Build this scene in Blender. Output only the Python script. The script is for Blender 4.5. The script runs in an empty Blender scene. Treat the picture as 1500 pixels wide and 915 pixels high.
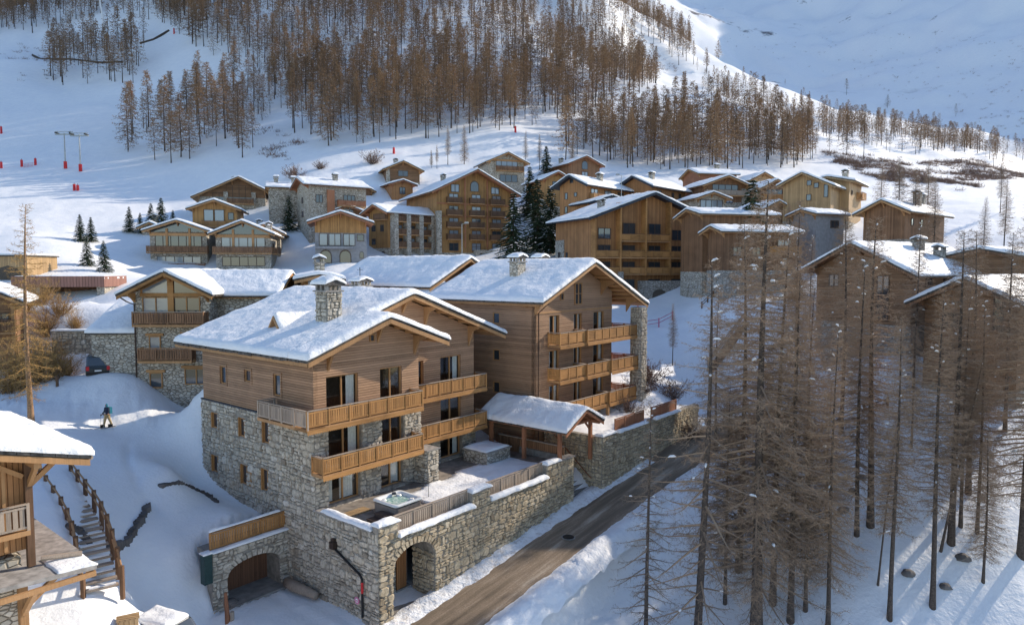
import bpy, math, random
import numpy as np
from mathutils import Vector, Matrix

# ------------------------------------------------------------------ camera, sky, sun, exposure
S = bpy.context.scene
COL = S.collection
CAM_Z = 17.0
PITCH = math.atan(62.5/1000.0)
cam_d = bpy.data.cameras.new('camera'); cam = bpy.data.objects.new('camera', cam_d); COL.objects.link(cam)
cam_d.lens = 24.0; cam_d.sensor_width = 36.0; cam_d.clip_end = 6000; cam_d.clip_start = 0.5
cam.location = (0, 0, CAM_Z); cam.rotation_euler = (math.pi/2 - PITCH, 0, 0)
S.camera = cam
SUN_AZ, SUN_EL = math.radians(56), math.radians(27)
sun_to = Vector((math.sin(SUN_AZ)*math.cos(SUN_EL), math.cos(SUN_AZ)*math.cos(SUN_EL), math.sin(SUN_EL)))
W = bpy.data.worlds.new('World'); S.world = W; W.use_nodes = True
wn = W.node_tree.nodes; wl = W.node_tree.links
sky = wn.new('ShaderNodeTexSky'); sky.sky_type = 'NISHITA'; sky.sun_disc = False
sky.sun_elevation = SUN_EL; sky.sun_rotation = SUN_AZ; sky.altitude = 1850; sky.air_density = 1.0; sky.dust_density = 1.0
wn['Background'].inputs[1].default_value = 0.15
wl.new(sky.outputs[0], wn['Background'].inputs[0])
sd = bpy.data.lights.new('sun', 'SUN'); sd.energy = 3.5; sd.angle = math.radians(0.55); sd.color = (1.0, 0.87, 0.70)
so = bpy.data.objects.new('sun', sd); COL.objects.link(so)
so.rotation_euler = (-sun_to).to_track_quat('-Z', 'Y').to_euler(); so.location = (60, 40, 90)
vs = S.view_settings; vs.view_transform = 'Standard'; vs.look = 'None'; vs.gamma = 1.0; vs.use_curve_mapping = False
vs.exposure = 0.72
S.cycles.max_bounces = 6; S.cycles.diffuse_bounces = 3; S.cycles.glossy_bounces = 3; S.cycles.transparent_max_bounces = 8
S.cycles.use_denoising = True

# ------------------------------------------------------------------ pixel <-> world (photo is 1500 x 915)
cp, sp = math.cos(PITCH), math.sin(PITCH)
def atY(px, py, Y):
    a = (px-750)/1000; b = -(py-457.5)/1000
    d = np.array([a, cp+b*sp, -sp+b*cp]); return np.array([0, 0, CAM_Z]) + d*(Y/d[1])
def proj(P):
    x, y, z = P[..., 0], P[..., 1], P[..., 2]-CAM_Z
    w = y*cp - z*sp; return 750+1000*x/w, 457.5-1000*(y*sp+z*cp)/w
AZ = math.radians(39.5)
UX = np.array([math.sin(AZ), math.cos(AZ), 0.]); VX = np.array([-math.cos(AZ), math.sin(AZ), 0.])
P0 = np.array([-12.325, 42.0, 0.0]); RZ_A = math.radians(50.5)
def uvw(u, v, z=0.): return P0 + UX*u + VX*v + np.array([0, 0, z])

# ------------------------------------------------------------------ noise
_rs = np.random.RandomState(5); _tab = _rs.rand(256, 256)
def vnoise(x, y):
    x = np.asarray(x, float); y = np.asarray(y, float)
    xi = np.floor(x).astype(int); yi = np.floor(y).astype(int); fx = x-xi; fy = y-yi
    fx = fx*fx*(3-2*fx); fy = fy*fy*(3-2*fy)
    g = lambda i, j: _tab[i & 255, j & 255]
    return (g(xi, yi)*(1-fx)+g(xi+1, yi)*fx)*(1-fy)+(g(xi, yi+1)*(1-fx)+g(xi+1, yi+1)*fx)*fy - .5
def fbm(x, y, o=3):
    s = 0; a = 1.
    for k in range(o): s = s + a*vnoise(x*2**k+17.3*k, y*2**k-9.1*k); a *= .5
    return s

# ------------------------------------------------------------------ mesh and object helpers
def link(o, parent=None):
    COL.objects.link(o)
    if parent is not None: o.parent = parent
    return o
def tag(o, label, cat, group=None):
    o['label'] = label; o['category'] = cat
    if group: o['group'] = group
    return o
def kind(o, k): o['kind'] = k; return o
def empty(name, loc, rz=0., label=None, cat=None, group=None):
    o = bpy.data.objects.new(name, None); link(o); o.location = [float(c) for c in loc]; o.rotation_euler = (0, 0, rz)
    o.empty_display_size = .3
    if label: tag(o, label, cat, group)
    return o
class MB:
    def __init__(s): s.v = []; s.f = []; s.M = None
    def add(s, vs, fs):
        n = len(s.v)
        if s.M is not None: vs = [tuple(s.M @ Vector(p)) for p in vs]
        s.v += [tuple(p) for p in vs]; s.f += [tuple(i+n for i in f) for f in fs]; return s
    def box(s, x0, x1, y0, y1, z0, z1):
        return s.add([(x0,y0,z0),(x1,y0,z0),(x1,y1,z0),(x0,y1,z0),(x0,y0,z1),(x1,y0,z1),(x1,y1,z1),(x0,y1,z1)],
                     [(0,3,2,1),(4,5,6,7),(0,1,5,4),(1,2,6,5),(2,3,7,6),(3,0,4,7)])
    def beam(s, a, b, w, h, up=(0,0,1)):
        a = Vector(a); b = Vector(b); d = (b-a).normalized(); up = Vector(up)
        if abs(d.dot(up)) > .98: up = Vector((0,1,0))
        x = d.cross(up).normalized()*(w/2); y = x.cross(d).normalized()*(h/2)
        q = [a-x-y, a+x-y, a+x+y, a-x+y, b-x-y, b+x-y, b+x+y, b-x+y]
        return s.add([tuple(p) for p in q], [(0,3,2,1),(4,5,6,7),(0,1,5,4),(1,2,6,5),(2,3,7,6),(3,0,4,7)])
    def prism(s, poly, y0, y1, ax='y'):
        n = len(poly)
        P = (lambda a, b, c: (a, c, b)) if ax == 'y' else ((lambda a, b, c: (c, a, b)) if ax == 'x' else (lambda a, b, c: (a, b, c)))
        vs = [P(a, b, y0) for a, b in poly]+[P(a, b, y1) for a, b in poly]
        fs = [tuple(range(n)), tuple(range(2*n-1, n-1, -1))]+[(i, n+i, n+(i+1) % n, (i+1) % n) for i in range(n)]
        return s.add(vs, fs)
    def tube(s, pts, rad, n=6, cap=True):
        pts = [Vector(p) for p in pts]; m = len(pts)
        if not hasattr(rad, '__len__'): rad = [rad]*m
        vs = []
        for i, p in enumerate(pts):
            d = (pts[min(i+1, m-1)]-pts[max(i-1, 0)]).normalized()
            a = d.cross(Vector((0,0,1)))
            if a.length < .05: a = d.cross(Vector((1,0,0)))
            a.normalize(); b = d.cross(a)
            for k in range(n):
                t = 2*math.pi*k/n; vs.append(tuple(p+(a*math.cos(t)+b*math.sin(t))*rad[i]))
        fs = [(i*n+k, i*n+(k+1) % n, (i+1)*n+(k+1) % n, (i+1)*n+k) for i in range(m-1) for k in range(n)]
        if cap: fs += [tuple(range(n-1, -1, -1)), tuple(range((m-1)*n, m*n))]
        return s.add(vs, fs)
    def mesh(s, name, mat=None, smooth=False):
        me = bpy.data.meshes.new(name); me.from_pydata(s.v, [], s.f)
        if mat: me.materials.append(mat)
        if smooth: me.polygons.foreach_set('use_smooth', [True]*len(me.polygons))
        me.update(); return me
    def build(s, name, mat, parent=None, smooth=False):
        return link(bpy.data.objects.new(name, s.mesh(name, mat, smooth)), parent)
def np_mesh(name, V, Fs, mat, smooth=True):
    """V (n,3); Fs list of int arrays (k,3) or (k,4)"""
    me = bpy.data.meshes.new(name); V = np.asarray(V, np.float32)
    me.vertices.add(len(V)); me.vertices.foreach_set('co', V.ravel())
    li = np.concatenate([f.ravel() for f in Fs]); cnt = np.concatenate([np.full(len(f), f.shape[1]) for f in Fs])
    st = np.concatenate([[0], np.cumsum(cnt)[:-1]])
    me.loops.add(len(li)); me.loops.foreach_set('vertex_index', li.astype(np.int32))
    me.polygons.add(len(cnt)); me.polygons.foreach_set('loop_start', st.astype(np.int32))
    me.polygons.foreach_set('use_smooth', np.full(len(cnt), smooth))
    me.materials.append(mat); me.update(calc_edges=True); return me
def inst(name, me, parent=None, M=None, loc=None):
    o = bpy.data.objects.new(name, me); link(o, parent)
    if M is not None: o.matrix_local = M
    if loc is not None: o.location = loc
    return o
def frame_mat(o, x, n):
    """wall frame: X along the wall, Y outward, Z up"""
    x = Vector(x); n = Vector(n); z = Vector((0,0,1))
    return Matrix(((x.x, n.x, 0, o[0]), (x.y, n.y, 0, o[1]), (0, 0, 1, o[2]), (0,0,0,1)))
# ------------------------------------------------------------------ materials
def nmat(name):
    m = bpy.data.materials.new(name); m.use_nodes = True; nt = m.node_tree
    return m, nt, nt.nodes['Principled BSDF']
def N(nt, t, **kw):
    n = nt.nodes.new('ShaderNode'+t)
    for k, v in kw.items():
        if k.startswith('i_'): n.inputs[k[2:].replace('_', ' ')].default_value = v
        else: setattr(n, k, v)
    return n
def ramp(nt, fac, stops, interp='LINEAR'):
    r = N(nt, 'ValToRGB'); r.color_ramp.interpolation = interp; el = r.color_ramp.elements
    while len(el) < len(stops): el.new(.5)
    for e, (p, c) in zip(el, stops): e.position = p; e.color = (*c, 1)
    nt.links.new(fac, r.inputs[0]); return r
def objco(nt, scale=(1,1,1)):
    tc = N(nt, 'TexCoord'); mp = N(nt, 'Mapping'); mp.inputs['Scale'].default_value = scale
    nt.links.new(tc.outputs['Object'], mp.inputs[0]); return mp.outputs[0]
def worldco(nt, scale=(1,1,1)):
    g = N(nt, 'NewGeometry'); mp = N(nt, 'Mapping'); mp.inputs['Scale'].default_value = scale
    nt.links.new(g.outputs['Position'], mp.inputs[0]); return mp.outputs[0]
def bump(nt, b, h, strength, dist):
    bp = N(nt, 'Bump'); bp.inputs['Strength'].default_value = strength; bp.inputs['Distance'].default_value = dist
    nt.links.new(h, bp.inputs['Height']); nt.links.new(bp.outputs[0], b.inputs['Normal'])
def plain(name, col, rough=.7, metal=0., vary=.25, scale=6., spec=.3):
    m, nt, b = nmat(name)
    no = N(nt, 'TexNoise'); no.inputs['Scale'].default_value = scale; no.inputs['Detail'].default_value = 4
    nt.links.new(objco(nt), no.inputs[0])
    r = ramp(nt, no.outputs[0], [(.3, tuple(c*(1-vary) for c in col)), (.7, tuple(min(1, c*(1+vary)) for c in col))])
    nt.links.new(r.outputs[0], b.inputs['Base Color']); b.inputs['Roughness'].default_value = rough
    b.inputs['Metallic'].default_value = metal; b.inputs['Specular IOR Level'].default_value = spec
    return m
def wood(name, col, board=None, axis='z', rough=.65, vary=.3):
    """weathered timber; board = visible board width along the axis"""
    m, nt, b = nmat(name); L = nt.links
    sc = {'z': (1.2, 1.2, 22), 'x': (22, 22, 1.2)}[axis]
    gr = N(nt, 'TexNoise'); gr.inputs['Scale'].default_value = 1.; gr.inputs['Detail'].default_value = 5
    L.new(objco(nt, sc), gr.inputs[0])
    big = N(nt, 'TexNoise'); big.inputs['Scale'].default_value = .6; big.inputs['Detail'].default_value = 4
    L.new(objco(nt), big.inputs[0])
    mx = N(nt, 'Math', operation='ADD'); L.new(gr.outputs[0], mx.inputs[0]); L.new(big.outputs[0], mx.inputs[1])
    fac = N(nt, 'Math', operation='MULTIPLY'); fac.inputs[1].default_value = .5; L.new(mx.outputs[0], fac.inputs[0])
    oi = N(nt, 'ObjectInfo'); ov = N(nt, 'Math', operation='MULTIPLY_ADD'); ov.inputs[1].default_value = .22; L.new(oi.outputs['Random'], ov.inputs[0]); L.new(fac.outputs[0], ov.inputs[2])
    os_ = N(nt, 'Math', operation='SUBTRACT'); os_.inputs[1].default_value = .11; L.new(ov.outputs[0], os_.inputs[0]); last = os_.outputs[0]
    if board:
        sx = N(nt, 'SeparateXYZ'); L.new(objco(nt), sx.inputs[0])
        if axis == 'z': src = sx.outputs[2]
        else:
            a = N(nt, 'Math', operation='ADD'); L.new(sx.outputs[0], a.inputs[0]); L.new(sx.outputs[1], a.inputs[1]); src = a.outputs[0]
        dv = N(nt, 'Math', operation='DIVIDE'); dv.inputs[1].default_value = board; L.new(src, dv.inputs[0])
        fl = N(nt, 'Math', operation='FLOOR'); L.new(dv.outputs[0], fl.inputs[0])
        wn_ = N(nt, 'TexWhiteNoise', noise_dimensions='1D'); L.new(fl.outputs[0], wn_.inputs['W'])
        m2 = N(nt, 'Math', operation='MULTIPLY_ADD'); m2.inputs[1].default_value = .3; L.new(wn_.outputs[0], m2.inputs[0])
        m3 = N(nt, 'Math', operation='SUBTRACT'); m3.inputs[1].default_value = .15; L.new(last, m2.inputs[2]); L.new(m2.outputs[0], m3.inputs[0]); last = m3.outputs[0]
        fr = N(nt, 'Math', operation='FRACT'); L.new(dv.outputs[0], fr.inputs[0])
        sm = N(nt, 'MapRange'); sm.inputs['From Max'].default_value = .16; L.new(fr.outputs[0], sm.inputs[0])
        bump(nt, b, sm.outputs[0], 1.0, board*.28)
    r = ramp(nt, last, [(.28, tuple(c*(1-vary*1.3) for c in col)), (.5, col), (.74, tuple(min(1, c*(1+vary)) for c in col))])
    if board:
        mm = N(nt, 'Mix', data_type='RGBA', blend_type='MULTIPLY'); mm.inputs[0].default_value = 1
        gcol = ramp(nt, sm.outputs[0], [(0, (.35,.3,.27)), (.9, (1,1,1))])
        L.new(r.outputs[0], mm.inputs[6]); L.new(gcol.outputs[0], mm.inputs[7]); L.new(mm.outputs[2], b.inputs['Base Color'])
    else: L.new(r.outputs[0], b.inputs['Base Color'])
    b.inputs['Roughness'].default_value = rough; b.inputs['Specular IOR Level'].default_value = .25
    return m
def snow_mat(name, amp=1., big=.12, dirt=0.):
    m, nt, b = nmat(name); L = nt.links
    n1 = N(nt, 'TexNoise'); n1.inputs['Scale'].default_value = .9; n1.inputs['Detail'].default_value = 5; n1.inputs['Roughness'].default_value = .55
    L.new(worldco(nt), n1.inputs[0])
    n2 = N(nt, 'TexNoise'); n2.inputs['Scale'].default_value = 7; n2.inputs['Detail'].default_value = 3; L.new(worldco(nt), n2.inputs[0])
    ad = N(nt, 'Math', operation='MULTIPLY_ADD'); ad.inputs[1].default_value = .12; L.new(n2.outputs[0], ad.inputs[0]); L.new(n1.outputs[0], ad.inputs[2])
    bump(nt, b, ad.outputs[0], .55*amp, big*3)
    r = ramp(nt, n1.outputs[0], [(.3, (.80,.82,.85)), (.7, (.87,.88,.89))])
    out = r.outputs[0]
    if dirt:
        n3 = N(nt, 'TexNoise'); n3.inputs['Scale'].default_value = 2.2; n3.inputs['Detail'].default_value = 8; n3.inputs['Roughness'].default_value = .7
        L.new(worldco(nt), n3.inputs[0])
        k = ramp(nt, n3.outputs[0], [(.5, (0,0,0)), (.72, (dirt,)*3)])
        mx = N(nt, 'Mix', data_type='RGBA'); mx.inputs[7].default_value = (.33,.27,.21,1)
        L.new(k.outputs[0], mx.inputs[0]); L.new(out, mx.inputs[6]); out = mx.outputs[2]
    L.new(out, b.inputs['Base Color']); b.inputs['Roughness'].default_value = .6; b.inputs['Specular IOR Level'].default_value = .2
    return m
STONE_STOPS = [(0, (.30,.26,.21)), (.2, (.54,.50,.43)), (.4, (.42,.385,.33)), (.6, (.60,.555,.475)), (.8, (.49,.43,.345)), (1, (.66,.625,.56))]
def stone_piece_mat(name, tint=(1,1,1)):
    """one colour for each built stone"""
    m, nt, b = nmat(name); L = nt.links
    g = N(nt, 'NewGeometry'); oi = N(nt, 'ObjectInfo')
    a = N(nt, 'Math', operation='ADD'); L.new(g.outputs['Random Per Island'], a.inputs[0]); L.new(oi.outputs['Random'], a.inputs[1])
    f = N(nt, 'Math', operation='FRACT'); L.new(a.outputs[0], f.inputs[0])
    r = ramp(nt, f.outputs[0], [(p, tuple(x*y for x, y in zip(c, tint))) for p, c in STONE_STOPS])
    no = N(nt, 'TexNoise'); no.inputs['Scale'].default_value = 5; no.inputs['Detail'].default_value = 6; no.inputs['Roughness'].default_value = .65
    L.new(worldco(nt), no.inputs[0])
    sh = ramp(nt, no.outputs[0], [(.3, (.55,.53,.5)), (.65, (1.15,1.13,1.1))])
    mx = N(nt, 'Mix', data_type='RGBA', blend_type='MULTIPLY'); mx.inputs[0].default_value = 1
    L.new(r.outputs[0], mx.inputs[6]); L.new(sh.outputs[0], mx.inputs[7]); L.new(mx.outputs[2], b.inputs['Base Color'])
    bump(nt, b, no.outputs[0], .5, .06); b.inputs['Roughness'].default_value = .9; b.inputs['Specular IOR Level'].default_value = .15
    return m
def stone_far_mat(name, tint=(1,1,1), sc=2.6):
    m, nt, b = nmat(name); L = nt.links
    co = objco(nt, (sc, sc, sc*1.7))
    v1 = N(nt, 'TexVoronoi'); v1.inputs['Scale'].default_value = 1; L.new(co, v1.inputs[0])
    v2 = N(nt, 'TexVoronoi', feature='DISTANCE_TO_EDGE'); v2.inputs['Scale'].default_value = 1; L.new(co, v2.inputs[0])
    sx = N(nt, 'SeparateColor'); L.new(v1.outputs['Color'], sx.inputs[0])
    r = ramp(nt, sx.outputs[0], [(p, tuple(x*y for x, y in zip(c, tint))) for p, c in STONE_STOPS])
    e = ramp(nt, v2.outputs['Distance'], [(.02, (.42,.40,.37)), (.11, (1,1,1))])
    mx = N(nt, 'Mix', data_type='RGBA', blend_type='MULTIPLY'); mx.inputs[0].default_value = 1
    L.new(r.outputs[0], mx.inputs[6]); L.new(e.outputs[0], mx.inputs[7]); L.new(mx.outputs[2], b.inputs['Base Color'])
    e2 = ramp(nt, v2.outputs['Distance'], [(.0, (0,0,0)), (.15, (1,1,1))])
    bump(nt, b, e2.outputs[0], .8, .07); b.inputs['Roughness'].default_value = .9; b.inputs['Specular IOR Level'].default_value = .15
    return m
def foliage(name, c0, c1, rough=.8):
    m, nt, b = nmat(name); L = nt.links
    g = N(nt, 'NewGeometry'); oi = N(nt, 'ObjectInfo')
    no = N(nt, 'TexNoise'); no.inputs['Scale'].default_value = .045; no.inputs['Detail'].default_value = 3; L.new(worldco(nt), no.inputs[0])
    a = N(nt, 'Math', operation='MULTIPLY_ADD'); a.inputs[1].default_value = .35; L.new(g.outputs['Random Per Island'], a.inputs[0]); L.new(no.outputs[0], a.inputs[2])
    a2 = N(nt, 'Math', operation='MULTIPLY_ADD'); a2.inputs[1].default_value = .3; L.new(oi.outputs['Random'], a2.inputs[0]); L.new(a.outputs[0], a2.inputs[2])
    r = ramp(nt, a2.outputs[0], [(.45, c0), (1., c1)])
    L.new(r.outputs[0], b.inputs['Base Color']); b.inputs['Roughness'].default_value = rough; b.inputs['Specular IOR Level'].default_value = .1
    return m
def glass_mat(name, tint=(.035,.045,.055), rough=.06):
    m, nt, b = nmat(name)
    b.inputs['Base Color'].default_value = (*tint, 1); b.inputs['Roughness'].default_value = rough
    b.inputs['Specular IOR Level'].default_value = .9; b.inputs['IOR'].default_value = 1.6
    return m
def clear_glass(name):
    m, nt, b = nmat(name); L = nt.links
    tr = N(nt, 'BsdfTransparent'); tr.inputs[0].default_value = (.93,.95,.95,1)
    gl = N(nt, 'BsdfGlossy'); gl.inputs['Roughness'].default_value = .03
    lw = N(nt, 'LayerWeight'); lw.inputs[0].default_value = .5; rf = ramp(nt, lw.outputs['Facing'], [(0, (.10,)*3), (.55, (.20,)*3), (1, (.95,)*3)])
    mx = N(nt, 'MixShader'); L.new(rf.outputs[0], mx.inputs[0]); L.new(tr.outputs[0], mx.inputs[1]); L.new(gl.outputs[0], mx.inputs[2])
    L.new(mx.outputs[0], nt.nodes['Material Output'].inputs[0]); return m
M = {}
M['snow'] = snow_mat('snow', 1., .12)
M['snow_roof'] = snow_mat('snow_roof', 1.0, .13)
M['snow_dirty'] = snow_mat('snow_dirty', 1.3, .16, .75)
M['clad'] = wood('larch_cladding', (.40,.245,.15), .17, 'z', vary=.22)
M['clad_dark'] = wood('aged_cladding', (.27,.155,.085), .17, 'z', vary=.3)
M['gold'] = wood('golden_larch', (.40,.205,.075), None, 'z', vary=.38)
M['gold_v'] = wood('golden_boards', (.40,.22,.085), .2, 'x', vary=.28)
M['orange_v'] = wood('orange_boards', (.40,.20,.085), .2, 'x', vary=.25)
M['honey_v'] = wood('honey_boards', (.47,.31,.16), .22, 'x', vary=.2)
M['brown_v'] = wood('brown_boards', (.24,.13,.07), .2, 'x', vary=.3)
M['beam'] = wood('beam_wood', (.40,.225,.105), None, 'x', vary=.28)
M['beam_dark'] = wood('dark_beam', (.15,.085,.05), None, 'x', vary=.3)
M['rail_grey'] = wood('grey_rail', (.36,.29,.23), None, 'x', vary=.3)
M['red_beam'] = wood('reddish_beam', (.34,.15,.08), None, 'x', vary=.3)
M['door'] = wood('door_wood', (.36,.17,.07), .14, 'x', vary=.25)
M['garage'] = wood('garage_wood', (.17,.085,.05), .16, 'x', vary=.25)
M['frame'] = wood('window_frame', (.40,.215,.09), None, 'x', vary=.2)
M['frame_dark'] = plain('dark_frame', (.09,.06,.045), .6)
M['stone'] = stone_piece_mat('rubble_stone')
M['stone_warm'] = stone_piece_mat('rubble_stone_warm', (1.0,.93,.80))
M['mortar'] = plain('mortar', (.27,.245,.21), .95, vary=.3, scale=3)
M['stone_far'] = stone_far_mat('stone_masonry')
M['stone_grey'] = stone_far_mat('grey_masonry', (.82,.84,.88))
M['cap'] = plain('coping_stone', (.30,.28,.26), .9, vary=.35, scale=3)
M['lauze'] = plain('stone_slate', (.085,.078,.072), .85, vary=.5, scale=4)
M['blue_metal'] = plain('blue_black_fascia', (.022,.032,.05), .45, vary=.2)
M['render_grey'] = plain('grey_render', (.25,.255,.27), .9, vary=.15, scale=2)
M['concrete'] = plain('concrete', (.27,.255,.235), .9, vary=.25, scale=2)
M['glass'] = glass_mat('window_glass')
M['glass_sky'] = glass_mat('window_glass_sky_tint', (.22,.26,.30), .08)  # sky reflection put into the pane's base colour
M['clear'] = clear_glass('clear_glass')
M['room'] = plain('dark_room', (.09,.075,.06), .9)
M['curtain'] = plain('curtain', (.78,.78,.73), .9, vary=.1)
M['metal_dark'] = plain('dark_metal', (.03,.03,.032), .45, .6, vary=.2)
M['metal'] = plain('galvanised_metal', (.30,.32,.33), .45, .7, vary=.2)
M['copper'] = plain('downpipe_metal', (.08,.055,.045), .5, .6, vary=.2)
M['bark'] = plain('larch_bark', (.085,.068,.058), .95, vary=.45, scale=9)
M['bark_far'] = plain('far_bark', (.075,.062,.055), .95, vary=.3, scale=2)
M['bark_orange'] = plain('orange_bark', (.27,.17,.10), .95, vary=.4, scale=9)  # orange bark of the lone left larch and the golden bushes
M['twig'] = foliage('larch_twigs', (.18,.14,.11), (.40,.285,.195))
M['twig_gold'] = foliage('golden_twigs', (.20,.13,.06), (.42,.26,.10))
M['twig_far'] = foliage('far_larch_twigs', (.135,.096,.07), (.35,.225,.13))
M['brush'] = foliage('brush_twigs', (.11,.08,.07), (.24,.155,.115))
M['spruce'] = foliage('spruce_needles', (.018,.03,.022), (.055,.075,.04))
M['red'] = plain('red_pad', (.55,.03,.035), .6, vary=.15)
M['rock'] = plain('rock', (.13,.12,.115), .95, vary=.5, scale=1.)
# ------------------------------------------------------------------ terrain: thin plate through points read off the ground
CP = []   # (x/y, ln y, (z-CAM_Z)/y)
def cpx(px, py, Y):
    P = atY(px, py, Y); CP.append((P[0]/P[1], math.log(P[1]), (P[2]-CAM_Z)/P[1]))
def cpw(P): CP.append((P[0]/P[1], math.log(P[1]), (P[2]-CAM_Z)/P[1]))
for a in [ # foreground left
 (0,1060,25),(60,935,30.5),(110,905,32),(150,868,34),(100,780,37),(90,705,42),(20,690,43),(0,620,49),(158,627,52.3),(60,650,47.5),(290,608,56),(250,690,47),
 (230,745,44),(200,830,39),(265,820,40.5),(240,900,37.6),(150,905,32.6),(300,905,39.3),(-300,620,48),(-300,900,28),(-300,1100,20),(750,1600,16),(400,1500,17),(1200,1600,16),
 (60,600,52),(200,552,58.5),(300,568,55),(148,547,60.5),(80,548,61),(30,580,55),(20,490,67),
 (120,452,77),(170,420,86),(215,396,112),(100,362,110),(30,350,112),(100,300,150),(100,240,190),(0,240,190),(0,110,290),(100,130,280),
 (150,62,340),(50,28,390),(0,38,380),(50,75,700),(-100,90,700),(-300,400,100),(-300,200,240),(-300,60,400),
 (200,200,215),(250,222,200),(350,232,190),(480,218,190),(440,268,160),(560,238,178),(640,208,200),(740,196,210),(830,180,235),
 (340,324,142),(300,326,142),(330,285,168),(200,347,127),(250,343,129),(600,262,170),(300,110,270),(300,10,340),(200,40,340),(500,100,275),(500,0,345),(650,100,285),(700,15,360),(800,100,305),(800,0,420),(880,100,345),(900,20,430),
 # village
 (300,392,118),(420,388,122),(490,386,118),(650,374,140),(760,366,142),(860,335,150),(780,300,165),(1000,292,165),(1080,332,132),(1100,272,185),(1000,238,215),(900,222,225),(1150,218,265),
 (920,428,113),(830,420,110),(1000,452,100),(1000,485,92),(960,545,80),(1000,600,75),(1060,560,82),(720,420,95),(560,430,90),(450,440,75),
 # right
 (1090,425,100),(1150,435,96),(1200,362,112),(1200,312,142),(1300,332,122),(1400,332,118),(1500,305,130),(1450,290,165),(1500,268,235),
 (1210,222,270),(1300,262,220),(1400,292,180),(1500,250,310),(1100,182,330),(1440,232,350),(1300,202,345),(1000,135,350),(1090,162,322),(930,85,410),(920,66,430),(1020,95,450),
 (1060,110,740),(1110,120,690),(1200,150,560),(1350,180,480),(1490,212,420),(1000,20,1250),(1200,80,800),(1400,110,620),(1200,0,1050),(1000,-70,1700),(1500,20,680),(1500,-80,900),(1200,-110,1500),(750,-160,900),(500,-110,520),(300,-70,500),(1500,-180,1500),(1000,-190,2500),(1500,-220,2400),
 (1250,482,82),(1210,512,72),(1320,525,66),(1200,548,66),(1400,588,57),(1500,600,54),(1250,625,57),(1370,670,50.5),(1310,790,44),(1275,860,41),(1450,800,42.5),(950,905,42.5),(1100,905,41.5),(1250,915,39.5),(1400,915,38.5),(1100,760,49),(1060,690,57),(1180,690,53),(1040,436,99),(1110,440,92),(88,484,66.4),(172,488,66.8),(88,547,64.2),(174,547,64.6),(50,486,67),
 (1800,560,60),(1800,310,150),(1800,250,330),(1800,20,560),(1800,-150,1000),(1800,900,41)]: cpx(*a)
for a in [(-2.5,5,.35),(-.6,9,.5),(-3.2,9,1.1),(-1,13.6,1.2),(8,-3,-3.4),(8,6,.5),(8,17,5.5),(-1,-7,-3.5),(-3,-3,-3.5),(-3,1.5,-3.5),
          (1,-9,-3.5),(19,-9,-1.45),(40,-9,.8),(1,-14.5,-4.3),(19,-15,-2.9),(40,-15.5,-.4),(28,4,3.2),(28,-4,1.5),(42,-3,3.6)]: cpw(uvw(*a))
CP = np.array(CP)
def _k(r2): return np.where(r2 > 1e-12, r2*np.log(r2+1e-12), 0.)
def _tps():
    n = len(CP); A = np.zeros((n+3, n+3)); d2 = ((CP[:, None, :2]-CP[None, :, :2])**2).sum(-1)
    A[:n, :n] = _k(d2)+np.eye(n)*3e-5; A[:n, n] = 1; A[:n, n+1:] = CP[:, :2]; A[n, :n] = 1; A[n+1:, :n] = CP[:, :2].T
    return np.linalg.solve(A, np.concatenate([CP[:, 2], [0, 0, 0]]))
TW = _tps()
def smooth01(t): t = np.clip(t, 0, 1); return t*t*(3-2*t)
ROAD = [(-14,-8.6,-5.0),(-4,-8.7,-3.95),(2,-8.8,-3.45),(19,-8.8,-1.45),(30,-9.2,-.2),(40,-10.2,.9),(47,-13,1.7),(53,-18.5,2.4),(57,-26,3.0),(60,-36,3.6)]   # centre line in house axes
def _curve(pts, k=8):
    P = np.array(pts, float); out = []
    for i in range(len(P)-1):
        p0, p1, p2, p3 = P[max(i-1, 0)], P[i], P[i+1], P[min(i+2, len(P)-1)]
        for t in np.arange(k)/k:
            out.append(.5*((2*p1)+(p2-p0)*t+(2*p0-5*p1+4*p2-p3)*t*t+(3*p1-p0-3*p2+p3)*t**3))
    out.append(P[-1]); return np.array(out)
RC = _curve(ROAD); ROADW = np.array([uvw(*p) for p in RC])
def road_near(X, Y):
    sh = np.shape(X); X = np.ravel(X); Y = np.ravel(Y); best = np.full(X.shape, 1e9); bz = np.zeros(X.shape)
    for a, b in zip(ROADW[:-1], ROADW[1:]):
        d = b-a; L2 = d[0]**2+d[1]**2; t = np.clip(((X-a[0])*d[0]+(Y-a[1])*d[1])/L2, 0, 1)
        q = np.hypot(X-a[0]-t*d[0], Y-a[1]-t*d[1]); m = q < best; best[m] = q[m]; bz[m] = (a[2]+t*d[2])[m]
    return best.reshape(sh), bz.reshape(sh)
TRAIL = [(-28.6, 50.2), (-27.2, 47.5), (-25.4, 45.4), (-23.6, 44.0)]
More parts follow.
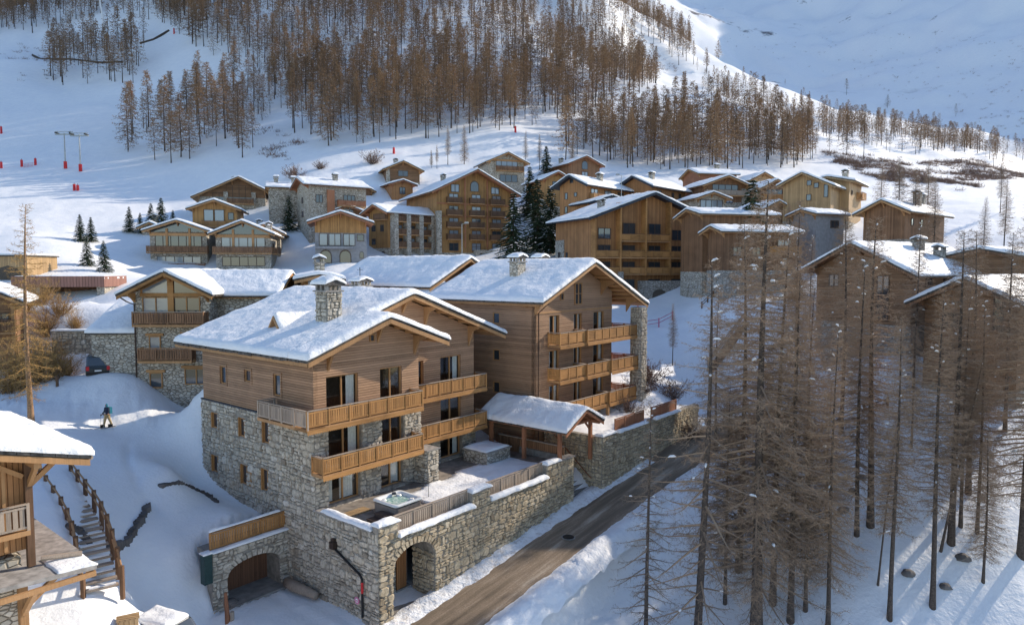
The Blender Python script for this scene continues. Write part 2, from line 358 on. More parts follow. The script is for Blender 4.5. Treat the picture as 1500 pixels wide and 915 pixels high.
def terrain(X, Y, detail=True):
    X = np.asarray(X, float); Y = np.asarray(Y, float); sh = X.shape; t = (X/Y).ravel(); s = np.log(Y).ravel()
    e = TW[-3]+TW[-2]*t+TW[-1]*s
    for i in range(len(CP)): e = e+TW[i]*_k((t-CP[i, 0])**2+(s-CP[i, 1])**2)
    Z = (CAM_Z+e*Y.ravel()).reshape(sh)
    if detail:
        far = smooth01((Y-150)/250)
        Z = Z+fbm(X/9+3, Y/9, 3)*.45+fbm(X/2.3, Y/2.3, 2)*.11+far*(fbm(X/60, Y/60, 4)*9+fbm(X/22, Y/22, 3)*2.0)
        Z = Z+smooth01((Y-500)/300)*fbm(X/150+9, Y/150, 4)*45*smooth01((X-100)/200)
    if detail:
        # churned snow beside the ski track, and a foot trail down the slope
        q = np.exp(-((Y-54.5-.1*(X+30))/2.2)**2)*smooth01((-18-X)/4); Z = Z+q*(np.abs(vnoise(X*1.4, Y*1.4))*.5+np.abs(vnoise(X*3+7, Y*3))*.25)
        for (ax, ay), (bx, by) in zip(TRAIL[:-1], TRAIL[1:]):
            L2 = (bx-ax)**2+(by-ay)**2; tt = np.clip(((X-ax)*(bx-ax)+(Y-ay)*(by-ay))/L2, 0, 1); Z = Z-.16*np.exp(-((X-ax-tt*(bx-ax))**2+(Y-ay-tt*(by-ay))**2)/.07)
    # driveway cut in front of the garage
    dx = X-P0[0]; dy = Y-P0[1]; u = dx*UX[0]+dy*UX[1]; v = dx*VX[0]+dy*VX[1]
    k = np.maximum(smooth01((u+6.6)/1.7)*smooth01((3.2-v)/.3), smooth01((u+5.1)/.4)*smooth01((5.7-v)/.4))*smooth01((.8-u)/.6)*smooth01((v+9)/2)
    zd = -3.42+fbm(X/1.5, Y/1.5, 2)*.1-.28*np.exp(-((u+2.0)/.3)**2)*.3-.28*np.exp(-((u+.9)/.3)**2)*.3
    zd = zd-.3*smooth01((v-2.3)/.4)
    Z = Z*(1-k)+zd*k
    # under the terrace
    k = smooth01((u-.2)/.6)*smooth01((20-u)/.6)*smooth01((v+6.1)/.4)*smooth01((4-v)/2.); Z = Z*(1-k)+np.minimum(Z, -3.3)*k
    if detail:
        near = Y < 120
        if near.any():
            d, rz = road_near(X[near], Y[near]); k = smooth01((4.6-d)/1.9); zz = Z[near]; Z[near] = zz*(1-k)+(rz-.12)*k
    return Z
def gz(x, y): return float(terrain(np.array([x]), np.array([y]))[0])
def ground_px(px, Y):
    """point of the ground seen in column px at distance Y"""
    x = (px-750)/1000*Y*1.0
    for _ in range(3):
        z = gz(x, Y); w = Y*cp-(z-CAM_Z)*sp; x = (px-750)/1000*w
    return np.array([x, Y, gz(x, Y)])
def ground_at(px, py, Y0=20., Y1=90.):
    """first ground point seen at a pixel"""
    Ys = np.linspace(Y0, Y1, 400); P = np.array([atY(px, py, Y) for Y in Ys]); d = P[:, 2]-terrain(P[:, 0], P[:, 1]); i = int(np.argmax(d < 0)); return np.array([P[i, 0], P[i, 1], gz(P[i, 0], P[i, 1])])
def make_terrain():
    ts = np.linspace(-1.2, 1.2, 600); ys = np.exp(np.linspace(math.log(13), math.log(2600), 470))
    T, Yg = np.meshgrid(ts, ys); Xg = T*Yg; Zg = terrain(Xg, Yg)
    V = np.stack([Xg, Yg, Zg], -1).reshape(-1, 3); ny, nx = T.shape
    i = (np.arange(ny-1)[:, None]*nx+np.arange(nx-1)[None]).ravel()
    F = np.stack([i, i+1, i+nx+1, i+nx], -1)
    o = link(bpy.data.objects.new('ground', np_mesh('ground', V, [F], M['ground']))); kind(o, 'structure'); return o
def ground_mat():
    m, nt, b = nmat('snowy_ground'); L = nt.links
    co = worldco(nt)
    n1 = N(nt, 'TexNoise'); n1.inputs['Scale'].default_value = .55; n1.inputs['Detail'].default_value = 7; n1.inputs['Roughness'].default_value = .6; L.new(co, n1.inputs[0])
    n2 = N(nt, 'TexNoise'); n2.inputs['Scale'].default_value = 4.5; n2.inputs['Detail'].default_value = 4; L.new(co, n2.inputs[0])
    ad = N(nt, 'Math', operation='MULTIPLY_ADD'); ad.inputs[1].default_value = .3; L.new(n2.outputs[0], ad.inputs[0]); L.new(n1.outputs[0], ad.inputs[2])
    bump(nt, b, ad.outputs[0], .42, .32)
    r = ramp(nt, n1.outputs[0], [(.3, (.80,.82,.85)), (.7, (.87,.88,.89))])
    # rock and scrub where it is far and steep
    sx = N(nt, 'SeparateXYZ'); L.new(co, sx.inputs[0])
    mr = N(nt, 'MapRange'); mr.inputs['From Min'].default_value = 480; mr.inputs['From Max'].default_value = 900; L.new(sx.outputs[1], mr.inputs[0])
    n3 = N(nt, 'TexNoise'); n3.inputs['Scale'].default_value = .016; n3.inputs['Detail'].default_value = 12; n3.inputs['Roughness'].default_value = .72; L.new(co, n3.inputs[0])
    k = ramp(nt, n3.outputs[0], [(.60, (0,0,0)), (.66, (1,1,1))])
    mu = N(nt, 'Math', operation='MULTIPLY'); L.new(k.outputs[0], mu.inputs[0]); L.new(mr.outputs[0], mu.inputs[1])
    mx = N(nt, 'Mix', data_type='RGBA'); mx.inputs[7].default_value = (.11,.105,.11,1); L.new(mu.outputs[0], mx.inputs[0]); L.new(r.outputs[0], mx.inputs[6])
    L.new(mx.outputs[2], b.inputs['Base Color']); b.inputs['Roughness'].default_value = .6; b.inputs['Specular IOR Level'].default_value = .2
    return m
M['ground'] = ground_mat()
GROUND = make_terrain()

# ------------------------------------------------------------------ road
def road_mat():
    m, nt, b = nmat('wet_gritty_asphalt'); L = nt.links
    co = worldco(nt)
    # streaks along the road: rotate into the house axes
    mp = N(nt, 'Mapping'); mp.inputs['Rotation'].default_value = (0, 0, -RZ_A); mp.inputs['Scale'].default_value = (1,1,1)
    g = N(nt, 'NewGeometry'); L.new(g.outputs['Position'], mp.inputs[0])
    st = N(nt, 'Mapping'); st.inputs['Scale'].default_value = (.10, 1.5, 1); L.new(mp.outputs[0], st.inputs[0])
    n1 = N(nt, 'TexNoise'); n1.inputs['Scale'].default_value = 1; n1.inputs['Detail'].default_value = 6; n1.inputs['Roughness'].default_value = .6; L.new(st.outputs[0], n1.inputs[0])
    n2 = N(nt, 'TexNoise'); n2.inputs['Scale'].default_value = 9; n2.inputs['Detail'].default_value = 6; n2.inputs['Roughness'].default_value = .75; L.new(co, n2.inputs[0])
    a = N(nt, 'Math', operation='MULTIPLY_ADD'); a.inputs[1].default_value = .3; L.new(n2.outputs[0], a.inputs[0]); L.new(n1.outputs[0], a.inputs[2])
    r = ramp(nt, a.outputs[0], [(.45, (.11,.085,.062)), (.58, (.19,.145,.10)), (.70, (.27,.205,.145)), (.84, (.44,.37,.29))])
    L.new(r.outputs[0], b.inputs['Base Color'])
    ro = ramp(nt, a.outputs[0], [(.45, (.42,)*3), (.62, (.85,)*3)]); L.new(ro.outputs[0], b.inputs['Roughness'])
    bump(nt, b, n2.outputs[0], .4, .05); b.inputs['Specular IOR Level'].default_value = .3
    return m
M['road'] = road_mat()
def strip(name, mat, offs, dz, wob=0., seed=0, smooth=True, lo=0, hi=None):
    """ribbon along the road; offs = [(offset, height)], positive offset = towards the house"""
    C = RC[lo:hi]; V = []; n = len(offs)
    fine = []
    for i in range(len(C)-1):
        for t in np.arange(6)/6.: fine.append(C[i]*(1-t)+C[i+1]*t)
    C = np.array(fine+[C[-1]])
    for i, c in enumerate(C):
        d = C[min(i+1, len(C)-1)]-C[max(i-1, 0)]; d[2] = 0; d = d/np.linalg.norm(d); nn = np.array([-d[1], d[0], 0])
        for j, (o_, h) in enumerate(offs):
            q = c+nn*(o_+wob*float(fbm(c[0]*1.1+seed+j*.4, c[1]*.7+j*3.1, 3)))
            V.append(uvw(q[0], q[1], q[2]+dz+h*(1+.9*float(fbm(c[0]*1.7+seed, j*2.7+c[1]*.3, 3)))))
    F = np.array([(i*n+j, (i+1)*n+j, (i+1)*n+j+1, i*n+j+1) for i in range(len(C)-1) for j in range(n-1)])[:, ::-1]
    return link(bpy.data.objects.new(name, np_mesh(name, np.array(V), [F], mat, smooth)))
kind(strip('road', M['road'], [(-3.1, 0), (-1.5, .03), (0, .05), (1.5, .03), (2.55, 0)], 0.), 'structure')
kind(strip('snowy_verge', M['snow_dirty'], [(1.25, -.06), (1.5, .045), (1.85, .06), (2.15, .16), (2.5, .22), (2.9, .2), (3.3, -.2)], .015, .28, 3, hi=33), 'structure')
kind(strip('snow_bank', M['snow'], [(-1.9, -.06), (-2.25, .07), (-2.6, .3), (-3.0, .42), (-3.5, .3), (-4.3, -.5)], .01, .22, 11), 'structure')
# ------------------------------------------------------------------ building kit
_mc = {}
def cached(key, fn):
    if key not in _mc: _mc[key] = fn()
    return _mc[key]
def snow_sheet(parent, x0, x1, y0, y1, h, thick=.36, res=.3, mask=None, edge=None, seed=0., name='roof_snow', mat=None, bulge=.06):
    """snow lying on a roof: h(x,y) roof height; edge(x,y) distance to the free edge"""
    nx = max(4, int((x1-x0)/res)); ny = max(4, int((y1-y0)/res))
    def ax(a, b, n):   # finer towards the rims
        t = np.linspace(0, 1, n+1); e = min(.5, .28/(b-a)); t = np.concatenate([[0], [e*.25, e*.6], np.linspace(e, 1-e, n), [1-e*.6, 1-e*.25], [1]]); return a+(b-a)*t
    xs, ys = ax(x0, x1, nx), ax(y0, y1, ny); X, Y = np.meshgrid(xs, ys)
    H0 = h(X, Y)
    d = np.minimum(np.minimum(X-x0, x1-X), np.minimum(Y-y0, y1-Y)) if edge is None else edge(X, Y)
    nz = fbm(X*.55+seed, Y*.55+seed*1.7, 3)
    prof = np.sqrt(np.clip(1-(1-np.clip(d/.34, 0, 1))**2, 0, 1))
    rip = .09*vnoise(X*.9+seed*3, Y*2.6+seed)+.05*vnoise(X*2.6+seed, Y*2.6-seed)
    Z = H0+(thick*(.42+.58*prof)+nz*.11*prof+rip*prof)*(.9)
    ok = np.ones(X.shape, bool) if mask is None else mask(X, Y)
    # uneven rim
    wob = (1-np.clip(d/.25, 0, 1))*(.05+bulge*fbm(X*1.9+seed, Y*1.9, 2))
    sx = np.where(X-x0 < .3, -1, np.where(x1-X < .3, 1, 0)); sy = np.where(Y-y0 < .3, -1, np.where(y1-Y < .3, 1, 0))
    V = np.stack([X+sx*wob, Y+sy*wob, Z], -1).reshape(-1, 3)
    W_ = X.shape[1]; cell = ok[:-1, :-1] & ok[1:, :-1] & ok[:-1, 1:] & ok[1:, 1:]
    jj, ii = np.nonzero(cell); i = jj*W_+ii
    F = np.stack([i, i+1, i+W_+1, i+W_], -1)
    E = np.concatenate([F[:, [0, 1]], F[:, [1, 2]], F[:, [2, 3]], F[:, [3, 0]]])
    key = np.minimum(E[:, 0], E[:, 1])*10**7+np.maximum(E[:, 0], E[:, 1]); _, idx, cnt = np.unique(key, return_index=True, return_counts=True)
    B = E[idx[cnt == 1]]; n = len(V); Vb = V.copy(); Vb[:, 2] = H0.ravel()-.01
    SK = np.stack([B[:, 1], B[:, 0], B[:, 0]+n, B[:, 1]+n], -1)
    used = np.unique(np.concatenate([F.ravel(), SK.ravel()])); mp = np.full(2*n, -1); mp[used] = np.arange(len(used))
    VV = np.concatenate([V, Vb])[used]
    return link(bpy.data.objects.new(name, np_mesh(name, VV, [mp[F], mp[SK]], mat or M['snow_roof'])), parent)
def gable_h(xr, zr, s, s2=None):
    s2 = s if s2 is None else s2
    return lambda x, y: zr-np.where(x < xr, s*(xr-x), s2*(x-xr))-.05*np.exp(-((x-xr)/.5)**2)
def roof(parent, x0, x1, xr, zr, s, y0, y1, t=.16, beam='beam', slate='lauze', snow=.36, s2=None, seed=0., barge=True, snow_mask=None, edge=None, res=.3, purl=True, back=True):
    s2 = s if s2 is None else s2; zl = zr-s*(xr-x0); zq = zr-s2*(x1-xr)
    m = MB().prism([(x0, zl-t), (xr, zr-t), (x1, zq-t), (x1, zq), (xr, zr), (x0, zl)], y0, y1)
    r = m.build('roof', M[slate], parent)
    i = .05; b = MB().prism([(x0+i, zl+s*i-t-.1), (xr, zr-t-.1), (x1-i, zq+s2*i-t-.1), (x1-i, zq+s2*i-t-.003), (xr, zr-t-.003), (x0+i, zl+s*i-t-.003)], y0+i, y1-i)
    b.build('roof_deck', M[beam], parent)
    # ragged slate edge
    rg = random.Random(int(seed*100)+3); e = MB()
    for yy, q in ((y0, -1), (y1, 1)):
        for a, za, bb, zb in ((x0, zl, xr, zr), (xr, zr, x1, zq)):
            n = max(2, int(abs(bb-a)/.42))
            for k in range(n):
                f0 = k/n; f1 = (k+.96)/n; o_ = rg.uniform(.02, .1)
                e.prism([(a+(bb-a)*f0, za+(zb-za)*f0-t*.75), (a+(bb-a)*f1, za+(zb-za)*f1-t*.75), (a+(bb-a)*f1, za+(zb-za)*f1+.03), (a+(bb-a)*f0, za+(zb-za)*f0+.03)], min(yy, yy+q*o_), max(yy, yy+q*o_))
    for xx, zz, q in ((x0, zl, -1), (x1, zq, 1)):
        n = max(2, int((y1-y0)/.42))
        for k in range(n):
            a = y0+(y1-y0)*k/n; c = y0+(y1-y0)*(k+.95)/n; o_ = rg.uniform(.02, .13); e.box(min(xx, xx+q*o_), max(xx, xx+q*o_), a, c, zz-t*.8-o_*.3, zz+.03-o_*.3)
    kind(e.build('slate_edge', M[slate], r), 'stuff')
    if barge:
        for yy in ((y0, y1) if back else (y0,)):
            q = .05 if yy == y0 else -.05
            for a, za, bb, zb in ((x0+.04, zl, xr, zr), (xr, zr, x1-.04, zq)):
                MB().prism([(a, za-t-.26), (bb, zb-t-.26), (bb, zb-t-.006), (a, za-t-.006)], min(yy-q*.6, yy+q), max(yy-q*.6, yy+q)).build('bargeboard', M[beam], parent)
    if snow:
        snow_sheet(parent, x0-.03, x1+.03, y0-.04, y1+.04, gable_h(xr, zr+.02, s, s2), snow, res, snow_mask, edge, seed)
    return r
def bracket(parent, x, y0, y1, z, mat, L=1.0):
    """timber console under a roof overhang: y0 wall, y1 outer end"""
    MB().prism([(y0, z-L), (y0, z), (y1, z), (y1, z-.18), (y0+(y1-y0)*.45, z-.42)], x-.09, x+.09, 'x').build('roof_bracket', M[mat], parent)
def win_mesh(w, h, nm, tr, fm, sill):
    def mk():
        f = .085 if h > .7 else .06; m = MB()
        m.box(-w/2, -w/2+f, -.03, .075, 0, h).box(w/2-f, w/2, -.03, .075, 0, h).box(-w/2+f, w/2-f, -.03, .075, 0, f).box(-w/2+f, w/2-f, -.03, .075, h-f, h)
        for k in range(1, nm): x = -w/2+w*k/nm; m.box(x-.05, x+.05, -.03, .07, f, h-f)
        for z in tr: m.box(-w/2+f, w/2-f, -.03, .066, z-.03, z+.03)
        return m.mesh('window', M[fm])
    return cached(('win', w, h, nm, tr, fm), mk)
def window(parent, FM, x, z, w, h, nm=2, tr=(), fm='frame', gm='glass', out=.0, lintel=None, curtain=None, room=False, shut=None):
    """x = centre along the wall, z = sill height"""
    o = inst('window', win_mesh(w, h, nm, tr, fm, None), parent, FM @ Matrix.Translation((x, out, z)))
    inst('pane', cached(('pane', w, h, gm), lambda: (MB().add([(-w/2+.05,.0,.05),(w/2-.05,.0,.05),(w/2-.05,.0,h-.05),(-w/2+.05,.0,h-.05)], [(0,1,2,3)]) if gm == 'clear' else MB().box(-w/2+.05, w/2-.05, -.02, .012, .05, h-.05)).mesh('pane', M[gm])), o)
    if lintel: inst('lintel', cached(('lin', w, lintel), lambda: MB().box(-w/2-.25, w/2+.25, -.06, .14, h+.02, h+.24).mesh('lintel', M[lintel])), o)
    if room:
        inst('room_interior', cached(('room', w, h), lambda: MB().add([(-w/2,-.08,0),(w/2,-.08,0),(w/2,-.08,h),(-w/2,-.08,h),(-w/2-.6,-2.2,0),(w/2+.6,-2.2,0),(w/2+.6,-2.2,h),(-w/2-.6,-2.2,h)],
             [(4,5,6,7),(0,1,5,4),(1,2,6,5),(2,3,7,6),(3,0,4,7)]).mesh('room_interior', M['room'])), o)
    for cu in (curtain or ()):
        a, b = cu
        def mk():
            c = MB(); n = 10; xs = [a+(b-a)*k/n for k in range(n+1)]
            c.add([(q, -.16-.05*(k % 2), .06) for k, q in enumerate(xs)]+[(q, -.16-.05*(k % 2), h-.06) for k, q in enumerate(xs)], [(k, k+1, n+2+k, n+1+k) for k in range(n)])
            return c.mesh('curtain', M['curtain'])
        inst('curtain', cached(('cur', a, b, h), mk), o)
    if shut:   # list of (x offset, open angle)
        for sx, ang in shut:
            inst('shutter', cached(('sh', round(h, 2)), lambda: MB().box(0, .5, 0, .05, .02, h-.02).box(.04, .46, .05, .075, h*.2, h*.2+.1).box(.04, .46, .05, .075, h*.75, h*.75+.1).mesh('shutter', M['gold'])),
                 o, Matrix.Translation((sx, .1, 0)) @ Matrix.Rotation(ang, 4, 'Z'))
    return o
def balcony(parent, FM, x0, x1, z, depth, mat='gold', rail='rail_grey', deck='beam', indiv=False, sides=(1, 1), h=1.05, bay=1.45, solid=False, pitch=.155, trim=True, in0=0.0):
    b = inst('balcony', MB().box(x0, x1, in0, depth, z-.2, z).mesh('balcony', M[deck]), parent, FM)
    yf = depth-.06; runs = [((x0+.05, yf), (x1-.05, yf))]
    if sides[0]: runs.append(((x0+.05, in0+.05), (x0+.05, yf)))
    if sides[1]: runs.append(((x1-.05, yf), (x1-.05, in0+.05)))
    pm = cached(('post', mat, h), lambda: MB().box(-.055, .055, -.055, .055, -.14, h+.06).mesh('post', M[mat]))
    bm_ = cached(('brd', mat, h, pitch), lambda: MB().box(-pitch*.42, pitch*.42, -.016, .016, .17, h-.14).mesh('baluster', M[mat]))
    seen = set()
    for (ax, ay), (bx, by) in runs:
        L = math.hypot(bx-ax, by-ay); n = max(1, round(L/bay)); dx, dy = (bx-ax)/L, (by-ay)/L; ang = math.atan2(dy, dx)
        tr = MB().beam((ax, ay, z+h+.03), (bx, by, z+h+.03), .13, .06)
        inst('handrail', tr.mesh('handrail', M[rail]), b)
        for zz in (.13, h-.1): inst('rail', MB().beam((ax, ay, z+zz), (bx, by, z+zz), .06, .09).mesh('rail', M[mat]), b)
        for k in range(n+1):
            p = (round(ax+dx*L*k/n, 2), round(ay+dy*L*k/n, 2))
            if p in seen: continue
            seen.add(p); inst('post', pm, b, loc=(p[0], p[1], z))
        for k in range(n):
            s0 = L*k/n+.09; s1 = L*(k+1)/n-.09; m = max(1, int((s1-s0)/pitch)); w_ = (s1-s0)/m
            if indiv:
                for q in range(m):
                    t = s0+w_*(q+.5); inst('baluster', bm_, b, Matrix.Translation((ax+dx*t, ay+dy*t, z)) @ Matrix.Rotation(ang, 4, 'Z'))
            else:
                pn = MB(); pn.M = Matrix.Translation((ax, ay, z)) @ Matrix.Rotation(ang, 4, 'Z')
                for q in range(m): t = s0+w_*(q+.5); pn.box(t-w_*.42, t+w_*.42, -.016, .016, .17, h-.14)
                inst('baluster_panel', pn.mesh('baluster_panel', M[mat]), b)
    if trim:
        tm = MB(); n = int((x1-x0)/.14)
        for k in range(n):
            a = x0+(x1-x0)*k/n; c = x0+(x1-x0)*(k+1)/n; tm.prism([(a, z-.08), (c, z-.08), (c, z-.3), ((a+c)/2, z-.37), (a, z-.3)], depth+.004, depth+.034)
        inst('scalloped_trim', tm.mesh('scalloped_trim', M[mat]), b)
    return b
def chimney(parent, x, y, z0, z1, w=.95, d=.8, stone='stone_far', snow=True, cap='gable'):
    c = MB().box(x-w/2, x+w/2, y-d/2, y+d/2, z0, z1).build('chimney', M[stone], parent)
    MB().box(x-w/2-.12, x+w/2+.12, y-d/2-.12, y+d/2+.12, z1, z1+.1).build('chimney_cap', M['cap'], c)
    m = MB()
    for sx in (-1, 1):
        for sy in (-1, 0, 1): m.box(x+sx*(w/2-.09)-.09, x+sx*(w/2-.09)+.09, y+sy*(d/2-.08)-.08, y+sy*(d/2-.08)+.08, z1+.1, z1+.38)
    m.build('chimney_pier', M[stone], c)
    zr = z1+.38; e = .14
    MB().prism([(x-w/2-e, zr), (x+w/2+e, zr), (x+w/2+e, zr+.07), (x, zr+.36), (x-w/2-e, zr+.07)], y-d/2-e, y+d/2+e).build('chimney_roof', M['lauze'], c)
    if snow:
        s_ = .3/(w/2+e)
        snow_sheet(c, x-w/2-e, x+w/2+e, y-d/2-e, y+d/2+e, gable_h(x, zr+.37, s_), .24, .2, seed=x*3.1+y, name='snow_cap', bulge=.02)
    return c
# rubble masonry: an irregular bond of single stones
def stone_cells(rg, x0, x1, z0, z1, mean=1.0, skip=None):
    cells = []; z = z0
    while z < z1-.05:
        rh = min(rg.uniform(.34, .62)*mean, z1-z)
        if z1-z-rh < .14: rh = z1-z
        x = x0+rg.uniform(-.3, 0)
        while x < x1-.04:
            bw = rg.uniform(.38, .95)*mean; a, b = max(x, x0), min(x+bw, x1)
            if x1-b < .2: b = x1
            x = b
            if b-a < .07: continue
            r = rg.random()
            def put(p, q, s, t): cells.append((p, q, s, t))
            if rh < .3*mean or r < .22: put(a, b, z, z+rh)
            elif r < .62 or b-a < .42*mean:
                c = z+rh*rg.uniform(.35, .65); put(a, b, z, c)
                if b-a > .6*mean and rg.random() < .6: e = a+(b-a)*rg.uniform(.35, .65); put(a, e, c, z+rh); put(e, b, c, z+rh)
                else: put(a, b, c, z+rh)
            else:
                e = a+(b-a)*rg.uniform(.35, .65); c = z+rh*rg.uniform(.35, .65)
                if rg.random() < .5: put(a, e, z, z+rh); put(e, b, z, c); put(e, b, c, z+rh)
                else: put(e, b, z, z+rh); put(a, e, z, c); put(a, e, c, z+rh)
        z += rh
    return [c for c in cells if not (skip and skip(*c))]
def stone_geo(rg, a, b, z0, z1, J=.045, gap=.018):
    w, h = b-a, z1-z0; j = lambda: rg.uniform(-J, J)*min(1, min(w, h)/.3)
    cx, cz = rg.uniform(.14, .32)*w, rg.uniform(.14, .3)*h
    o = [(a+gap+cx, z0+gap), (b-gap-cx, z0+gap), (b-gap, z0+gap+cz), (b-gap, z1-gap-cz), (b-gap-cx, z1-gap), (a+gap+cx, z1-gap), (a+gap, z1-gap-cz), (a+gap, z0+gap+cz)]
    o = [(x+j(), z+j()) for x, z in o]; mx, mz = (a+b)/2, (z0+z1)/2; y1 = rg.uniform(.05, .115); k = rg.uniform(.80, .88)
    V = [(x, 0., z) for x, z in o]+[(mx+(x-mx)*k, y1+rg.uniform(-.015, .015), mz+(z-mz)*k) for x, z in o]
    F = [(i, i+8, (i+1) % 8+8, (i+1) % 8) for i in range(8)]+[tuple(range(15, 7, -1))]
    return V, F
class Masonry:
    """collects stones of one thing: the largest become parts of their own, the rest one part"""
    def __init__(s, parent, mat): s.parent = parent; s.mat = mat; s.items = []
    def wall(s, FM, x0, x1, z0, z1, mean=1.0, skip=None, seed=1, weight=1.0):
        rg = random.Random(seed)
        for c in stone_cells(rg, x0, x1, z0, z1, mean, skip):
            V, F = stone_geo(rg, *c); s.items.append(((c[1]-c[0])*(c[3]-c[2])*weight, FM, c, V, F))
    def piece(s, FM, V, F, size): s.items.append((size, FM, None, V, F))
    def finish(s, n=300):
        s.items.sort(key=lambda t: -t[0]); rest = MB()
        for k, (sz, FM, c, V, F) in enumerate(s.items):
            if k < n:
                mb = MB(); cx = sum(p[0] for p in V)/len(V); cz = sum(p[2] for p in V)/len(V)
                mb.add([(p[0]-cx, p[1], p[2]-cz) for p in V], F); inst('stone', mb.mesh('stone', s.mat), s.parent, FM @ Matrix.Translation((cx, 0, cz)))
            else:
                rest.M = FM; rest.add(V, F)
        rest.M = None
        if rest.v: kind(rest.build('stonework', s.mat, s.parent), 'stuff')
def wall_panel(parent, FM, x0, x1, z0, z1, ops, th, mat, name='wall', y=0.):
    """flat wall of real thickness with rectangular openings (x0,x1,z0,z1)"""
    xs = sorted({x0, x1, *[min(max(v, x0), x1) for o in ops for v in o[:2]]}); zs = sorted({z0, z1, *[min(max(v, z0), z1) for o in ops for v in o[2:4]]})
    m = MB()
    for i in range(len(xs)-1):
        run = None
        for j in range(len(zs)):
            solid = j < len(zs)-1 and not any(o[0] <= xs[i]+1e-6 and o[1] >= xs[i+1]-1e-6 and o[2] <= zs[j]+1e-6 and o[3] >= zs[j+1]-1e-6 for o in ops)
            if solid and run is None: run = zs[j]
            if not solid and run is not None: m.box(xs[i], xs[i+1], y-th, y, run, zs[j]); run = None
    return inst(name, m.mesh(name, mat), parent, FM)
def face_frames(w, d):
    return {'front': frame_mat((0,0,0), (1,0,0), (0,-1,0)), 'left': frame_mat((0,d,0), (0,-1,0), (-1,0,0)), 'right': frame_mat((w,0,0), (0,1,0), (1,0,0)), 'back': frame_mat((w,d,0), (-1,0,0), (0,1,0))}
def chalet(name, label, pos, rz, w, d, he, slope=.36, *, stone_h=0., wall='orange_v', stone='stone_far', beam='beam', slate='lauze', ovs=.9, ovf=1.1, ovb=.6, xr=.5, snow=.35,
           front=(), left=(), right=(), chim=(), down=5., root=None, off=(0,0,0), seed=0., fm='frame_dark', gm='glass', cat='chalet', brackets=True, bmat='gold', rail='beam_dark', bdeck='beam', group=None, s2=None, gable=None):
    if root is None: root = empty(name, pos, rz, label, cat, group); P = root
    else:
        P = bpy.data.objects.new(name, None); link(P, root); P.location = off; P.rotation_euler = (0, 0, rz); P.empty_display_size = .2
    xr_ = w*xr; s2_ = slope if s2 is None else s2; zr = he+slope*xr_; zq = zr-s2_*(w-xr_)
    sh = min(stone_h, he)
    MB().prism([(0, sh), (w, sh), (w, zq-.02), (xr_, zr-.02), (0, he-.02)], 0, d).build('timber_wall' if 'render' not in wall else 'rendered_wall', M[wall], P) if sh < he else MB().prism([(0, sh), (w, sh), (w, zq-.02), (xr_, zr-.02), (0, he-.02)], 0, d).build('gable_wall', M[wall], P)
    e = .06 if stone_h else 0
    MB().box(-e, w+e, -e, d+e, -down, sh).build('stone_base' if stone_h else 'footing', M[stone], P)
    roof(P, -ovs, w+ovs, xr_, zr+.28, slope, -ovf, d+ovb, beam=beam, slate=slate, snow=snow, s2=s2_, seed=seed or (w*1.3+d), back=False)
    if gable: MB().prism([(.1, he-.15), (w-.1, he-.15), (w-.1, zq-.04), (xr_, zr-.1), (.1, he-.04)], -.07, -.004).build('gable_panel', M[gable], P)
    if brackets:
        for fx in (.0, .5, 1.):
            xx = .12+(w-.24)*fx; zz = zr-(slope*(xr_-xx) if xx < xr_ else s2_*(xx-xr_)); bracket(P, xx, 0, -ovf+.1, zz-.06, beam, .8)
    FF = face_frames(w, d)
    for fc, lst in (('front', front), ('left', left), ('right', right)):
        for it in lst:
            k = it[0]; st = e if it[2 if k != 'b' else 3] < sh else 0
            if k == 'w':
                _, x, z, ww, hh = it[:5]; kw = dict(nm=2, fm=fm, gm=gm, out=.03+st); kw.update(it[5] if len(it) > 5 else {}); window(P, FF[fc], x, z, ww, hh, **kw)
            elif k == 'b':
                _, a, b, z, dp = it[:5]; kw = dict(mat=bmat, rail=rail, deck=bdeck, trim=False, in0=.0); kw.update(it[5] if len(it) > 5 else {}); balcony(P, FF[fc], a, b, z, dp, **kw)
            elif k == 'c':   # stone pillar
                _, x, z, ww, hh, dp = it; inst('stone_pillar', MB().box(x-ww/2, x+ww/2, .0, dp, z, z+hh).mesh('stone_pillar', M[stone]), P, FF[fc])
            elif k == 'd':
                _, x, z, ww, hh = it[:5]; o = inst('door', MB().box(x-ww/2, x+ww/2, -.02, .06+st, z, z+hh).mesh('door', M['door']), P, FF[fc])
                inst('door_frame', MB().box(x-ww/2-.1, x-ww/2, -.02, .1+st, z, z+hh).box(x+ww/2, x+ww/2+.1, -.02, .1+st, z, z+hh).box(x-ww/2-.1, x+ww/2+.1, -.02, .1+st, z+hh, z+hh+.12).mesh('door_frame', M[fm]), o)
            elif k == 'a':   # arched window
                _, x, z, ww, hh = it[:5]; n = 8
                pl = [(x-ww/2, z), (x+ww/2, z)]+[(x+math.cos(math.pi*q/n)*ww/2, z+hh-ww/2+math.sin(math.pi*q/n)*ww/2) for q in range(n+1)]
                o = inst('window', MB().prism(pl, -.02, .05+st).mesh('window', M[fm]), P, FF[fc]); c = .86
                inst('pane', MB().prism([(x+(p-x)*c, z+.08+(q-z)*.88) for p, q in pl], -.02, .062+st).mesh('pane', M[gm]), o)
            elif k == 'p':   # timber post / beam
                _, x, z, ww, hh, dp = it; inst('timber_post', MB().box(x-ww/2, x+ww/2, -.01, dp, z, z+hh).mesh('timber_post', M['gold' if beam == 'blue_metal' else beam]), P, FF[fc])
    for c in chim:
        x, y = c[:2]; hh = c[2] if len(c) > 2 else 1.0; zc = zr-(slope*(xr_-x) if x < xr_ else s2_*(x-xr_)); chimney(P, x, y, zc-.3, max(zc+.5, zc)+hh*.75, stone=stone, w=.95, d=.8)
    return root
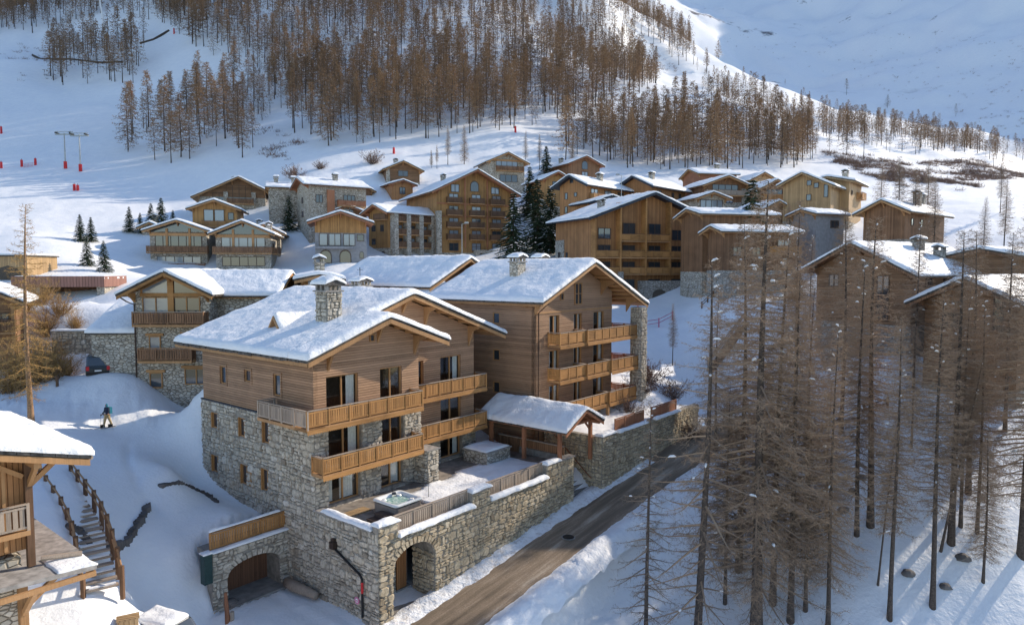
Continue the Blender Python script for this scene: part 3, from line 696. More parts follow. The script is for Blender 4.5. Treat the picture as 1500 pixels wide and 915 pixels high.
# ------------------------------------------------------------------ main chalet (house axes: x along the road, y away from it)
A = empty('main_chalet', (P0[0], P0[1], 0), RZ_A, 'large chalet of tan larch boards over rubble stone with two gables, right above the road', 'chalet')
FL = frame_mat((0,14.2,0), (0,-1,0), (-1,0,0)); vl = lambda v: 14.2-v       # long side towards the ski track
FF1 = frame_mat((0,0,0), (1,0,0), (0,-1,0)); FF2 = frame_mat((0,2,0), (1,0,0), (0,-1,0)); FR1 = frame_mat((8.8,0,0), (0,1,0), (1,0,0)); FR2 = frame_mat((16.8,2,0), (0,1,0), (1,0,0))
SL = .36; ZR2 = 15.35; XR2 = 9.1; ZR1 = 13.92; XR1 = XR2-(ZR2-ZR1)/SL
def rz2(x): return ZR2-SL*abs(x-XR2)
def rz1(x): return ZR1-SL*abs(x-XR1)
WS, WD = 7.35, .3
left_top = [(11.15, 8.75, .85, 1.3), (7.75, 9.25, .85, .85), (4.08, 8.7, .85, 1.45)]
left_mid = [(12.25, 5.35, 1.0, 1.15), (8.45, 5.3, .85, 1.35), (5.35, 5.35, .85, 1.5)]
left_low = [(12.4, 2.05, 1.0, 1.25), (8.3, 1.95, .9, 1.4), (5.6, 2.05, .85, 1.5)]
opL = [(vl(v)-w/2, vl(v)+w/2, z, z+h) for v, z, w, h in left_top+left_mid+left_low]
f1 = [(2.18, 7.55, 2.5, 2.7), (6.24, 7.55, 1.95, 2.75), (2.25, 4.5, 2.6, 2.45), (6.24, 4.5, 1.95, 2.5), (2.15, 2.02, 2.5, 2.3), (6.15, 2.02, 1.95, 2.3)]
opF1 = [(x-w/2, x+w/2, z, z+h) for x, z, w, h in f1]
f2 = [(10.7, 7.6, .9, 2.5), (14.1, 7.55, 2.3, 2.6), (14.1, 4.45, 2.3, 2.5), (14.0, 2.05, 2.4, 2.3), (10.2, 4.5, .9, 2.3)]
opF2 = [(x-w/2, x+w/2, z, z+h) for x, z, w, h in f2]
# upper timber walls
wall_panel(A, FL, 0, 14.2, WS, 11.55, opL, WD, M['clad'], 'timber_wall')
wall_panel(A, FF1, WD, 8.8, WS, 11.5, opF1, WD, M['clad'], 'timber_wall')
MB().prism([(WD, 11.5), (8.8, 11.5), (8.8, rz1(8.8)-.4), (XR1, ZR1-.4), (WD, rz1(WD)-.4)], 0, .3).build('gable_wall', M['clad'], A)
wall_panel(A, FF2, 8.8, 16.8, 4.35, 11.5, opF2, WD, M['clad'], 'timber_wall')
MB().prism([(4.5, 11.5), (16.8, 11.5), (16.8, rz2(16.8)-.4), (XR2, ZR2-.4), (4.5, rz2(4.5)-.4)], 2, 2.3).build('gable_wall', M['clad'], A)
MB().box(8.5, 8.8, .3, 2.0, WS, 12.0).build('return_wall', M['clad'], A)
MB().box(16.5, 16.8, 2.3, 14.2, -2, 12.2).build('timber_wall', M['clad'], A)
MB().prism([(0, WS), (16.5, WS), (16.5, rz2(16.5)-.4), (XR2, ZR2-.4), (.3, rz2(.3)-.4)], 13.9, 14.2).build('timber_wall', M['clad'], A)
MB().box(.3, 16.5, 3.2, 13.9, 1.9, 2.0).build('floor_slab', M['concrete'], A)
# stone lower walls: backing and single stones
ms = Masonry(A, M['stone'])
SK = lambda ops: (lambda a, b, z0, z1: any(a < o[1]-.02 and b > o[0]+.02 and z0 < o[3]-.02 and z1 > o[2]+.02 for o in ops))
def stone_wall(FM, x0, x1, z0, z1, ops, seed, weight=1.0, th=.3):
    wall_panel(A, FM, x0, x1, z0, z1, ops, th, M['mortar'], 'masonry_wall')
    # cut the field into columns round the openings so that stones end at the jambs
    xs = sorted({x0, x1, *[v for o in ops for v in o[:2] if x0 < v < x1]})
    zs = sorted({z0, z1, *[v for o in ops for v in o[2:4] if z0 < v < z1]})
    ms.wall(FM, x0, x1, z0, z1, 1., SK(ops), seed, weight)
    for k, o in enumerate(ops):   # jamb stones beside an opening
        rg = random.Random(seed*31+k); z = o[2]
        while z < o[3]-.1:
            h = min(rg.uniform(.2, .4), o[3]-z)
            for a, b in ((o[0]-rg.uniform(.2, .5), o[0]), (o[1], o[1]+rg.uniform(.2, .5))):
                if a > x0 and b < x1: V, F = stone_geo(rg, a, b, z, z+h); ms.piece(FM, V, F, (b-a)*h*.8)
            z += h
lowL = [o for o in opL if o[3] < WS]; lowF = [o for o in opF1 if o[3] < WS]; lowF2 = [o for o in opF2 if o[3] < 4.4]
FLs = frame_mat((-.12,14.3,0), (0,-1,0), (-1,0,0))
stone_wall(FLs, 0, 14.3+6.2, -4.5, 1.95, [o for o in lowL if o[3] < 1.9], 3, 1.15)
stone_wall(FLs, 0, 14.45, 1.95, WS-.05, lowL, 4, 1.0)
stone_wall(frame_mat((0,-.12,0), (1,0,0), (0,-1,0)), -.12, 8.85, .6, WS-.05, lowF, 5, .9)
stone_wall(frame_mat((0,1.9,0), (1,0,0), (0,-1,0)), 8.8, 16.9, .6, 4.3, lowF2, 6, .6)
ms.wall(frame_mat((8.9,-.1,0), (0,1,0), (1,0,0)), 0, 2.0, .8, 7.0, 1., None, 7, .5); MB().box(8.55, 8.88, .2, 2.0, .6, WS).build('masonry_wall', M['mortar'], A)
# buttress under the balcony end
MB().box(8.2, 9.3, -1.45, -.15, .6, 4.22).build('buttress', M['mortar'], A)
ms.wall(frame_mat((8.2,-1.46,0), (1,0,0), (0,-1,0)), 0, 1.1, .8, 4.22, .9, None, 8, .9); ms.wall(frame_mat((8.19,-.15,0), (0,-1,0), (-1,0,0)), 0, 1.3, .8, 4.22, .9, None, 9, .9)
MB().box(8.1, 9.4, -1.56, -.12, 4.222, 4.3).build('coping', M['cap'], A)
ms.finish(300)
MB().box(-.16, .02, -.2, 14.35, WS-.05, WS+.03).build('flashing', M['blue_metal'], A)
# windows
for i, (v, z, w, h) in enumerate(left_top): window(A, FL, vl(v), z, w, h, 1, (), 'frame', 'glass', out=-.12, room=False); 
tr_ = MB()
for v, z, w, h in left_top:   # surrounds
    x = vl(v); m = MB().box(x-w/2-.14, x-w/2, 0, .05, z-.14, z+h+.14).box(x+w/2, x+w/2+.14, 0, .05, z-.14, z+h+.14).box(x-w/2, x+w/2, 0, .05, z+h, z+h+.14).box(x-w/2, x+w/2, 0, .05, z-.14, z); inst('window_surround', m.mesh('window_surround', M['clad']), A, FL)
sh_cfg = {0: [(-.5, math.pi*.97)], 3: [(-.5, math.pi*.97)], 4: [(.46, .02)]}
for i, (v, z, w, h) in enumerate(left_mid+left_low):
    window(A, FLs, vl(v)+.1, z, w, h, 1, (), 'frame', 'glass', out=-.14, shut=[(sx if sx > 0 else -w/2+.02, a) for sx, a in sh_cfg.get(i, [])])
    inst('window_jamb', MB().box(vl(v)+.1-w/2, vl(v)+.1-w/2+.06, -.1, .07, z, z+h).box(vl(v)+.1+w/2-.06, vl(v)+.1+w/2, -.1, .07, z, z+h).mesh('window_jamb', M['gold']), A, FLs)
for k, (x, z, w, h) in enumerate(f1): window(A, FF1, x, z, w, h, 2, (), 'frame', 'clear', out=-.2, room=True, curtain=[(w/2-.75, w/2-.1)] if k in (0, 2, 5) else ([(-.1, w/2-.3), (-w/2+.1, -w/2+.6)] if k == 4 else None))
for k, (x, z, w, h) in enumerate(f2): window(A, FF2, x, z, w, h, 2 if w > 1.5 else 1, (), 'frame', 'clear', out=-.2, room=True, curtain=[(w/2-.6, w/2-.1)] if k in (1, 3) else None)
window(A, FF1, 4.6, 12.2, .4, .5, 1, (), 'frame', 'glass', out=.02)
# carved frieze lines and corner boards
for FM, a, b in ((FL, .02, 14.0), (FF1, .0, 8.8), (FF2, 8.85, 16.75)):
    m = MB(); n = int((b-a)/.2); z = 11.0
    for k in range(n): x = a+(b-a)*k/n; m.prism([(x, z), (x+.2, z), (x+.2, z-.08), (x+.1, z-.15), (x, z-.08)], .003, .035)
    m.box(a, b, .003, .045, z, z+.06); inst('frieze', m.mesh('frieze', M['clad']), A, FM)
MB().box(-.035, .14, -.035, .14, WS, 11.45).build('corner_board', M['clad'], A)
# roofs
mainR = roof(A, -1.25, 2*XR2+1.25, XR2, ZR2, SL, .75, 15.9, beam='beam', snow=0, seed=1.)
rt = .16; x1e = XR1+5.5
MB().prism([(-1.25, rz1(-1.25)-rt), (XR1, ZR1-rt), (x1e, rz1(x1e)-rt), (x1e, rz1(x1e)), (XR1, ZR1), (-1.25, rz1(-1.25))], -1.3, .74).build('roof', M['lauze'], A)
MB().prism([(XR1, ZR1-rt), (x1e, rz1(x1e)-rt), (x1e, rz1(x1e)), (XR1, ZR1)], .74, 2.0).build('roof', M['lauze'], A)
MB().prism([(-1.2, rz1(-1.2)-rt-.1), (XR1, ZR1-rt-.1), (x1e-.05, rz1(x1e)-rt-.1), (x1e-.05, rz1(x1e)-rt), (XR1, ZR1-rt), (-1.2, rz1(-1.2)-rt)], -1.25, 1.95).build('roof_deck', M['beam'], A)
for a, b in ((-1.22, XR1), (XR1, x1e-.03)):
    MB().prism([(a, rz1(a)-rt-.3), (b, rz1(b)-rt-.3), (b, rz1(b)-rt-.01), (a, rz1(a)-rt-.01)], -1.36, -1.28).build('bargeboard', M['beam'], A)
sh2 = gable_h(XR2, ZR2+.02, SL); sh1 = gable_h(XR1, ZR1+.02, SL)
snow_sheet(A, -1.28, 2*XR2+1.28, .68, 15.95, sh2, .42, .28, edge=lambda X, Y: np.minimum(np.minimum(X+1.28, 2*XR2+1.28-X), np.minimum(np.where(X < XR1, 9, Y-.68), 15.95-Y)), seed=2.)
snow_sheet(A, -1.28, x1e+.03, -1.36, 2.1, sh1, .42, .28, mask=lambda X, Y: (X > XR1-.2) | (Y < .82), edge=lambda X, Y: np.minimum(np.minimum(X+1.28, x1e+.03-X), Y+1.36), seed=2.)
# slate ends, eaves board and rafter ends along the long side
rg = random.Random(4); e = MB()
for k in range(42):
    a = -1.3+17.2*k/42; o_ = rg.uniform(.03, .16); e.box(-1.25-o_, -1.25, a, a+.39, rz1(-1.25)-.15-o_*.36, rz1(-1.25)+.02-o_*.36)
kind(e.build('slate_edge', M['lauze'], mainR), 'stuff')
MB().box(-1.27, -1.17, -1.25, 15.85, rz1(-1.2)-.42, rz1(-1.2)-.2).build('eaves_board', M['beam'], A)
for v in (.5, 2.4, 6.2, 9.4, 13.4): MB().prism([(-1.05, rz1(-1.05)-.32), (0, rz1(0)-.35), (0, rz1(0)-.85), (-.5, rz1(-.5)-.8), (-1.05, rz1(-1.05)-.55)], v, v+.35).build('roof_bracket', M['beam'], A)
for x in (1.1, XR1, 8.4): bracket(A, x, 0, -1.2, rz1(x)-.36, 'beam', 1.5)
for x in (11.3, 16.2): bracket(A, x, 2, .85, rz2(x)-.36, 'beam', 1.7)
bracket(A, XR2, 2, .85, ZR2-.36, 'beam', 1.2)
for x in (2.4, 3.8, 6.6, 7.6, 9.3): MB().box(x-.06, x+.06, -1.24, -.01, rz1(x)-.46, rz1(x)-.27).build('rafter', M['beam'], A)
for x in (12.6, 13.9, 15.0, 17.3): MB().box(x-.06, x+.06, .8, 1.99, rz2(x)-.46, rz2(x)-.27).build('rafter', M['beam'], A)
# chimney and the little roof hatch
ch = MB().box(2.9, 4.1, 2.6, 3.8, 12.6, 15.5).build('chimney', M['mortar'], A); mc = Masonry(ch, M['stone'])
mc.wall(frame_mat((2.9,2.59,0), (1,0,0), (0,-1,0)), 0, 1.2, 12.9, 15.5, .8, None, 21); mc.wall(frame_mat((2.89,3.8,0), (0,-1,0), (-1,0,0)), 0, 1.2, 12.9, 15.5, .8, None, 22); mc.wall(frame_mat((4.11,2.6,0), (0,1,0), (1,0,0)), 0, 1.2, 12.9, 15.5, .8, None, 23)
mc.finish(300)
m = MB()
for x in (3.0, 4.0):
    for y in (2.7, 3.2, 3.7): m.box(x-.12, x+.12, y-.1, y+.1, 15.6, 15.95)
m.build('chimney_pier', M['cap'], ch); MB().box(2.75, 4.25, 2.45, 3.95, 15.5, 15.6).build('chimney_cap', M['cap'], ch)
MB().prism([(2.7, 15.95), (4.3, 15.95), (4.3, 16.02), (3.5, 16.4), (2.7, 16.02)], 2.4, 4.0).build('chimney_roof', M['lauze'], ch)
snow_sheet(ch, 2.68, 4.32, 2.38, 4.02, gable_h(3.5, 16.41, .46), .28, .2, seed=9, name='snow_cap', bulge=.02)
# hatch dormer: little gable facing down the slope (towards -x)
hy, hx = 6.6, 1.2; hz = rz2(hx)
dm = MB().prism([(hy-.62, hz+.05), (hy+.62, hz+.05), (hy, hz+.98)], hx+.55, hx+2.2, 'x').build('dormer', M['beam'], A)
MB().prism([(hy-.3, hz+.2), (hy+.3, hz+.2), (hy, hz+.62)], hx+.5, hx+.56, 'x').build('dormer_shade_panel', M['room'], dm)  # solid dark panel, shade of the dormer hollow put into its colour
for q in (-1, 1): MB().prism([(hy+q*.95, hz+.02), (hy+q*.8, hz-.05), (hy, hz+1.12), (hy, hz+1.3)], hx+.1, hx+2.4, 'x').build('dormer_roof', M['beam'], dm)
snow_sheet(dm, hx+.25, hx+4.0, hy-1.15, hy+1.15, lambda X, Y: np.maximum(hz+1.27-1.25*np.abs(Y-hy), rz2(0)+SL*X-.1), .3, .15, seed=5, name='dormer_snow', bulge=.03)
# balconies
balcony(A, FF1, -1.4, 8.0, 7.5, 1.35, indiv=True, sides=(0, 1))
FLb = frame_mat((0,0,0), (0,-1,0), (-1,0,0)); balcony(A, FLb, -4.2, 1.35, 7.5, 1.4, indiv=True, sides=(1, 0), trim=False, mat='rail_grey', in0=.13)
balcony(A, FF1, -.35, 8.0, 4.45, 1.35, indiv=True, sides=(1, 1), in0=.13)
balcony(A, FF2, 8.9, 17.0, 7.45, 1.3, indiv=True, sides=(0, 1)); balcony(A, FF2, 8.9, 17.0, 4.35, 1.3, indiv=True, sides=(0, 1))
inst('downpipe', MB().tube([(9.2, .12, 7.2), (9.2, .12, 2.1)], .05).mesh('downpipe', M['blue_metal']), A, FF2)

# ------------------------------------------------------------------ terrace wall by the road
def axes_empty(name, label, cat, u=0., v=0., z=0.): return empty(name, uvw(u, v, z), RZ_A, label, cat)
TZ = 2.0
T = axes_empty('terrace_wall', 'long rubble stone retaining wall with arched entrance and timber rail along the brown road', 'wall')
FT = frame_mat((0,-6.2,0), (1,0,0), (0,-1,0)); mt = Masonry(T, M['stone_warm'])
AX0, AX1, AZT, ASP = .95, 4.3, .6, -.55     # arch opening
acx = (AX0+AX1)/2; ahw = (AX1-AX0)/2
def arch_z(x): return ASP+(AZT-ASP)*math.sqrt(max(0, 1-((x-acx)/ahw)**2))
LEDGES = [(1.35, 7.7), (9.5, 15.9)]; LZ = 1.35
m = MB()
def low(x): return any(a < x < b for a, b in LEDGES)
xs = sorted({-.1, 19.5, AX0, AX1, *[v for p in LEDGES for v in p], *[AX0+(AX1-AX0)*k/14 for k in range(15)]})
for a, b in zip(xs[:-1], xs[1:]):
    mid = (a+b)/2; top = LZ if low(mid) else 2.3
    if AX0 < mid < AX1: m.add([(a,-.5,arch_z(a)),(b,-.5,arch_z(b)),(b,0,arch_z(b)),(a,0,arch_z(a)),(a,-.5,top),(b,-.5,top),(b,0,top),(a,0,top)], [(0,3,2,1),(4,5,6,7),(0,1,5,4),(1,2,6,5),(2,3,7,6),(3,0,4,7)])
    else: m.box(a, b, -.5, 0, -5, top)
inst('masonry_wall', m.mesh('masonry_wall', M['mortar']), T, FT)
def skT(a, b, z0, z1):
    cx, cz = (a+b)/2, (z0+z1)/2
    if AX0-.05 < cx < AX1+.05 and z0 < AZT+.4 and cz < arch_z(min(max(cx, AX0), AX1))+.42: return True
    if (a < AX1-.03 and b > AX0+.03) and z0 < ASP-.02: return True
    return low(cx) and z1 > LZ+.02
mt.wall(FT, -.12, AX0, -5, ASP, 1., None, 41, 1.2); mt.wall(FT, AX1, 19.5, -5, ASP, 1., None, 42, 1.2)
mt.wall(FT, -.12, 19.5, ASP, LZ, 1., skT, 43, 1.2); mt.wall(FT, -.12, 1.35, LZ, 2.3, 1., None, 44); mt.wall(FT, 7.7, 9.5, LZ, 2.3, 1., None, 45); mt.wall(FT, 15.9, 19.5, LZ, 2.3, 1., None, 46)
mt.wall(frame_mat((19.51,-6.2,0), (0,1,0), (1,0,0)), 0, 5, -5, 2.3, 1., None, 47, .6); MB().box(19.1, 19.5, -5.7, -1.0, -5, 2.3).build('masonry_wall', M['mortar'], T)
mt.wall(frame_mat((AX1+.01,-6.2,0), (0,1,0), (-1,0,0)), .05, 2.0, -4, ASP, 1., None, 48, .9); MB().box(AX1+.02, AX1+.6, -5.69, -4.2, -5, .8).build('masonry_wall', M['mortar'], T)
nv = 19
for k in range(nv):   # arch stones
    t0, t1 = math.pi*k/nv+.02, math.pi*(k+1)/nv-.02; rg = random.Random(k); r2 = rg.uniform(.36, .52)
    P_ = lambda t, r: (acx+math.cos(t)*(ahw+r), ASP+math.sin(t)*(AZT-ASP+r)); q = [P_(t0, .02), P_(t1, .02), P_(t1, r2), P_(t0, r2)]
    y1 = rg.uniform(.07, .12); cx = sum(p[0] for p in q)/4; cz = sum(p[1] for p in q)/4
    V = [(x, -.02, z) for x, z in q]+[(cx+(x-cx)*.9, y1, cz+(z-cz)*.93) for x, z in q]; mt.piece(FT, V, [(0,1,5,4),(1,2,6,5),(2,3,7,6),(3,0,4,7),(4,5,6,7)], .5)
mt.finish(300)
for a, b, z in ((-.15, 1.35, 2.3), (7.65, 9.55, 2.3), (15.85, 19.6, 2.3)): MB().box(a, b, -6.32, -5.62, z+.003, z+.1).build('coping', M['cap'], T)
for a, b in LEDGES: MB().box(a, b, -6.34, -5.65, LZ+.003, LZ+.09).build('coping', M['cap'], T)
MB().box(-.2, .42, -5.6, .0, 1.955, 2.05).build('coping', M['cap'], T)
flat = lambda z: (lambda X, Y: np.full(X.shape, z))
for a, b, z, y0, y1, th in ((1.38, 7.68, LZ+.09, -6.42, -5.98, .36), (9.52, 15.88, LZ+.09, -6.42, -5.98, .36), (7.65, 9.5, 2.4, -6.3, -5.65, .26), (-.18, 1.3, 2.4, -6.32, -5.65, .2), (15.9, 17.6, 2.4, -6.3, -5.65, .25)):
    snow_sheet(T, a, b, y0, y1, flat(z), th, .2, seed=a, name='wall_snow', bulge=.14)
snow_sheet(T, -.16, .36, -5.6, -.8, flat(2.05), .22, .2, seed=1.7, name='wall_snow', bulge=.08)
for a, b in LEDGES: balcony(T, frame_mat((0,-4.55,0), (1,0,0), (0,-1,0)), a, b, LZ+.1, 1.32, mat='rail_grey', rail='rail_grey', indiv=True, sides=(0, 0), trim=False, in0=1.12)
# terrace floor, entrance under the arch
def floor_mat():
    return plain('terrace_paving', (.23,.20,.17), .85, vary=.35, scale=2.)
M['paving'] = floor_mat()
MB().box(.2, 19.1, -5.7, 3.0, TZ-.35, TZ-.2).build('terrace_floor', M['paving'], T)
snow_sheet(T, 5.6, 17.2, -5.6, -.4, flat(TZ-.2), .2, .35, seed=8, name='terrace_snow', mask=lambda X, Y: (Y < -1.6+1.1*vnoise(X*.6, Y*.6)+.05*(X-6)) & ((X-5.6)+1.5*vnoise(X, Y*1.3) > .3), edge=lambda X, Y: np.full(X.shape, .12), bulge=.02)
MB().box(AX0-.3, AX1+.02, -5.69, -3.2, -5, -3.42).build('entrance_floor', M['concrete'], T)
MB().box(AX0-.3, AX1+.4, -3.2, -3.0, -5, 1.4).build('entrance_back_wall', M['mortar'], T)
MB().box(AX0-.4, AX0-.01, -5.69, -3.2, -5, 1.4).build('entrance_side_wall', M['stone_far'], T)
MB().box(1.25, 2.35, -3.26, -3.19, -3.4, -.75).build('door', M['door'], T); MB().box(3.2, 4.0, -3.9, -3.83, -3.2, -.7).build('door', M['door'], T)
MB().box(2.5, 3.1, -3.9, -3.2, -3.42, 1.3).build('stone_pier', M['stone_far'], T); MB().box(3.1, 4.3, -4.0, -3.2, -3.42, -3.2).build('step', M['concrete'], T)

# garage beside the house
G_ = axes_empty('garage', 'stone faced garage with arched brown door and timber balustrade on top', 'garage', 0, 0)
FG = frame_mat((0,3.0,0), (1,0,0), (0,-1,0)); mg = Masonry(G_, M['stone']); gx0, gx1, gzt, gsp = -4.3, -.75, -.95, -1.75
gcx = (gx0+gx1)/2; ghw = (gx1-gx0)/2
def garch(x): return gsp+(gzt-gsp)*math.sqrt(max(0, 1-((x-gcx)/ghw)**2))
m = MB(); xs = [-5.25]+[gx0+(gx1-gx0)*k/14 for k in range(15)]+[-.14]
for a, b in zip(xs[:-1], xs[1:]):
    if gx0 <= a < gx1: m.add([(a,-.6,garch(a)),(b,-.6,garch(b)),(b,0,garch(b)),(a,0,garch(a)),(a,-.6,.0),(b,-.6,0.),(b,0,0.),(a,0,0.)], [(0,3,2,1),(4,5,6,7),(0,1,5,4),(1,2,6,5),(2,3,7,6),(3,0,4,7)])
    else: m.box(a, b, -.6, 0, -4.5, 0.)
inst('masonry_wall', m.mesh('masonry_wall', M['mortar']), G_, FG)
mg.wall(FG, -5.25, gx0, -4.5, gsp, .9, None, 61); mg.wall(FG, gx1, -.14, -4.5, gsp, .9, None, 62)
mg.wall(FG, -5.25, -.14, gsp, 0, .9, lambda a, b, z0, z1: gx0-.02 < (a+b)/2 < gx1+.02 and (z0+z1)/2 < garch(min(max((a+b)/2, gx0), gx1))+.45, 63)
for k in range(17):
    t0, t1 = math.pi*k/17+.02, math.pi*(k+1)/17-.02; rg = random.Random(k+50); r2 = rg.uniform(.36, .5)
    P_ = lambda t, r: (gcx+math.cos(t)*(ghw+r), gsp+math.sin(t)*(gzt-gsp+r)); q = [P_(t0, .02), P_(t1, .02), P_(t1, r2), P_(t0, r2)]
    y1 = rg.uniform(.07, .12); cx = sum(p[0] for p in q)/4; cz = sum(p[1] for p in q)/4
    mg.piece(FG, [(x, -.02, z) for x, z in q]+[(cx+(x-cx)*.9, y1, cz+(z-cz)*.93) for x, z in q], [(0,1,5,4),(1,2,6,5),(2,3,7,6),(3,0,4,7),(4,5,6,7)], .5)
mg.finish(300)
MB().box(-5.3, -.14, 2.86, 3.7, .003, .1).build('coping', M['cap'], G_)
MB().box(gx0-.05, gx1+.05, 4.55, 4.62, -4, -.9).build('garage_door', M['garage'], G_); MB().box(gx0-.3, gx0, 3.6, 4.6, -4, 0).build('garage_side_wall', M['mortar'], G_); MB().box(gx1, gx1+.3, 3.6, 4.6, -4, 0).build('garage_side_wall', M['mortar'], G_)
MB().box(gx0, gx1, 2.3, 4.55, -4, -3.36).build('garage_apron', M['concrete'], G_); MB().box(-5.2, -.14, 3.6, 4.9, -.35, -.02).build('garage_roof', M['concrete'], G_)
balcony(G_, frame_mat((0,4.2,0), (1,0,0), (0,-1,0)), -5.2, -.15, .1, .95, mat='gold', rail='gold', indiv=True, sides=(0, 0), trim=False, in0=.75)
snow_sheet(G_, -5.25, -.2, 2.8, 3.2, flat(.1), .14, .2, seed=3, name='wall_snow', bulge=.04)
snow_sheet(G_, -5.15, -.5, 3.3, 3.52, flat(1.27), .13, .2, seed=3.5, name='rail_snow', bulge=.03)
# ------------------------------------------------------------------ second chalet with three storeys of balconies
B = empty('balcony_chalet', uvw(21.4, -.8, 0), RZ_A, 'tan boarded chalet with three rows of golden balconies and a stone corner column', 'chalet')
bw, bd = 12.6, 11.5; BF = face_frames(bw, bd); BXR = 6.9; BZR = 17.75; BS = .43
bz = lambda x: BZR-BS*abs(x-BXR)
bwin = [(x, z, w, 2.25) for z in (10.75, 7.65, 4.55) for x, w in ((2.9, 1.5), (6.6, 1.35), (10.2, 1.9))]
bop = [(x-w/2, x+w/2, z, z+h) for x, z, w, h in bwin]
wall_panel(B, BF['front'], 0, bw, 1.2, 14.4, bop, .3, M['clad'], 'timber_wall')
MB().prism([(0, 14.4), (bw, 14.4), (bw, bz(bw)-.35), (BXR, BZR-.35), (0, bz(0)-.35)], 0, .3).build('gable_wall', M['clad'], B)
lop = [(bd-4.3-.4, bd-4.3+.4, z, z+1.0) for z in (12.2, 8.9, 6.0)]
wall_panel(B, BF['left'], 0, bd, 1.2, bz(0)-.3, lop, .3, M['clad'], 'timber_wall'); wall_panel(B, BF['right'], .3, bd, 1.2, bz(bw)-.3, [], .3, M['clad'], 'timber_wall')
MB().box(-.1, bw+.1, -.1, bd+.1, -3, 1.2).build('stone_base', M['stone_far'], B); MB().box(.3, bw-.3, bd-.3, bd, 1.2, 14.4).build('timber_wall', M['clad'], B)
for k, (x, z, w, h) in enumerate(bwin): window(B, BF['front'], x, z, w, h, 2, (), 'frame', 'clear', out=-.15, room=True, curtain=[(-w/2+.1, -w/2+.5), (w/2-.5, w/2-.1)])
for o in lop: window(B, BF['left'], (o[0]+o[1])/2, o[2], .8, 1.0, 1, (), 'frame', 'glass', out=-.1)
window(B, BF['front'], 6.6, 13.8, 1.2, 2.0, 2, (1.0,), 'frame', 'glass', out=.02); window(B, BF['front'], 4.0, 14.3, .5, .6, 1, (), 'frame', 'glass', out=.02)
roof(B, -1.1, 16.9, BXR, BZR, BS, -1.7, bd+.6, beam='beam', snow=0, seed=3., s2=.42)
snow_sheet(B, -1.13, 16.93, -1.76, bd+.64, gable_h(BXR, BZR+.02, BS, .42), .42, .3, seed=6.)
for x in (.1, BXR, 10.6, 14.9): bracket(B, x, 0 if x < 13 else -.3, -1.55, (bz(x) if x < BXR else BZR-.42*(x-BXR))-.36, 'beam', 1.3)
for k in range(7): x = 9.5+k; MB().box(x-.06, x+.06, -1.6, 3., BZR-.42*(x-BXR)-.47, BZR-.42*(x-BXR)-.28).build('rafter', M['beam'], B)
m = MB().box(-.9, -.75, -1.2, bd, bz(-1)-.42, bz(-1)-.2); m.build('eaves_board', M['beam'], B)
for y in (.4, 4.2, 8.): MB().prism([(-.95, bz(-.95)-.32), (0, bz(0)-.35), (0, bz(0)-.85), (-.5, bz(-.5)-.75)], y, y+.35).build('roof_bracket', M['beam'], B)
inst('frieze', MB().box(0, bw, .003, .05, 13.2, 13.35).mesh('frieze', M['beam']), B, BF['front'])
for z, cuts in ((10.45, (1.9, 6.0, 15.1)), (7.35, (1.9, 6.0, 10.0, 15.1)), (4.25, (1.9, 9.9, 15.1))):
    for k, (a, b) in enumerate(zip(cuts[:-1], cuts[1:])):
        dp = 1.35+.15*k; balcony(B, BF['front'], a+.02, b-.02, z, dp, indiv=False, sides=(1, 1), bay=1.3, in0=.0)
    balcony(B, BF['right'], -1.4, 5.5, z, 2.4, indiv=False, sides=(0, 1), bay=1.3, mat='red_beam', rail='red_beam', deck='beam', trim=False)
col_ = MB().box(15.1, 16.3, -1.9, -.7, -3, 13.2).build('stone_column', M['mortar'], B); mb_ = Masonry(col_, M['stone'])
mb_.wall(frame_mat((15.1,-1.9,0), (1,0,0), (0,-1,0)), 0, 1.2, 0, 13.2, .9, None, 81); mb_.wall(frame_mat((15.1,-.7,0), (0,-1,0), (-1,0,0)), 0, 1.2, 0, 13.2, .9, None, 82); mb_.finish(300)
for x in (9.7, 1.6): MB().box(x, x+.25, -1.45, -1.2, 1.2, 4.1).build('timber_post', M['beam'], B)
inst('downpipe', MB().tube([(.9, .9, bz(-.9)-.2), (.45, .12, 13.3), (.45, .12, 1.3)], .055).mesh('downpipe', M['copper']), B, BF['front'])
chimney(B, 3.4, 4.6, 15.4, 17.7, w=1.15, d=1.0, stone='stone_far'); chimney(B, 9.4, 6.5, 15.9, 17.8, w=1.1, d=1.0, stone='stone_far')
# open shelter on the terrace
SHL = axes_empty('terrace_shelter', 'open timber shelter with snowy roof on posts at the end of the terrace', 'shelter')
sx, szr, ss = 20.1, 6.15, .52
roof(SHL, 17.3, 22.7, sx, szr, ss, -7.0, 2.2, t=.12, beam='red_beam', snow=0, seed=7., back=False)
snow_sheet(SHL, 17.27, 22.73, -7.05, 2.2, gable_h(sx, szr+.02, ss), .36, .26, seed=4., mask=lambda X, Y: (X < 21.2) | (Y < -1.0))
for u, v in ((17.9, -6.0), (18.0, -2.4), (18.1, 1.2), (22.2, -6.0)): MB().box(u-.13, u+.13, v-.13, v+.13, 1.5, szr-ss*abs(u-sx)-.25).build('timber_post', M['red_beam'], SHL)
for u in (17.9, 22.2): MB().box(u-.12, u+.12, -6.9, 2.0, szr-ss*abs(u-sx)-.5, szr-ss*abs(u-sx)-.24).build('purlin', M['red_beam'], SHL)
MB().beam((17.9, -6.0, 4.75), (22.2, -6.0, 4.75), .16, .22).build('tie_beam', M['red_beam'], SHL); MB().beam((sx, -6.0, 4.8), (sx, -6.0, szr-.25), .16, .16).build('king_post', M['red_beam'], SHL)
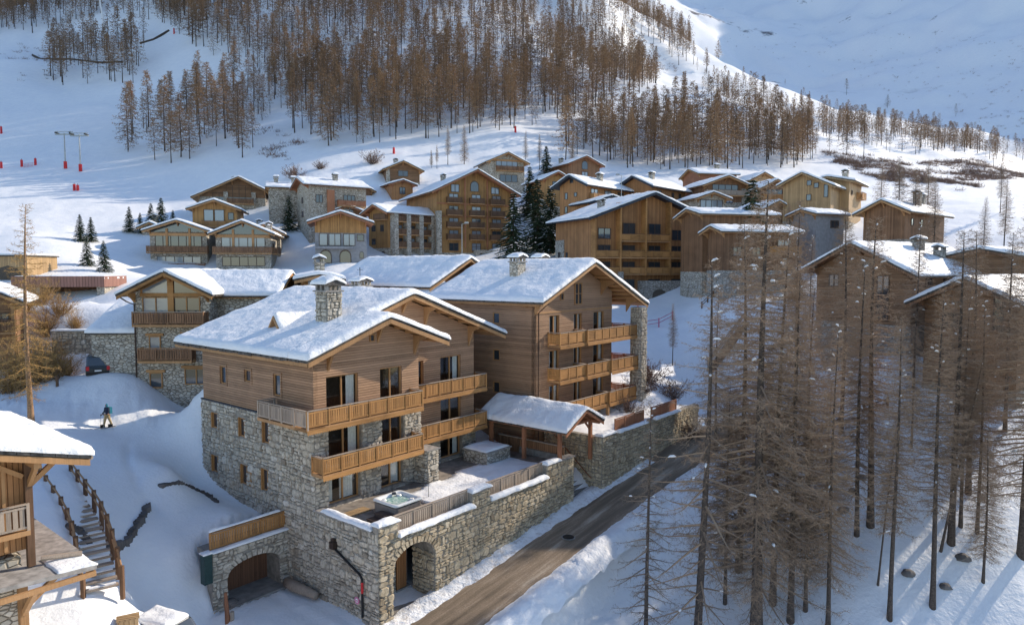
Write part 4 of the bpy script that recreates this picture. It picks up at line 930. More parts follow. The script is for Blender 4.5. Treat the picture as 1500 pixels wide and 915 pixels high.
MB().beam((18.3, -6.0, 4.9), (sx, -6.0, 5.6), .12, .14).build('brace', M['red_beam'], SHL); MB().beam((21.9, -6.0, 4.9), (sx, -6.0, 5.6), .12, .14).build('brace', M['red_beam'], SHL)
MB().beam((22.2, -6.0, 3.9), (21.4, -6.0, 4.7), .12, .14).build('brace', M['red_beam'], SHL)
BQ = axes_empty('stone_counter', 'low stone barbecue counter with snow on top under the shelter edge', 'counter')
MB().box(14.4, 17.2, -1.6, .9, 1.6, 2.75).build('stone_body', M['stone_far'], BQ); MB().box(14.3, 17.3, -1.7, 1.0, 2.752, 2.85).build('worktop', M['cap'], BQ); snow_sheet(BQ, 14.4, 17.1, -1.5, .9, flat(2.85), .16, .3, seed=4.4, name='counter_snow')
FP = axes_empty('timber_screen', 'dark brown boarded screen behind the stone counter under the shelter', 'fence')
for k in range(34):
    v = -5.4+.2*k; MB().box(19.3, 19.36, v, v+.18, 1.7, 2.95).build('board', M['brown_v'], FP)
MB().box(19.22, 19.44, -5.4, 1.4, 2.952, 3.04).build('cap_rail', M['rail_grey'], FP)
# second stone wall further up the road
T2 = axes_empty('upper_terrace_wall', 'rubble stone wall with snowy rail further up the road behind the larches', 'wall')
m2 = Masonry(T2, M['stone_warm'])
MB().box(22.6, 41, -6.9, -6.4, -3, 3.3).box(22.6, 23.1, -6.4, -1., -3, 3.3).build('masonry_wall', M['mortar'], T2)
m2.wall(frame_mat((0,-6.91,0), (1,0,0), (0,-1,0)), 22.6, 41, -2, 3.3, 1., None, 91); m2.wall(frame_mat((22.59,-1,0), (0,-1,0), (-1,0,0)), 0, 5.9, -2, 3.3, 1., None, 92); m2.finish(300)
MB().box(23.1, 41, -6.4, -1, 2.6, 2.9).build('terrace_floor', M['concrete'], T2); snow_sheet(T2, 23.2, 41, -6.3, -1.6, flat(2.9), .25, .5, seed=2.2, name='terrace_snow')
MB().box(22.5, 24.6, -7.02, -6.3, 3.302, 3.4).build('coping', M['cap'], T2); snow_sheet(T2, 22.5, 24.6, -7.0, -6.3, flat(3.4), .25, .2, seed=1.2, name='wall_snow')
for a, b in ((25., 30.), (31.5, 36.5)): balcony(T2, frame_mat((0,-5.5,0), (1,0,0), (0,-1,0)), a, b, 3.3, 1.2, mat='red_beam', rail='red_beam', sides=(0, 0), trim=False, in0=1.0); snow_sheet(T2, a, b, -7.15, -6.8, flat(3.3), .3, .2, seed=a, name='wall_snow', bulge=.1)
ST = axes_empty('stone_steps', 'dark stone steps between the two retaining walls beside the road', 'steps')
for k in range(12): MB().box(19.6, 22.5, -6.0+.33*k, -5.67+.33*k, -3, -1.2+.26*k).build('step', M['concrete'], ST)
MB().beam((22.4, -6.0, -.2), (22.4, -2.2, 2.9), .06, .06).build('handrail', M['red_beam'], ST)
# hot tub
HT = axes_empty('hot_tub', 'square grey hot tub with white rim and bubbling green water on the terrace', 'hot tub', 3.35, -3.9, TZ-.2)
def rsq(h, r, n=6):
    o = []
    for cx, cy, a0 in ((h-r, h-r, 0), (-h+r, h-r, 90), (-h+r, -h+r, 180), (h-r, -h+r, 270)):
        for k in range(n+1): t = math.radians(a0+90*k/n); o.append((cx+r*math.cos(t), cy+r*math.sin(t)))
    return o
M['tub'] = plain('tub_panel', (.20,.175,.16), .6, vary=.15); M['tub_white'] = plain('tub_shell', (.72,.73,.72), .25, vary=.05)
def water_mat():
    m, nt, b = nmat('bubbling_water'); no = N(nt, 'TexNoise'); no.inputs['Scale'].default_value = 5; no.inputs['Detail'].default_value = 5; nt.links.new(objco(nt), no.inputs[0])
    r = ramp(nt, no.outputs[0], [(.4, (.16,.34,.31)), (.62, (.55,.68,.62))]); nt.links.new(r.outputs[0], b.inputs['Base Color']); bump(nt, b, no.outputs[0], .6, .1); b.inputs['Roughness'].default_value = .12; return m
M['water'] = water_mat()
MB().prism(rsq(1.08, .22), 0, .70, 'z').build('cabinet', M['tub'], HT)
def ring(prof, name, mat):
    m = MB(); L = [(rsq(h, r), z) for h, r, z in prof]; n = len(L[0][0]); vs = [(x, y, z) for pl, z in L for x, y in pl]
    m.add(vs, [(i*n+k, i*n+(k+1) % n, (i+1)*n+(k+1) % n, (i+1)*n+k) for i in range(len(L)-1) for k in range(n)]); return m.build(name, mat, HT, True)
ring([(1.1,.24,.76), (1.16,.26,.80), (1.16,.26,.88), (1.1,.24,.93), (.98,.24,.93), (.9,.28,.89), (.84,.3,.75), (.7,.3,.5)], 'rim', M['tub_white'])
MB().prism(rsq(.88, .3), .74, .76, 'z').build('water', M['water'], HT)
for x, y in ((-.62, .62), (.62, -.62), (.62, .62)):
    MB().tube([(x, y, .78), (x, y, .86)], [.2, .13], 10).build('headrest', M['tub_white'], HT)
MB().tube([(.35, .75, .9), (.35, .75, 1.0)], [.16, .13], 10).build('control_pad', M['blue_metal'], HT)
M['brown_plastic'] = plain('brown_plastic', (.055,.04,.037), .5)
TS = axes_empty('tub_steps', 'small dark brown step unit in front of the hot tub', 'steps', 1.55, -4.35, TZ-.2)
MB().prism([(-.62, 0), (.5, 0), (.5, .42), (-.05, .42), (-.05, .22), (-.62, .22)], -.45, .45).build('step_body', M['brown_plastic'], TS)
MB().box(-.66, -.03, -.48, .48, .221, .26).build('tread', M['brown_plastic'], TS); MB().box(-.07, .52, -.48, .48, .421, .46).build('tread', M['brown_plastic'], TS)
HR = axes_empty('metal_handrail', 'thin black metal rail standing between hot tub and stone buttress', 'rail', 0, 0, TZ-.2)
MB().tube([(5.2,-1.2,0), (5.2,-1.2,1.0), (6.3,-3.6,1.05), (6.3,-3.6,0)], .025).build('rail_tube', M['metal_dark'], HR); MB().tube([(6.3,-3.6,1.05), (6.5,-3.9,1.35)], .02).build('rail_end', M['metal_dark'], HR)
PL = axes_empty('plank', 'pale wooden plank lying on the terrace beside the hot tub', 'plank', 1.6, -1.9, TZ-.19); MB().box(-.8, .9, -.5, -.1, 0, .06).box(-.8, .9, -.06, .34, 0, .06).build('board', M['honey_v'], PL)
# downpipe on the side wall, round sign
DP = axes_empty('wall_downpipe', 'dark hopper and slanting downpipe on the stone side wall above the driveway', 'pipe')
FD = frame_mat((-.12,0,0), (0,-1,0), (-1,0,0))
inst('hopper', MB().box(2.05, 2.45, .08, .38, .2, .62).box(2.12, 2.38, .1, .32, .62, .8).mesh('hopper', M['copper']), DP, FD)
inst('pipe', MB().tube([(2.3,.22,.25), (4.75,.2,-.72), (4.95,.2,-.95), (4.95,.2,-3.2)], .07, 8).mesh('pipe', M['metal_dark']), DP, FD); inst('red_band', MB().tube([(4.95,.2,-1.1), (4.95,.2,-1.75)], .078, 8).mesh('red_band', M['red']), DP, FD)
RS = axes_empty('round_sign', 'small round pink sign on the stone side wall', 'sign'); M['pink'] = plain('pink_sign', (.62,.22,.36), .5, vary=.1); M['white'] = plain('white_paint', (.8,.8,.8), .5, vary=.05)
inst('disc', MB().tube([(4.35,.1,-2.4), (4.35,.14,-2.4)], .22, 16).mesh('disc', M['pink']), RS, FD); inst('mark', MB().box(4.24, 4.46, .142, .15, -2.45, -2.36).tube([(4.35,.142,-2.4), (4.35,.146,-2.4)], .12, 12).mesh('mark', M['white']), RS, FD); inst('bar', MB().box(4.26, 4.44, .148, .154, -2.44, -2.37).mesh('bar', M['pink']), RS, FD)
LG = axes_empty('fallen_log', 'weathered log lying along the driveway wall foot', 'log', -.75, 1.2, -3.3); MB().tube([(0,1.0,.25), (-.1,0,.3), (.1,-1.2,.22), (.15,-2.0,.2)], [.3,.34,.28,.24], 9).build('trunk', M['rail_grey'], LG, True)
MH = axes_empty('manhole_cover', 'round iron manhole cover in the brown road', 'manhole', 14.5, -9.2, -1.93); MB().tube([(0,0,0), (0,0,.05)], .42, 20).build('cover', M['metal_dark'], MH); MB().tube([(0,0,-.01), (0,0,.035)], .5, 20).build('rim', M['concrete'], MH)

# ------------------------------------------------------------------ neighbours
def fit(pxL, pxR, pyB, pyE, pyP, Y, rzd, xr=.5):
    rz = math.radians(rzd); P = atY(pxL, pyB, Y); t = (pxR-750)/1000; c, s = math.cos(rz), math.sin(rz)
    w = (t*Y-P[0])/(c-t*s); he = (pyB-pyE)*Y/1000; Yp = Y+xr*w*s; zp = CAM_Z+(395-pyP)/1000*Yp
    sl = (zp-.6-(P[2]+he))/(w*xr); return P, rz, w, he, max(.22, min(.5, sl))
# C: stone house with glazed gable
P, rz, w, he, sl = fit(199, 307, 552, 428, 384, 58.5, 1)
d = 9.0
cfront = [('w', w*.30, he-2.35, 2.3, 2.0, dict(fm='frame', gm='glass_sky')), ('w', w*.70, he-2.35, 2.3, 2.0, dict(fm='frame', gm='glass')), ('p', w*.5, he-2.5, .5, sl*w*.5+2.5, .2), ('p', w*.5, he-.3, w*.8, .28, .18),
          ('b', w*.06, w*.98, he-2.65, 1.1, dict(mat='brown_v', rail='rail_grey', pitch=.2)), ('w', w*.27, he-5.2, 1.0, 1.5, dict(nm=1, fm='frame', lintel='frame', gm='glass_sky')), ('w', w*.78, he-4.9, 1.7, 1.3, dict(fm='frame', lintel='frame', gm='glass_sky')),
          ('b', w*.1, w*.8, he-5.75, .9, dict(mat='brown_v', rail='beam', pitch=.2)), ('w', w*.27, he-8.2, 1.1, 1.35, dict(nm=1, fm='frame', lintel='frame')), ('w', w*.80, he-7.9, 2.0, 1.4, dict(fm='frame', lintel='frame'))]
CH = chalet('stone_house', 'cream stone house with glazed gable and brown balconies left of the main chalet', P, rz, w, d, he, sl, stone_h=0, wall='stone_far', stone='stone_far', beam='gold', ovs=.75, ovf=1.3, front=cfront, down=6, seed=5.1, cat='house')
chalet('cross_wing', '', None, math.pi/2, 7.2, 7.8, he-.25, .5, wall='stone_far', stone='stone_far', beam='gold', ovs=.6, ovf=.9, down=6, seed=5.6, root=CH, off=(w+4.6, 1.6, 0), front=[('w', 3.6, he-1.6, 1.6, 1.8, dict(fm='frame'))], brackets=False)
MB().prism([(w*.1, he-.3), (w*.9, he-.3), (w*.9, he+sl*w*.1-.05), (w*.5, he+sl*w*.5-.05), (w*.1, he+sl*w*.1-.05)], -.05, -.004).build('gable_boarding', M['frame'], CH)
MB().prism([(w*.13, he), (w*.46, he), (w*.46, he+sl*w*.40), (w*.13, he+sl*w*.08)], -.075, -.052).build('pane', M['glass_sky'], CH)
MB().prism([(w*.54, he), (w*.87, he), (w*.87, he+sl*w*.08), (w*.54, he+sl*w*.40)], -.075, -.052).build('pane', M['glass'], CH)
inst('downpipe', MB().tube([(-.7, 1.1, he-.2), (-.45, .3, he-.7), (.12, .1, he-1.0), (.12, .1, 0)], .06).mesh('downpipe', M['copper']), CH, face_frames(w, d)['front'])
# its lean-to on the left
LT = MB().box(-4.2, -.06, .9, 5.5, -4, 3.6).build('lean_to_wall', M['stone_far'], CH)
MB().prism([(.3, 3.65), (5.6, 5.9), (5.6, 6.05), (.3, 3.8)], -4.4, -.07, 'x').build('lean_to_roof', M['lauze'], CH)
snow_sheet(CH, -4.4, -.1, .3, 5.6, lambda X, Y: 3.8+(Y-.3)*.425, .4, .3, seed=3.3)
# D and the low house behind the main roof
chalet('rear_chalet', 'brown boarded chalet with big snowy roof between the stone house and the balcony chalet', uvw(22.5, 13.2, 6.0), RZ_A, 9.6, 15, 9.6, .5, wall='clad_dark', stone='stone_far', ovs=1.1, ovf=1.2, down=5, seed=8.8, left=[('w', 6, 8, .8, .8, dict(nm=1))])
DG = chalet('side_gable', '', None, 0, 3.6, 3.2, 3.2, .5, wall='clad_dark', ovs=.5, ovf=.9, down=2, root=bpy.data.objects['rear_chalet'], off=(-.9, -.2, 5.3), seed=1.8)
chimney(A, 12.0, 10.5, 13.8, 15.6, w=1.25, d=1.1); tvp = MB().tube([(12.2, 10.9, 15.9), (12.2, 10.9, 17.2)], .03, 5).beam((11.9, 10.9, 17.0), (12.5, 10.9, 17.0), .03, .03).build('antenna', M['metal_dark'], A)
P, rz, w, he, sl = fit(441, 495, 445, 411, 398, 63, 18)
chalet('low_house', 'low house with small glazed timber gable just behind the main snowy roof', P, rz, w, 12, he, sl, wall='gold_v', beam='beam', ovs=.6, ovf=.8, chim=((w*.55, 3.5, 1.1),), front=[('w', w*.5, he-1.3, 2.2, 1.5, dict(gm='glass_sky', fm='frame')), ('p', w*.5, he-1.3, .25, 2., .1)], down=4, cat='house')
# left edge cabin
Pc = atY(47, 760, 27.5); cz0 = 1.0
CB = empty('timber_cabin', (Pc[0], Pc[1], cz0), RZ_A, 'dark brown timber cabin with snowy roof cut off by the left edge', 'cabin')
ch_ = 8.55   # wall head above base at the right corner
FC = frame_mat((0,0,0), (1,0,0), (0,-1,0)); cs = .27; cxr = -4.2; czr = ch_+cs*4.2+.25
MB().prism([(-8.4, 4.6), (0, 4.6), (0, ch_), (cxr, czr-.3), (-8.4, ch_)], 0, 8).build('timber_wall', M['orange_v'], CB); MB().box(-8.4, -.35, .35, 8, -2, 4.3).build('stone_base', M['stone_far'], CB)
roof(CB, -10.2, 1.75, cxr, czr, cs, -1.5, 9, beam='beam', snow=0, seed=2.7, back=False)
snow_sheet(CB, -10.2, 1.8, -1.55, 9, gable_h(cxr, czr+.02, cs), .5, .25, seed=2.7)
for k in range(9):
    y = -1.3+k*1.1; MB().beam((1.65, y, czr-cs*5.85-.36), (-3.5, y, czr-cs*.7+-.36), .12, .17).build('rafter', M['beam'], CB)
for x in (-.1, -2.3, -4.2): MB().box(x-.13, x+.13, -1.4, 0, czr-cs*abs(x-cxr)-.66, czr-cs*abs(x-cxr)-.4).build('purlin', M['beam'], CB)
MB().tube([(1.75,-1.5,czr-cs*5.95-.1), (1.75,9,czr-cs*5.95-.1)], .1, 6).build('gutter', M['rail_grey'], CB)
for x, z0, z1 in ((-.13, 3.9, ch_+.1), (-2.9, 4.2, ch_+.5)): inst('timber_post', MB().box(x-.13, x+.13, .0, .26, z0, z1).mesh('timber_post', M['beam_dark']), CB, FC)
MB().beam((-.05, -.1, ch_-1.3), (1.15, -.1, ch_-.25), .16, .2).build('brace', M['beam'], CB); MB().beam((-.1, -.05, ch_-1.4), (-.1, -1.2, ch_-.3), .16, .2).build('brace', M['beam'], CB); MB().beam((-.3, -.12, ch_-.9), (-1.5, -.12, ch_-.05), .14, .18).build('brace', M['beam'], CB)
for k in range(7): inst('wall_board', MB().box(-1.0-k*.95, -.88-k*.95, .005, .09, 4.7, ch_-.1).mesh('wall_board', M['beam']), CB, FC)
balcony(CB, FC, -8, -.2, 5.5, .5, mat='rail_grey', rail='rail_grey', deck='beam', sides=(0, 0), trim=False, indiv=True, pitch=.2)
# slate canopy below
MB().prism([(-8.4, 4.2), (1.75, 3.55), (1.75, 3.72), (-8.4, 4.37)], -1.7, .3, 'y').build('canopy_roof', M['cap'], CB); MB().box(-8.4, 1.7, -1.76, -1.6, 3.3, 3.5).build('canopy_beam', M['beam'], CB); MB().box(1.55, 1.72, -1.6, 6, 3.28, 3.5).build('canopy_beam', M['beam'], CB)
MB().prism([(.3, 3.7), (7, 3.7), (7, 3.86), (.3, 3.86)], -.34, 1.74, 'x').build('canopy_roof', M['cap'], CB)
snow_sheet(CB, .4, 1.7, -1.6, .3, lambda X, Y: 3.72-(X-1.75)*.064, .13, .2, seed=6.6, name='canopy_snow', bulge=.1)
MB().tube([(.2,-.2,4.1), (1.6,-.5,3.95)], .11, 6).build('ridge_log', M['rail_grey'], CB)
for x in (-.4, -2.6, -4.8):
    inst('brace', MB().beam((x, -.2, 1.8), (x, 1.5, 3.3), .18, .2).mesh('brace', M['beam']), CB, FC); inst('timber_post', MB().box(x-.15, x+.15, -.34, .0, .0, 3.7).mesh('timber_post', M['beam']), CB, FC)
MB().beam((-.2, .2, 2.2), (1.3, .2, 3.4), .18, .2).build('brace', M['beam'], CB)
# curved outdoor stairs
stp = [(82,702,43.5),(96,722,41.8),(113,745,40.2),(126,768,38.6),(134,790,37.2),(140,812,36.),(146,838,34.8),(151,864,33.6)]
SP = np.array([atY(*a) for a in stp]); SP = SP.astype(float)
S_ = empty('outdoor_stairs', SP[-1], 0, 'curved wooden outdoor stairway with post rails in the snow', 'stairs'); s0 = SP[-1]
CV = _curve(SP, 6); nst = 22; sd_ = np.concatenate([[0], np.cumsum(np.linalg.norm(np.diff(CV[:, :2], axis=0), axis=1))])
def at_s(s): return np.array([np.interp(s, sd_, CV[:, k]) for k in range(3)])
tm_ = cached(('tread',), lambda: MB().box(-.72, .72, -.17, .17, -.09, 0).mesh('tread', M['rail_grey'])); pm_ = cached(('spost',), lambda: MB().box(-.09, .09, -.09, .09, -.7, 1.05).mesh('post', M['beam_dark']))
L_ = sd_[-1]; rails = {-1: [], 1: []}
for k in range(nst):
    s = L_*(k+.5)/nst; p = at_s(s); q = at_s(min(L_, s+.2))-at_s(max(0, s-.2)); a = math.atan2(q[1], q[0])+math.pi/2
    inst('tread', tm_, S_, Matrix.Translation(Vector(p-s0)) @ Matrix.Rotation(a, 4, 'Z'))
    if k % 2 == 1: inst('tread_snow', cached(('tsnow',), lambda: MB().box(-.6, .6, -.05, .16, .001, .06).mesh('tread_snow', M['snow'])), S_, Matrix.Translation(Vector(p-s0)) @ Matrix.Rotation(a, 4, 'Z'))
for k in range(9):
    s = L_*k/8; p = at_s(s); q = at_s(min(L_, s+.2))-at_s(max(0, s-.2)); n_ = np.array([-q[1], q[0], 0])/np.hypot(q[0], q[1])
    for sd2 in (-1, 1):
        pp = p+n_*.85*sd2-s0; inst('post', pm_, S_, loc=tuple(pp)); rails[sd2].append(pp)
for sd2 in (-1, 1):
    for h in (.95, .5): MB().tube([tuple(p+np.array([0, 0, h])) for p in rails[sd2]], .055, 5).build('handrail', M['beam'], S_)
# dark stone walls by the stairs; flat dark rocks imitate a shaded drain opening
for k, (pts, lab, nm) in enumerate((([(236,752,45.5),(262,742,46.3),(300,724,47.5),(318,735,46.6)], 'flat dark rocks in place of the shaded drain opening along the foot of the stone side wall', 'drain_shade_rocks'), ([(100,808,37.5),(118,798,37.8),(128,800,37.4)], 'rough dark rock edge left of the curved stairs', 'rock_edge'), ([(160,782,38.6),(185,775,40),(205,768,42),(218,762,44)], 'low dark rock wall right of the curved stairs', 'rock_wall'))):
    W3 = np.array([ground_px(a, Y) for a, b, Y in pts]); r = empty(nm, W3[0], 0, lab, 'wall' if k else 'channel'); rg = random.Random(k)
    for i in range(len(W3)-1):
        nseg = 10
        for j in range(nseg):
            q = W3[i]+(W3[i+1]-W3[i])*(j+.5)/nseg-W3[0]; s3 = rg.uniform(.18, .42); mb = MB(); hh = .24 if k else .1
            pl = [(q[0]+s3*math.cos(t)*rg.uniform(.7, 1.1), q[1]+s3*math.sin(t)*rg.uniform(.7, 1.1)) for t in np.arange(7)*2*math.pi/7]
            mb.add([(x, y, q[2]-.8) for x, y in pl]+[(q[0]+(x-q[0])*.7, q[1]+(y-q[1])*.7, q[2]+hh*rg.uniform(.6, 1.2)) for x, y in pl], [(a, (a+1) % 7, (a+1) % 7+7, a+7) for a in range(7)]+[tuple(range(7, 14))]); mb.build('rock', M['rock'], r)
# ------------------------------------------------------------------ village
def grid(w, he, cols, rows, z0, dz, ww, hh, x0=0., x1=None, **kw):
    x1 = w if x1 is None else x1; return [('w', x0+(x1-x0)*(c+.5)/cols, z0+r*dz, ww, hh, kw) for r in range(rows) for c in range(cols)]
GS = dict(gm='glass_sky')
# twin gables with the third behind
P, rz, w, he, sl = fit(221, 305, 393, 338, 320, 118, 12)
tw = chalet('twin_gable_chalet', 'stone and dark timber chalet with twin glazed gables and long brown balconies', P, rz, w, 12, he, sl, stone_h=0, wall='stone_far', beam='beam', ovs=.9, ovf=1.4, brackets=True, gable='glass',
  front=[('w', w*.5, 3.1, w*.82, 3.1, dict(nm=6, gm='glass', fm='frame_dark')), ('w', w*.5, .5, w*.78, 1.6, dict(nm=5, gm='glass_sky')), ('p', w*.5, 5.6, w, .5, .25), ('p', w*.3, 2.6, .35, 4.3, .3), ('p', w*.7, 2.6, .35, 4.3, .3), ('b', -.3, w+.3, 2.75, 1.3, dict(mat='brown_v')), ('b', .2, w-.2, -.2, 1.0, dict(mat='brown_v'))], seed=1.1, down=4)
P2, rz2_, w2, he2, sl2 = fit(317, 398, 393, 342, 321, 116, 12)
o2 = np.linalg.inv(np.array([[math.cos(rz), -math.sin(rz)], [math.sin(rz), math.cos(rz)]])) @ (P2-P)[:2]
chalet('right_gable', '', None, 0, w2, 12, he2, sl2, stone_h=0, wall='stone_far', beam='beam', ovs=.9, ovf=1.4, gable='glass', root=tw, off=(o2[0], o2[1], P2[2]-P[2]),
  front=[('w', w2*.5, 2.9, w2*.8, 2.9, dict(nm=5, gm='glass_sky')), ('w', w2*.5, .4, w2*.78, 1.6, dict(nm=5, gm='glass')), ('p', w2*.5, 5.2, w2, .5, .25), ('p', w2*.32, 2.6, .35, 4., .3), ('p', w2*.68, 2.6, .35, 4., .3), ('b', -.3, w2+.3, 2.6, 1.3, dict(mat='brown_v'))], right=[('w', 3, 3, 1.2, 1.4), ('b', 1, 6, 2.6, 1.0, dict(mat='brown_v'))], seed=1.3, chim=((w2*.9, 5),))
P, rz, w, he, sl = fit(283, 350, 350, 306, 291, 127, 14)
chalet('golden_gable_chalet', 'light golden timber gable with two tall windows rising behind the twin gables', P, rz, w, 9, he, sl, wall='gold_v', ovs=.9, ovf=1.1, front=[('w', w*.36, he-3., 1.7, 2.9, dict(nm=1, gm='glass_sky')), ('w', w*.6, he-3., 1.7, 2.9, dict(nm=1, gm='glass_sky')), ('w', w*.86, he-2., 1., 1.4, dict(nm=1, gm='glass')), ('b', w*.2, w*.75, he-3.3, .8)], seed=2.1)
P, rz, w, he, sl = fit(365, 412, 388, 341, 316, 125, 14)
chalet('stone_wing_house', 'small stone house with snowy roof tucked behind the right twin gable', P, rz, w, 9, he, sl, stone_h=0, wall='stone_far', ovs=.9, ovf=.9, front=grid(w, he, 2, 2, .6, 2.6, 1.0, 1.2, **GS), seed=2.4, cat='house', chim=((1.5, 4),))
P, rz, w, he, sl = fit(210, 236, 385, 333, 322, 128, 12)
chalet('side_house', 'little stone house with low snowy roof left of the twin gables', P, rz, w, 7, he, sl, stone_h=0, wall='stone_far', ovs=.8, ovf=.8, seed=2.6, cat='house', chim=((w*.6, 2),))
P, rz, w, he, sl = fit(292, 392, 322, 287, 259, 146, 18, .6)
chalet('wide_gable_chalet', 'wide stone chalet with dark glazed gable standing highest by the piste', P, rz, w, 11, he, sl, stone_h=0, wall='stone_far', xr=.6, beam='beam', gable='clad_dark', ovs=1.4, ovf=1.6, front=[('w', w*.6, he-1.2, 5.2, 3.6, dict(nm=4, gm='glass')), ('w', w*.3, he-1., 2.6, 1.8, dict(nm=2)), ('c', w*.4, -2, .9, he+3., .4), ('c', w*.82, -2, .9, he+3., .4), ('b', w*.42, w*.82, he-1.5, 1.1, dict(mat='brown_v')), ('w', w*.6, 1., 5., 1.6, dict(nm=4))], right=[('w', 3, 2.4, 1.6, 2.2), ('b', 1.5, 5, 2.2, .9, dict(mat='red_beam'))], seed=3.1, chim=((w*.5, 7),))
P = atY(436, 326, 140)
chalet('stone_tower_house', 'stone house with snowy roof and reddish timber end, beside a small spruce', P, math.radians(-58), 8.5, 11.5, 6.8, .36, stone_h=0, wall='stone_far', beam='red_beam', ovs=.8, ovf=1.2, front=[('w', 4, 3.5, 1, 1.2, GS), ('w', 4, .8, 1, 1.2, GS)], right=[('w', 2., 3.4, 1.4, 1.6), ('p', 4.2, 0, 1.4, 6., .5), ('b', 5.5, 11, 3, 1.2, dict(mat='red_beam')), ('w', 8, 3.2, 2.4, 2, dict(nm=3)), ('w', 8, .6, 2.4, 1.8, GS)], seed=3.4, cat='house', chim=((6, 6),))
P = atY(394, 322, 148)
chalet('plain_stone_house', 'plain stone house with flat looking snowy roof left of the reddish timber end', P, math.radians(-70), 8, 8.5, 6.0, .3, stone_h=0, wall='stone_far', ovs=.6, ovf=.6, right=[('w', 6.5, 3.4, .9, 1.1, GS), ('w', 6.5, .8, .9, 1.1, GS)], seed=3.6, cat='house', chim=((5, 5), (5, 1.5)))
P, rz, w, he, sl = fit(462, 538, 386, 325, 308, 118, 14)
gh = chalet('grey_house', 'grey rendered house with timber gable, wide windows and arched ground floor doors', P, rz, w, 10, he, sl, wall='render_grey', stone='render_grey', beam='red_beam', ovs=1.2, ovf=1.8, brackets=True, down=4,
  front=[('w', w*.16, 3.1, 1.4, 2.1, dict(nm=1, gm='glass_sky')), ('w', w*.38, 3.1, 2.0, 2.1, dict(nm=2, gm='glass_sky')), ('w', w*.66, 3.1, 2.0, 2.1, dict(nm=2, gm='glass_sky')), ('w', w*.88, 3.9, 1.2, 1.2, dict(nm=1, gm='glass')), ('a', w*.2, .1, 2.0, 2.3), ('a', w*.58, .1, 2.0, 2.3), ('a', w*.9, .9, .7, 1.2), ('c', w*.37, 2.55, w*.72, .35, 1.6)], seed=4.1, cat='house')
MB().prism([(0, he-1.9), (w, he-1.9), (w, he-.1), (w*.5, he+sl*w*.5-.1), (0, he-.1)], -.06, -.005).build('gable_boarding', M['gold_v'], gh)
P, rz, w, he, sl = fit(487, 534, 340, 311, 299, 136, 20)
chalet('reddish_roof_house', 'small house with reddish eaves peeping over the grey house', P, rz, w, 9, he, sl, wall='brown_v', beam='red_beam', ovs=1.2, ovf=1., seed=4.4, cat='house', front=[('w', w*.6, he-1., 1.6, 1., GS)])
P, rz, w, he, sl = fit(496, 534, 292, 268, 256, 168, 25)
chalet('upper_barn', 'weathered barn with snowy roof below the ski run', P, rz, w, 12, he, sl, wall='clad_dark', ovs=.8, ovf=.8, seed=4.6, cat='barn', chim=((1.5, 4),))
P, rz, w, he, sl = fit(520, 547, 300, 279, 270, 156, 25)
chalet('small_barn', 'small brown barn with snowy roof next to the weathered barn', P, rz, w, 9, he, sl, wall='brown_v', ovs=.8, ovf=.8, seed=4.7, cat='barn')
P, rz, w, he, sl = fit(566, 616, 275, 248, 236, 165, 20)
chalet('ridge_house', 'dark brown gabled house standing alone below the ski run', P, rz, w, 9, he, sl, wall='clad_dark', stone='stone_far', stone_h=1.5, ovs=1., ovf=1., seed=4.9, cat='house', front=[('c', .4, -1, .9, he+1, .3), ('w', w*.5, he-1.6, 2.4, 1.4)], chim=((w*.4, 5),))
P, rz, w, he, sl = fit(716, 768, 272, 237, 224, 168, 20)
chalet('glazed_gable_house', 'stone and timber house with glazed gable above the large hotel roof', P, rz, w, 9, he, sl, stone_h=0, wall='stone_far', ovs=1., ovf=1.2, seed=5.3, cat='house', front=[('w', w*.5, he-1.8, w*.6, 2.2, dict(nm=4, gm='glass_sky')), ('p', w*.5, he+.2, w, .4, .2), ('c', .6, -2, 1., he+2, .3), ('b', w*.2, w*.95, he-2.1, 1., dict(mat='brown_v')), ('w', w*.55, he-4.8, w*.5, 1.8, dict(nm=3))])
P, rz, w, he, sl = fit(574, 606, 300, 270, 263, 158, 28)
chalet('orange_dormer_house', 'small orange boarded house with snowy roof left of the hotel ridge', P, rz, w, 13, he, sl, wall='orange_v', beam='red_beam', ovs=.9, ovf=.9, seed=5.5, cat='house', front=[('w', w*.5, he-2.2, 1.4, 1.6)])
# hotel
P, rz, w, he, sl = fit(640, 748, 370, 279, 243, 138, 26)
fw = []
for c, (xf, ww) in enumerate(((.22, 2.0), (.52, 2.0), (.80, 2.0))):
    for r in range(5): fw.append(('w', w*xf, .4+r*2.45, ww, 1.75 if r > 0 else 1.6, dict(nm=2, gm='glass_sky' if (c+r) % 3 else 'glass', tr=(.9,))))
    for r in range(1, 5): fw.append(('b', w*xf-1.6, w*xf+1.6, .3+r*2.45, .9, dict(mat='beam_dark', rail='beam_dark', trim=False)))
fw += [('a', w*.50, he+.0, 1.9, 2.2, GS), ('w', w*.24, he-.3, 1.8, 1.6, GS), ('w', w*.78, he-.3, 1.8, 1.4, GS)]
fw += [('c', .2, -2, .95, he*.82, 1.1), ('p', w*.37, 1., .28, he+1.8, .22), ('p', w*.67, 1., .28, he+1.8, .22), ('p', w*.5, 9.8, w, .28, .2), ('p', w*.5, 7.3, w, .22, .2), ('c', w*.68, -.1, 6.5, .7, 1.6), ('c', w*.5, -2.5, .9, 2.6, 1.7), ('c', w*.86, -2.5, .9, 2.6, 1.7), ('d', w*.60, -2.1, 2.4, 1.9), ('d', w*.95, -2.1, 1.6, 1.9)]
HT_ = chalet('hotel', 'big five storey timber hotel with stone pillars and reddish roof edge', P, rz, w, 20, he, sl, wall='gold_v', beam='red_beam', ovs=1.6, ovf=1.8, front=fw, seed=6.1, down=5, cat='hotel', chim=((w*.4, 14),))
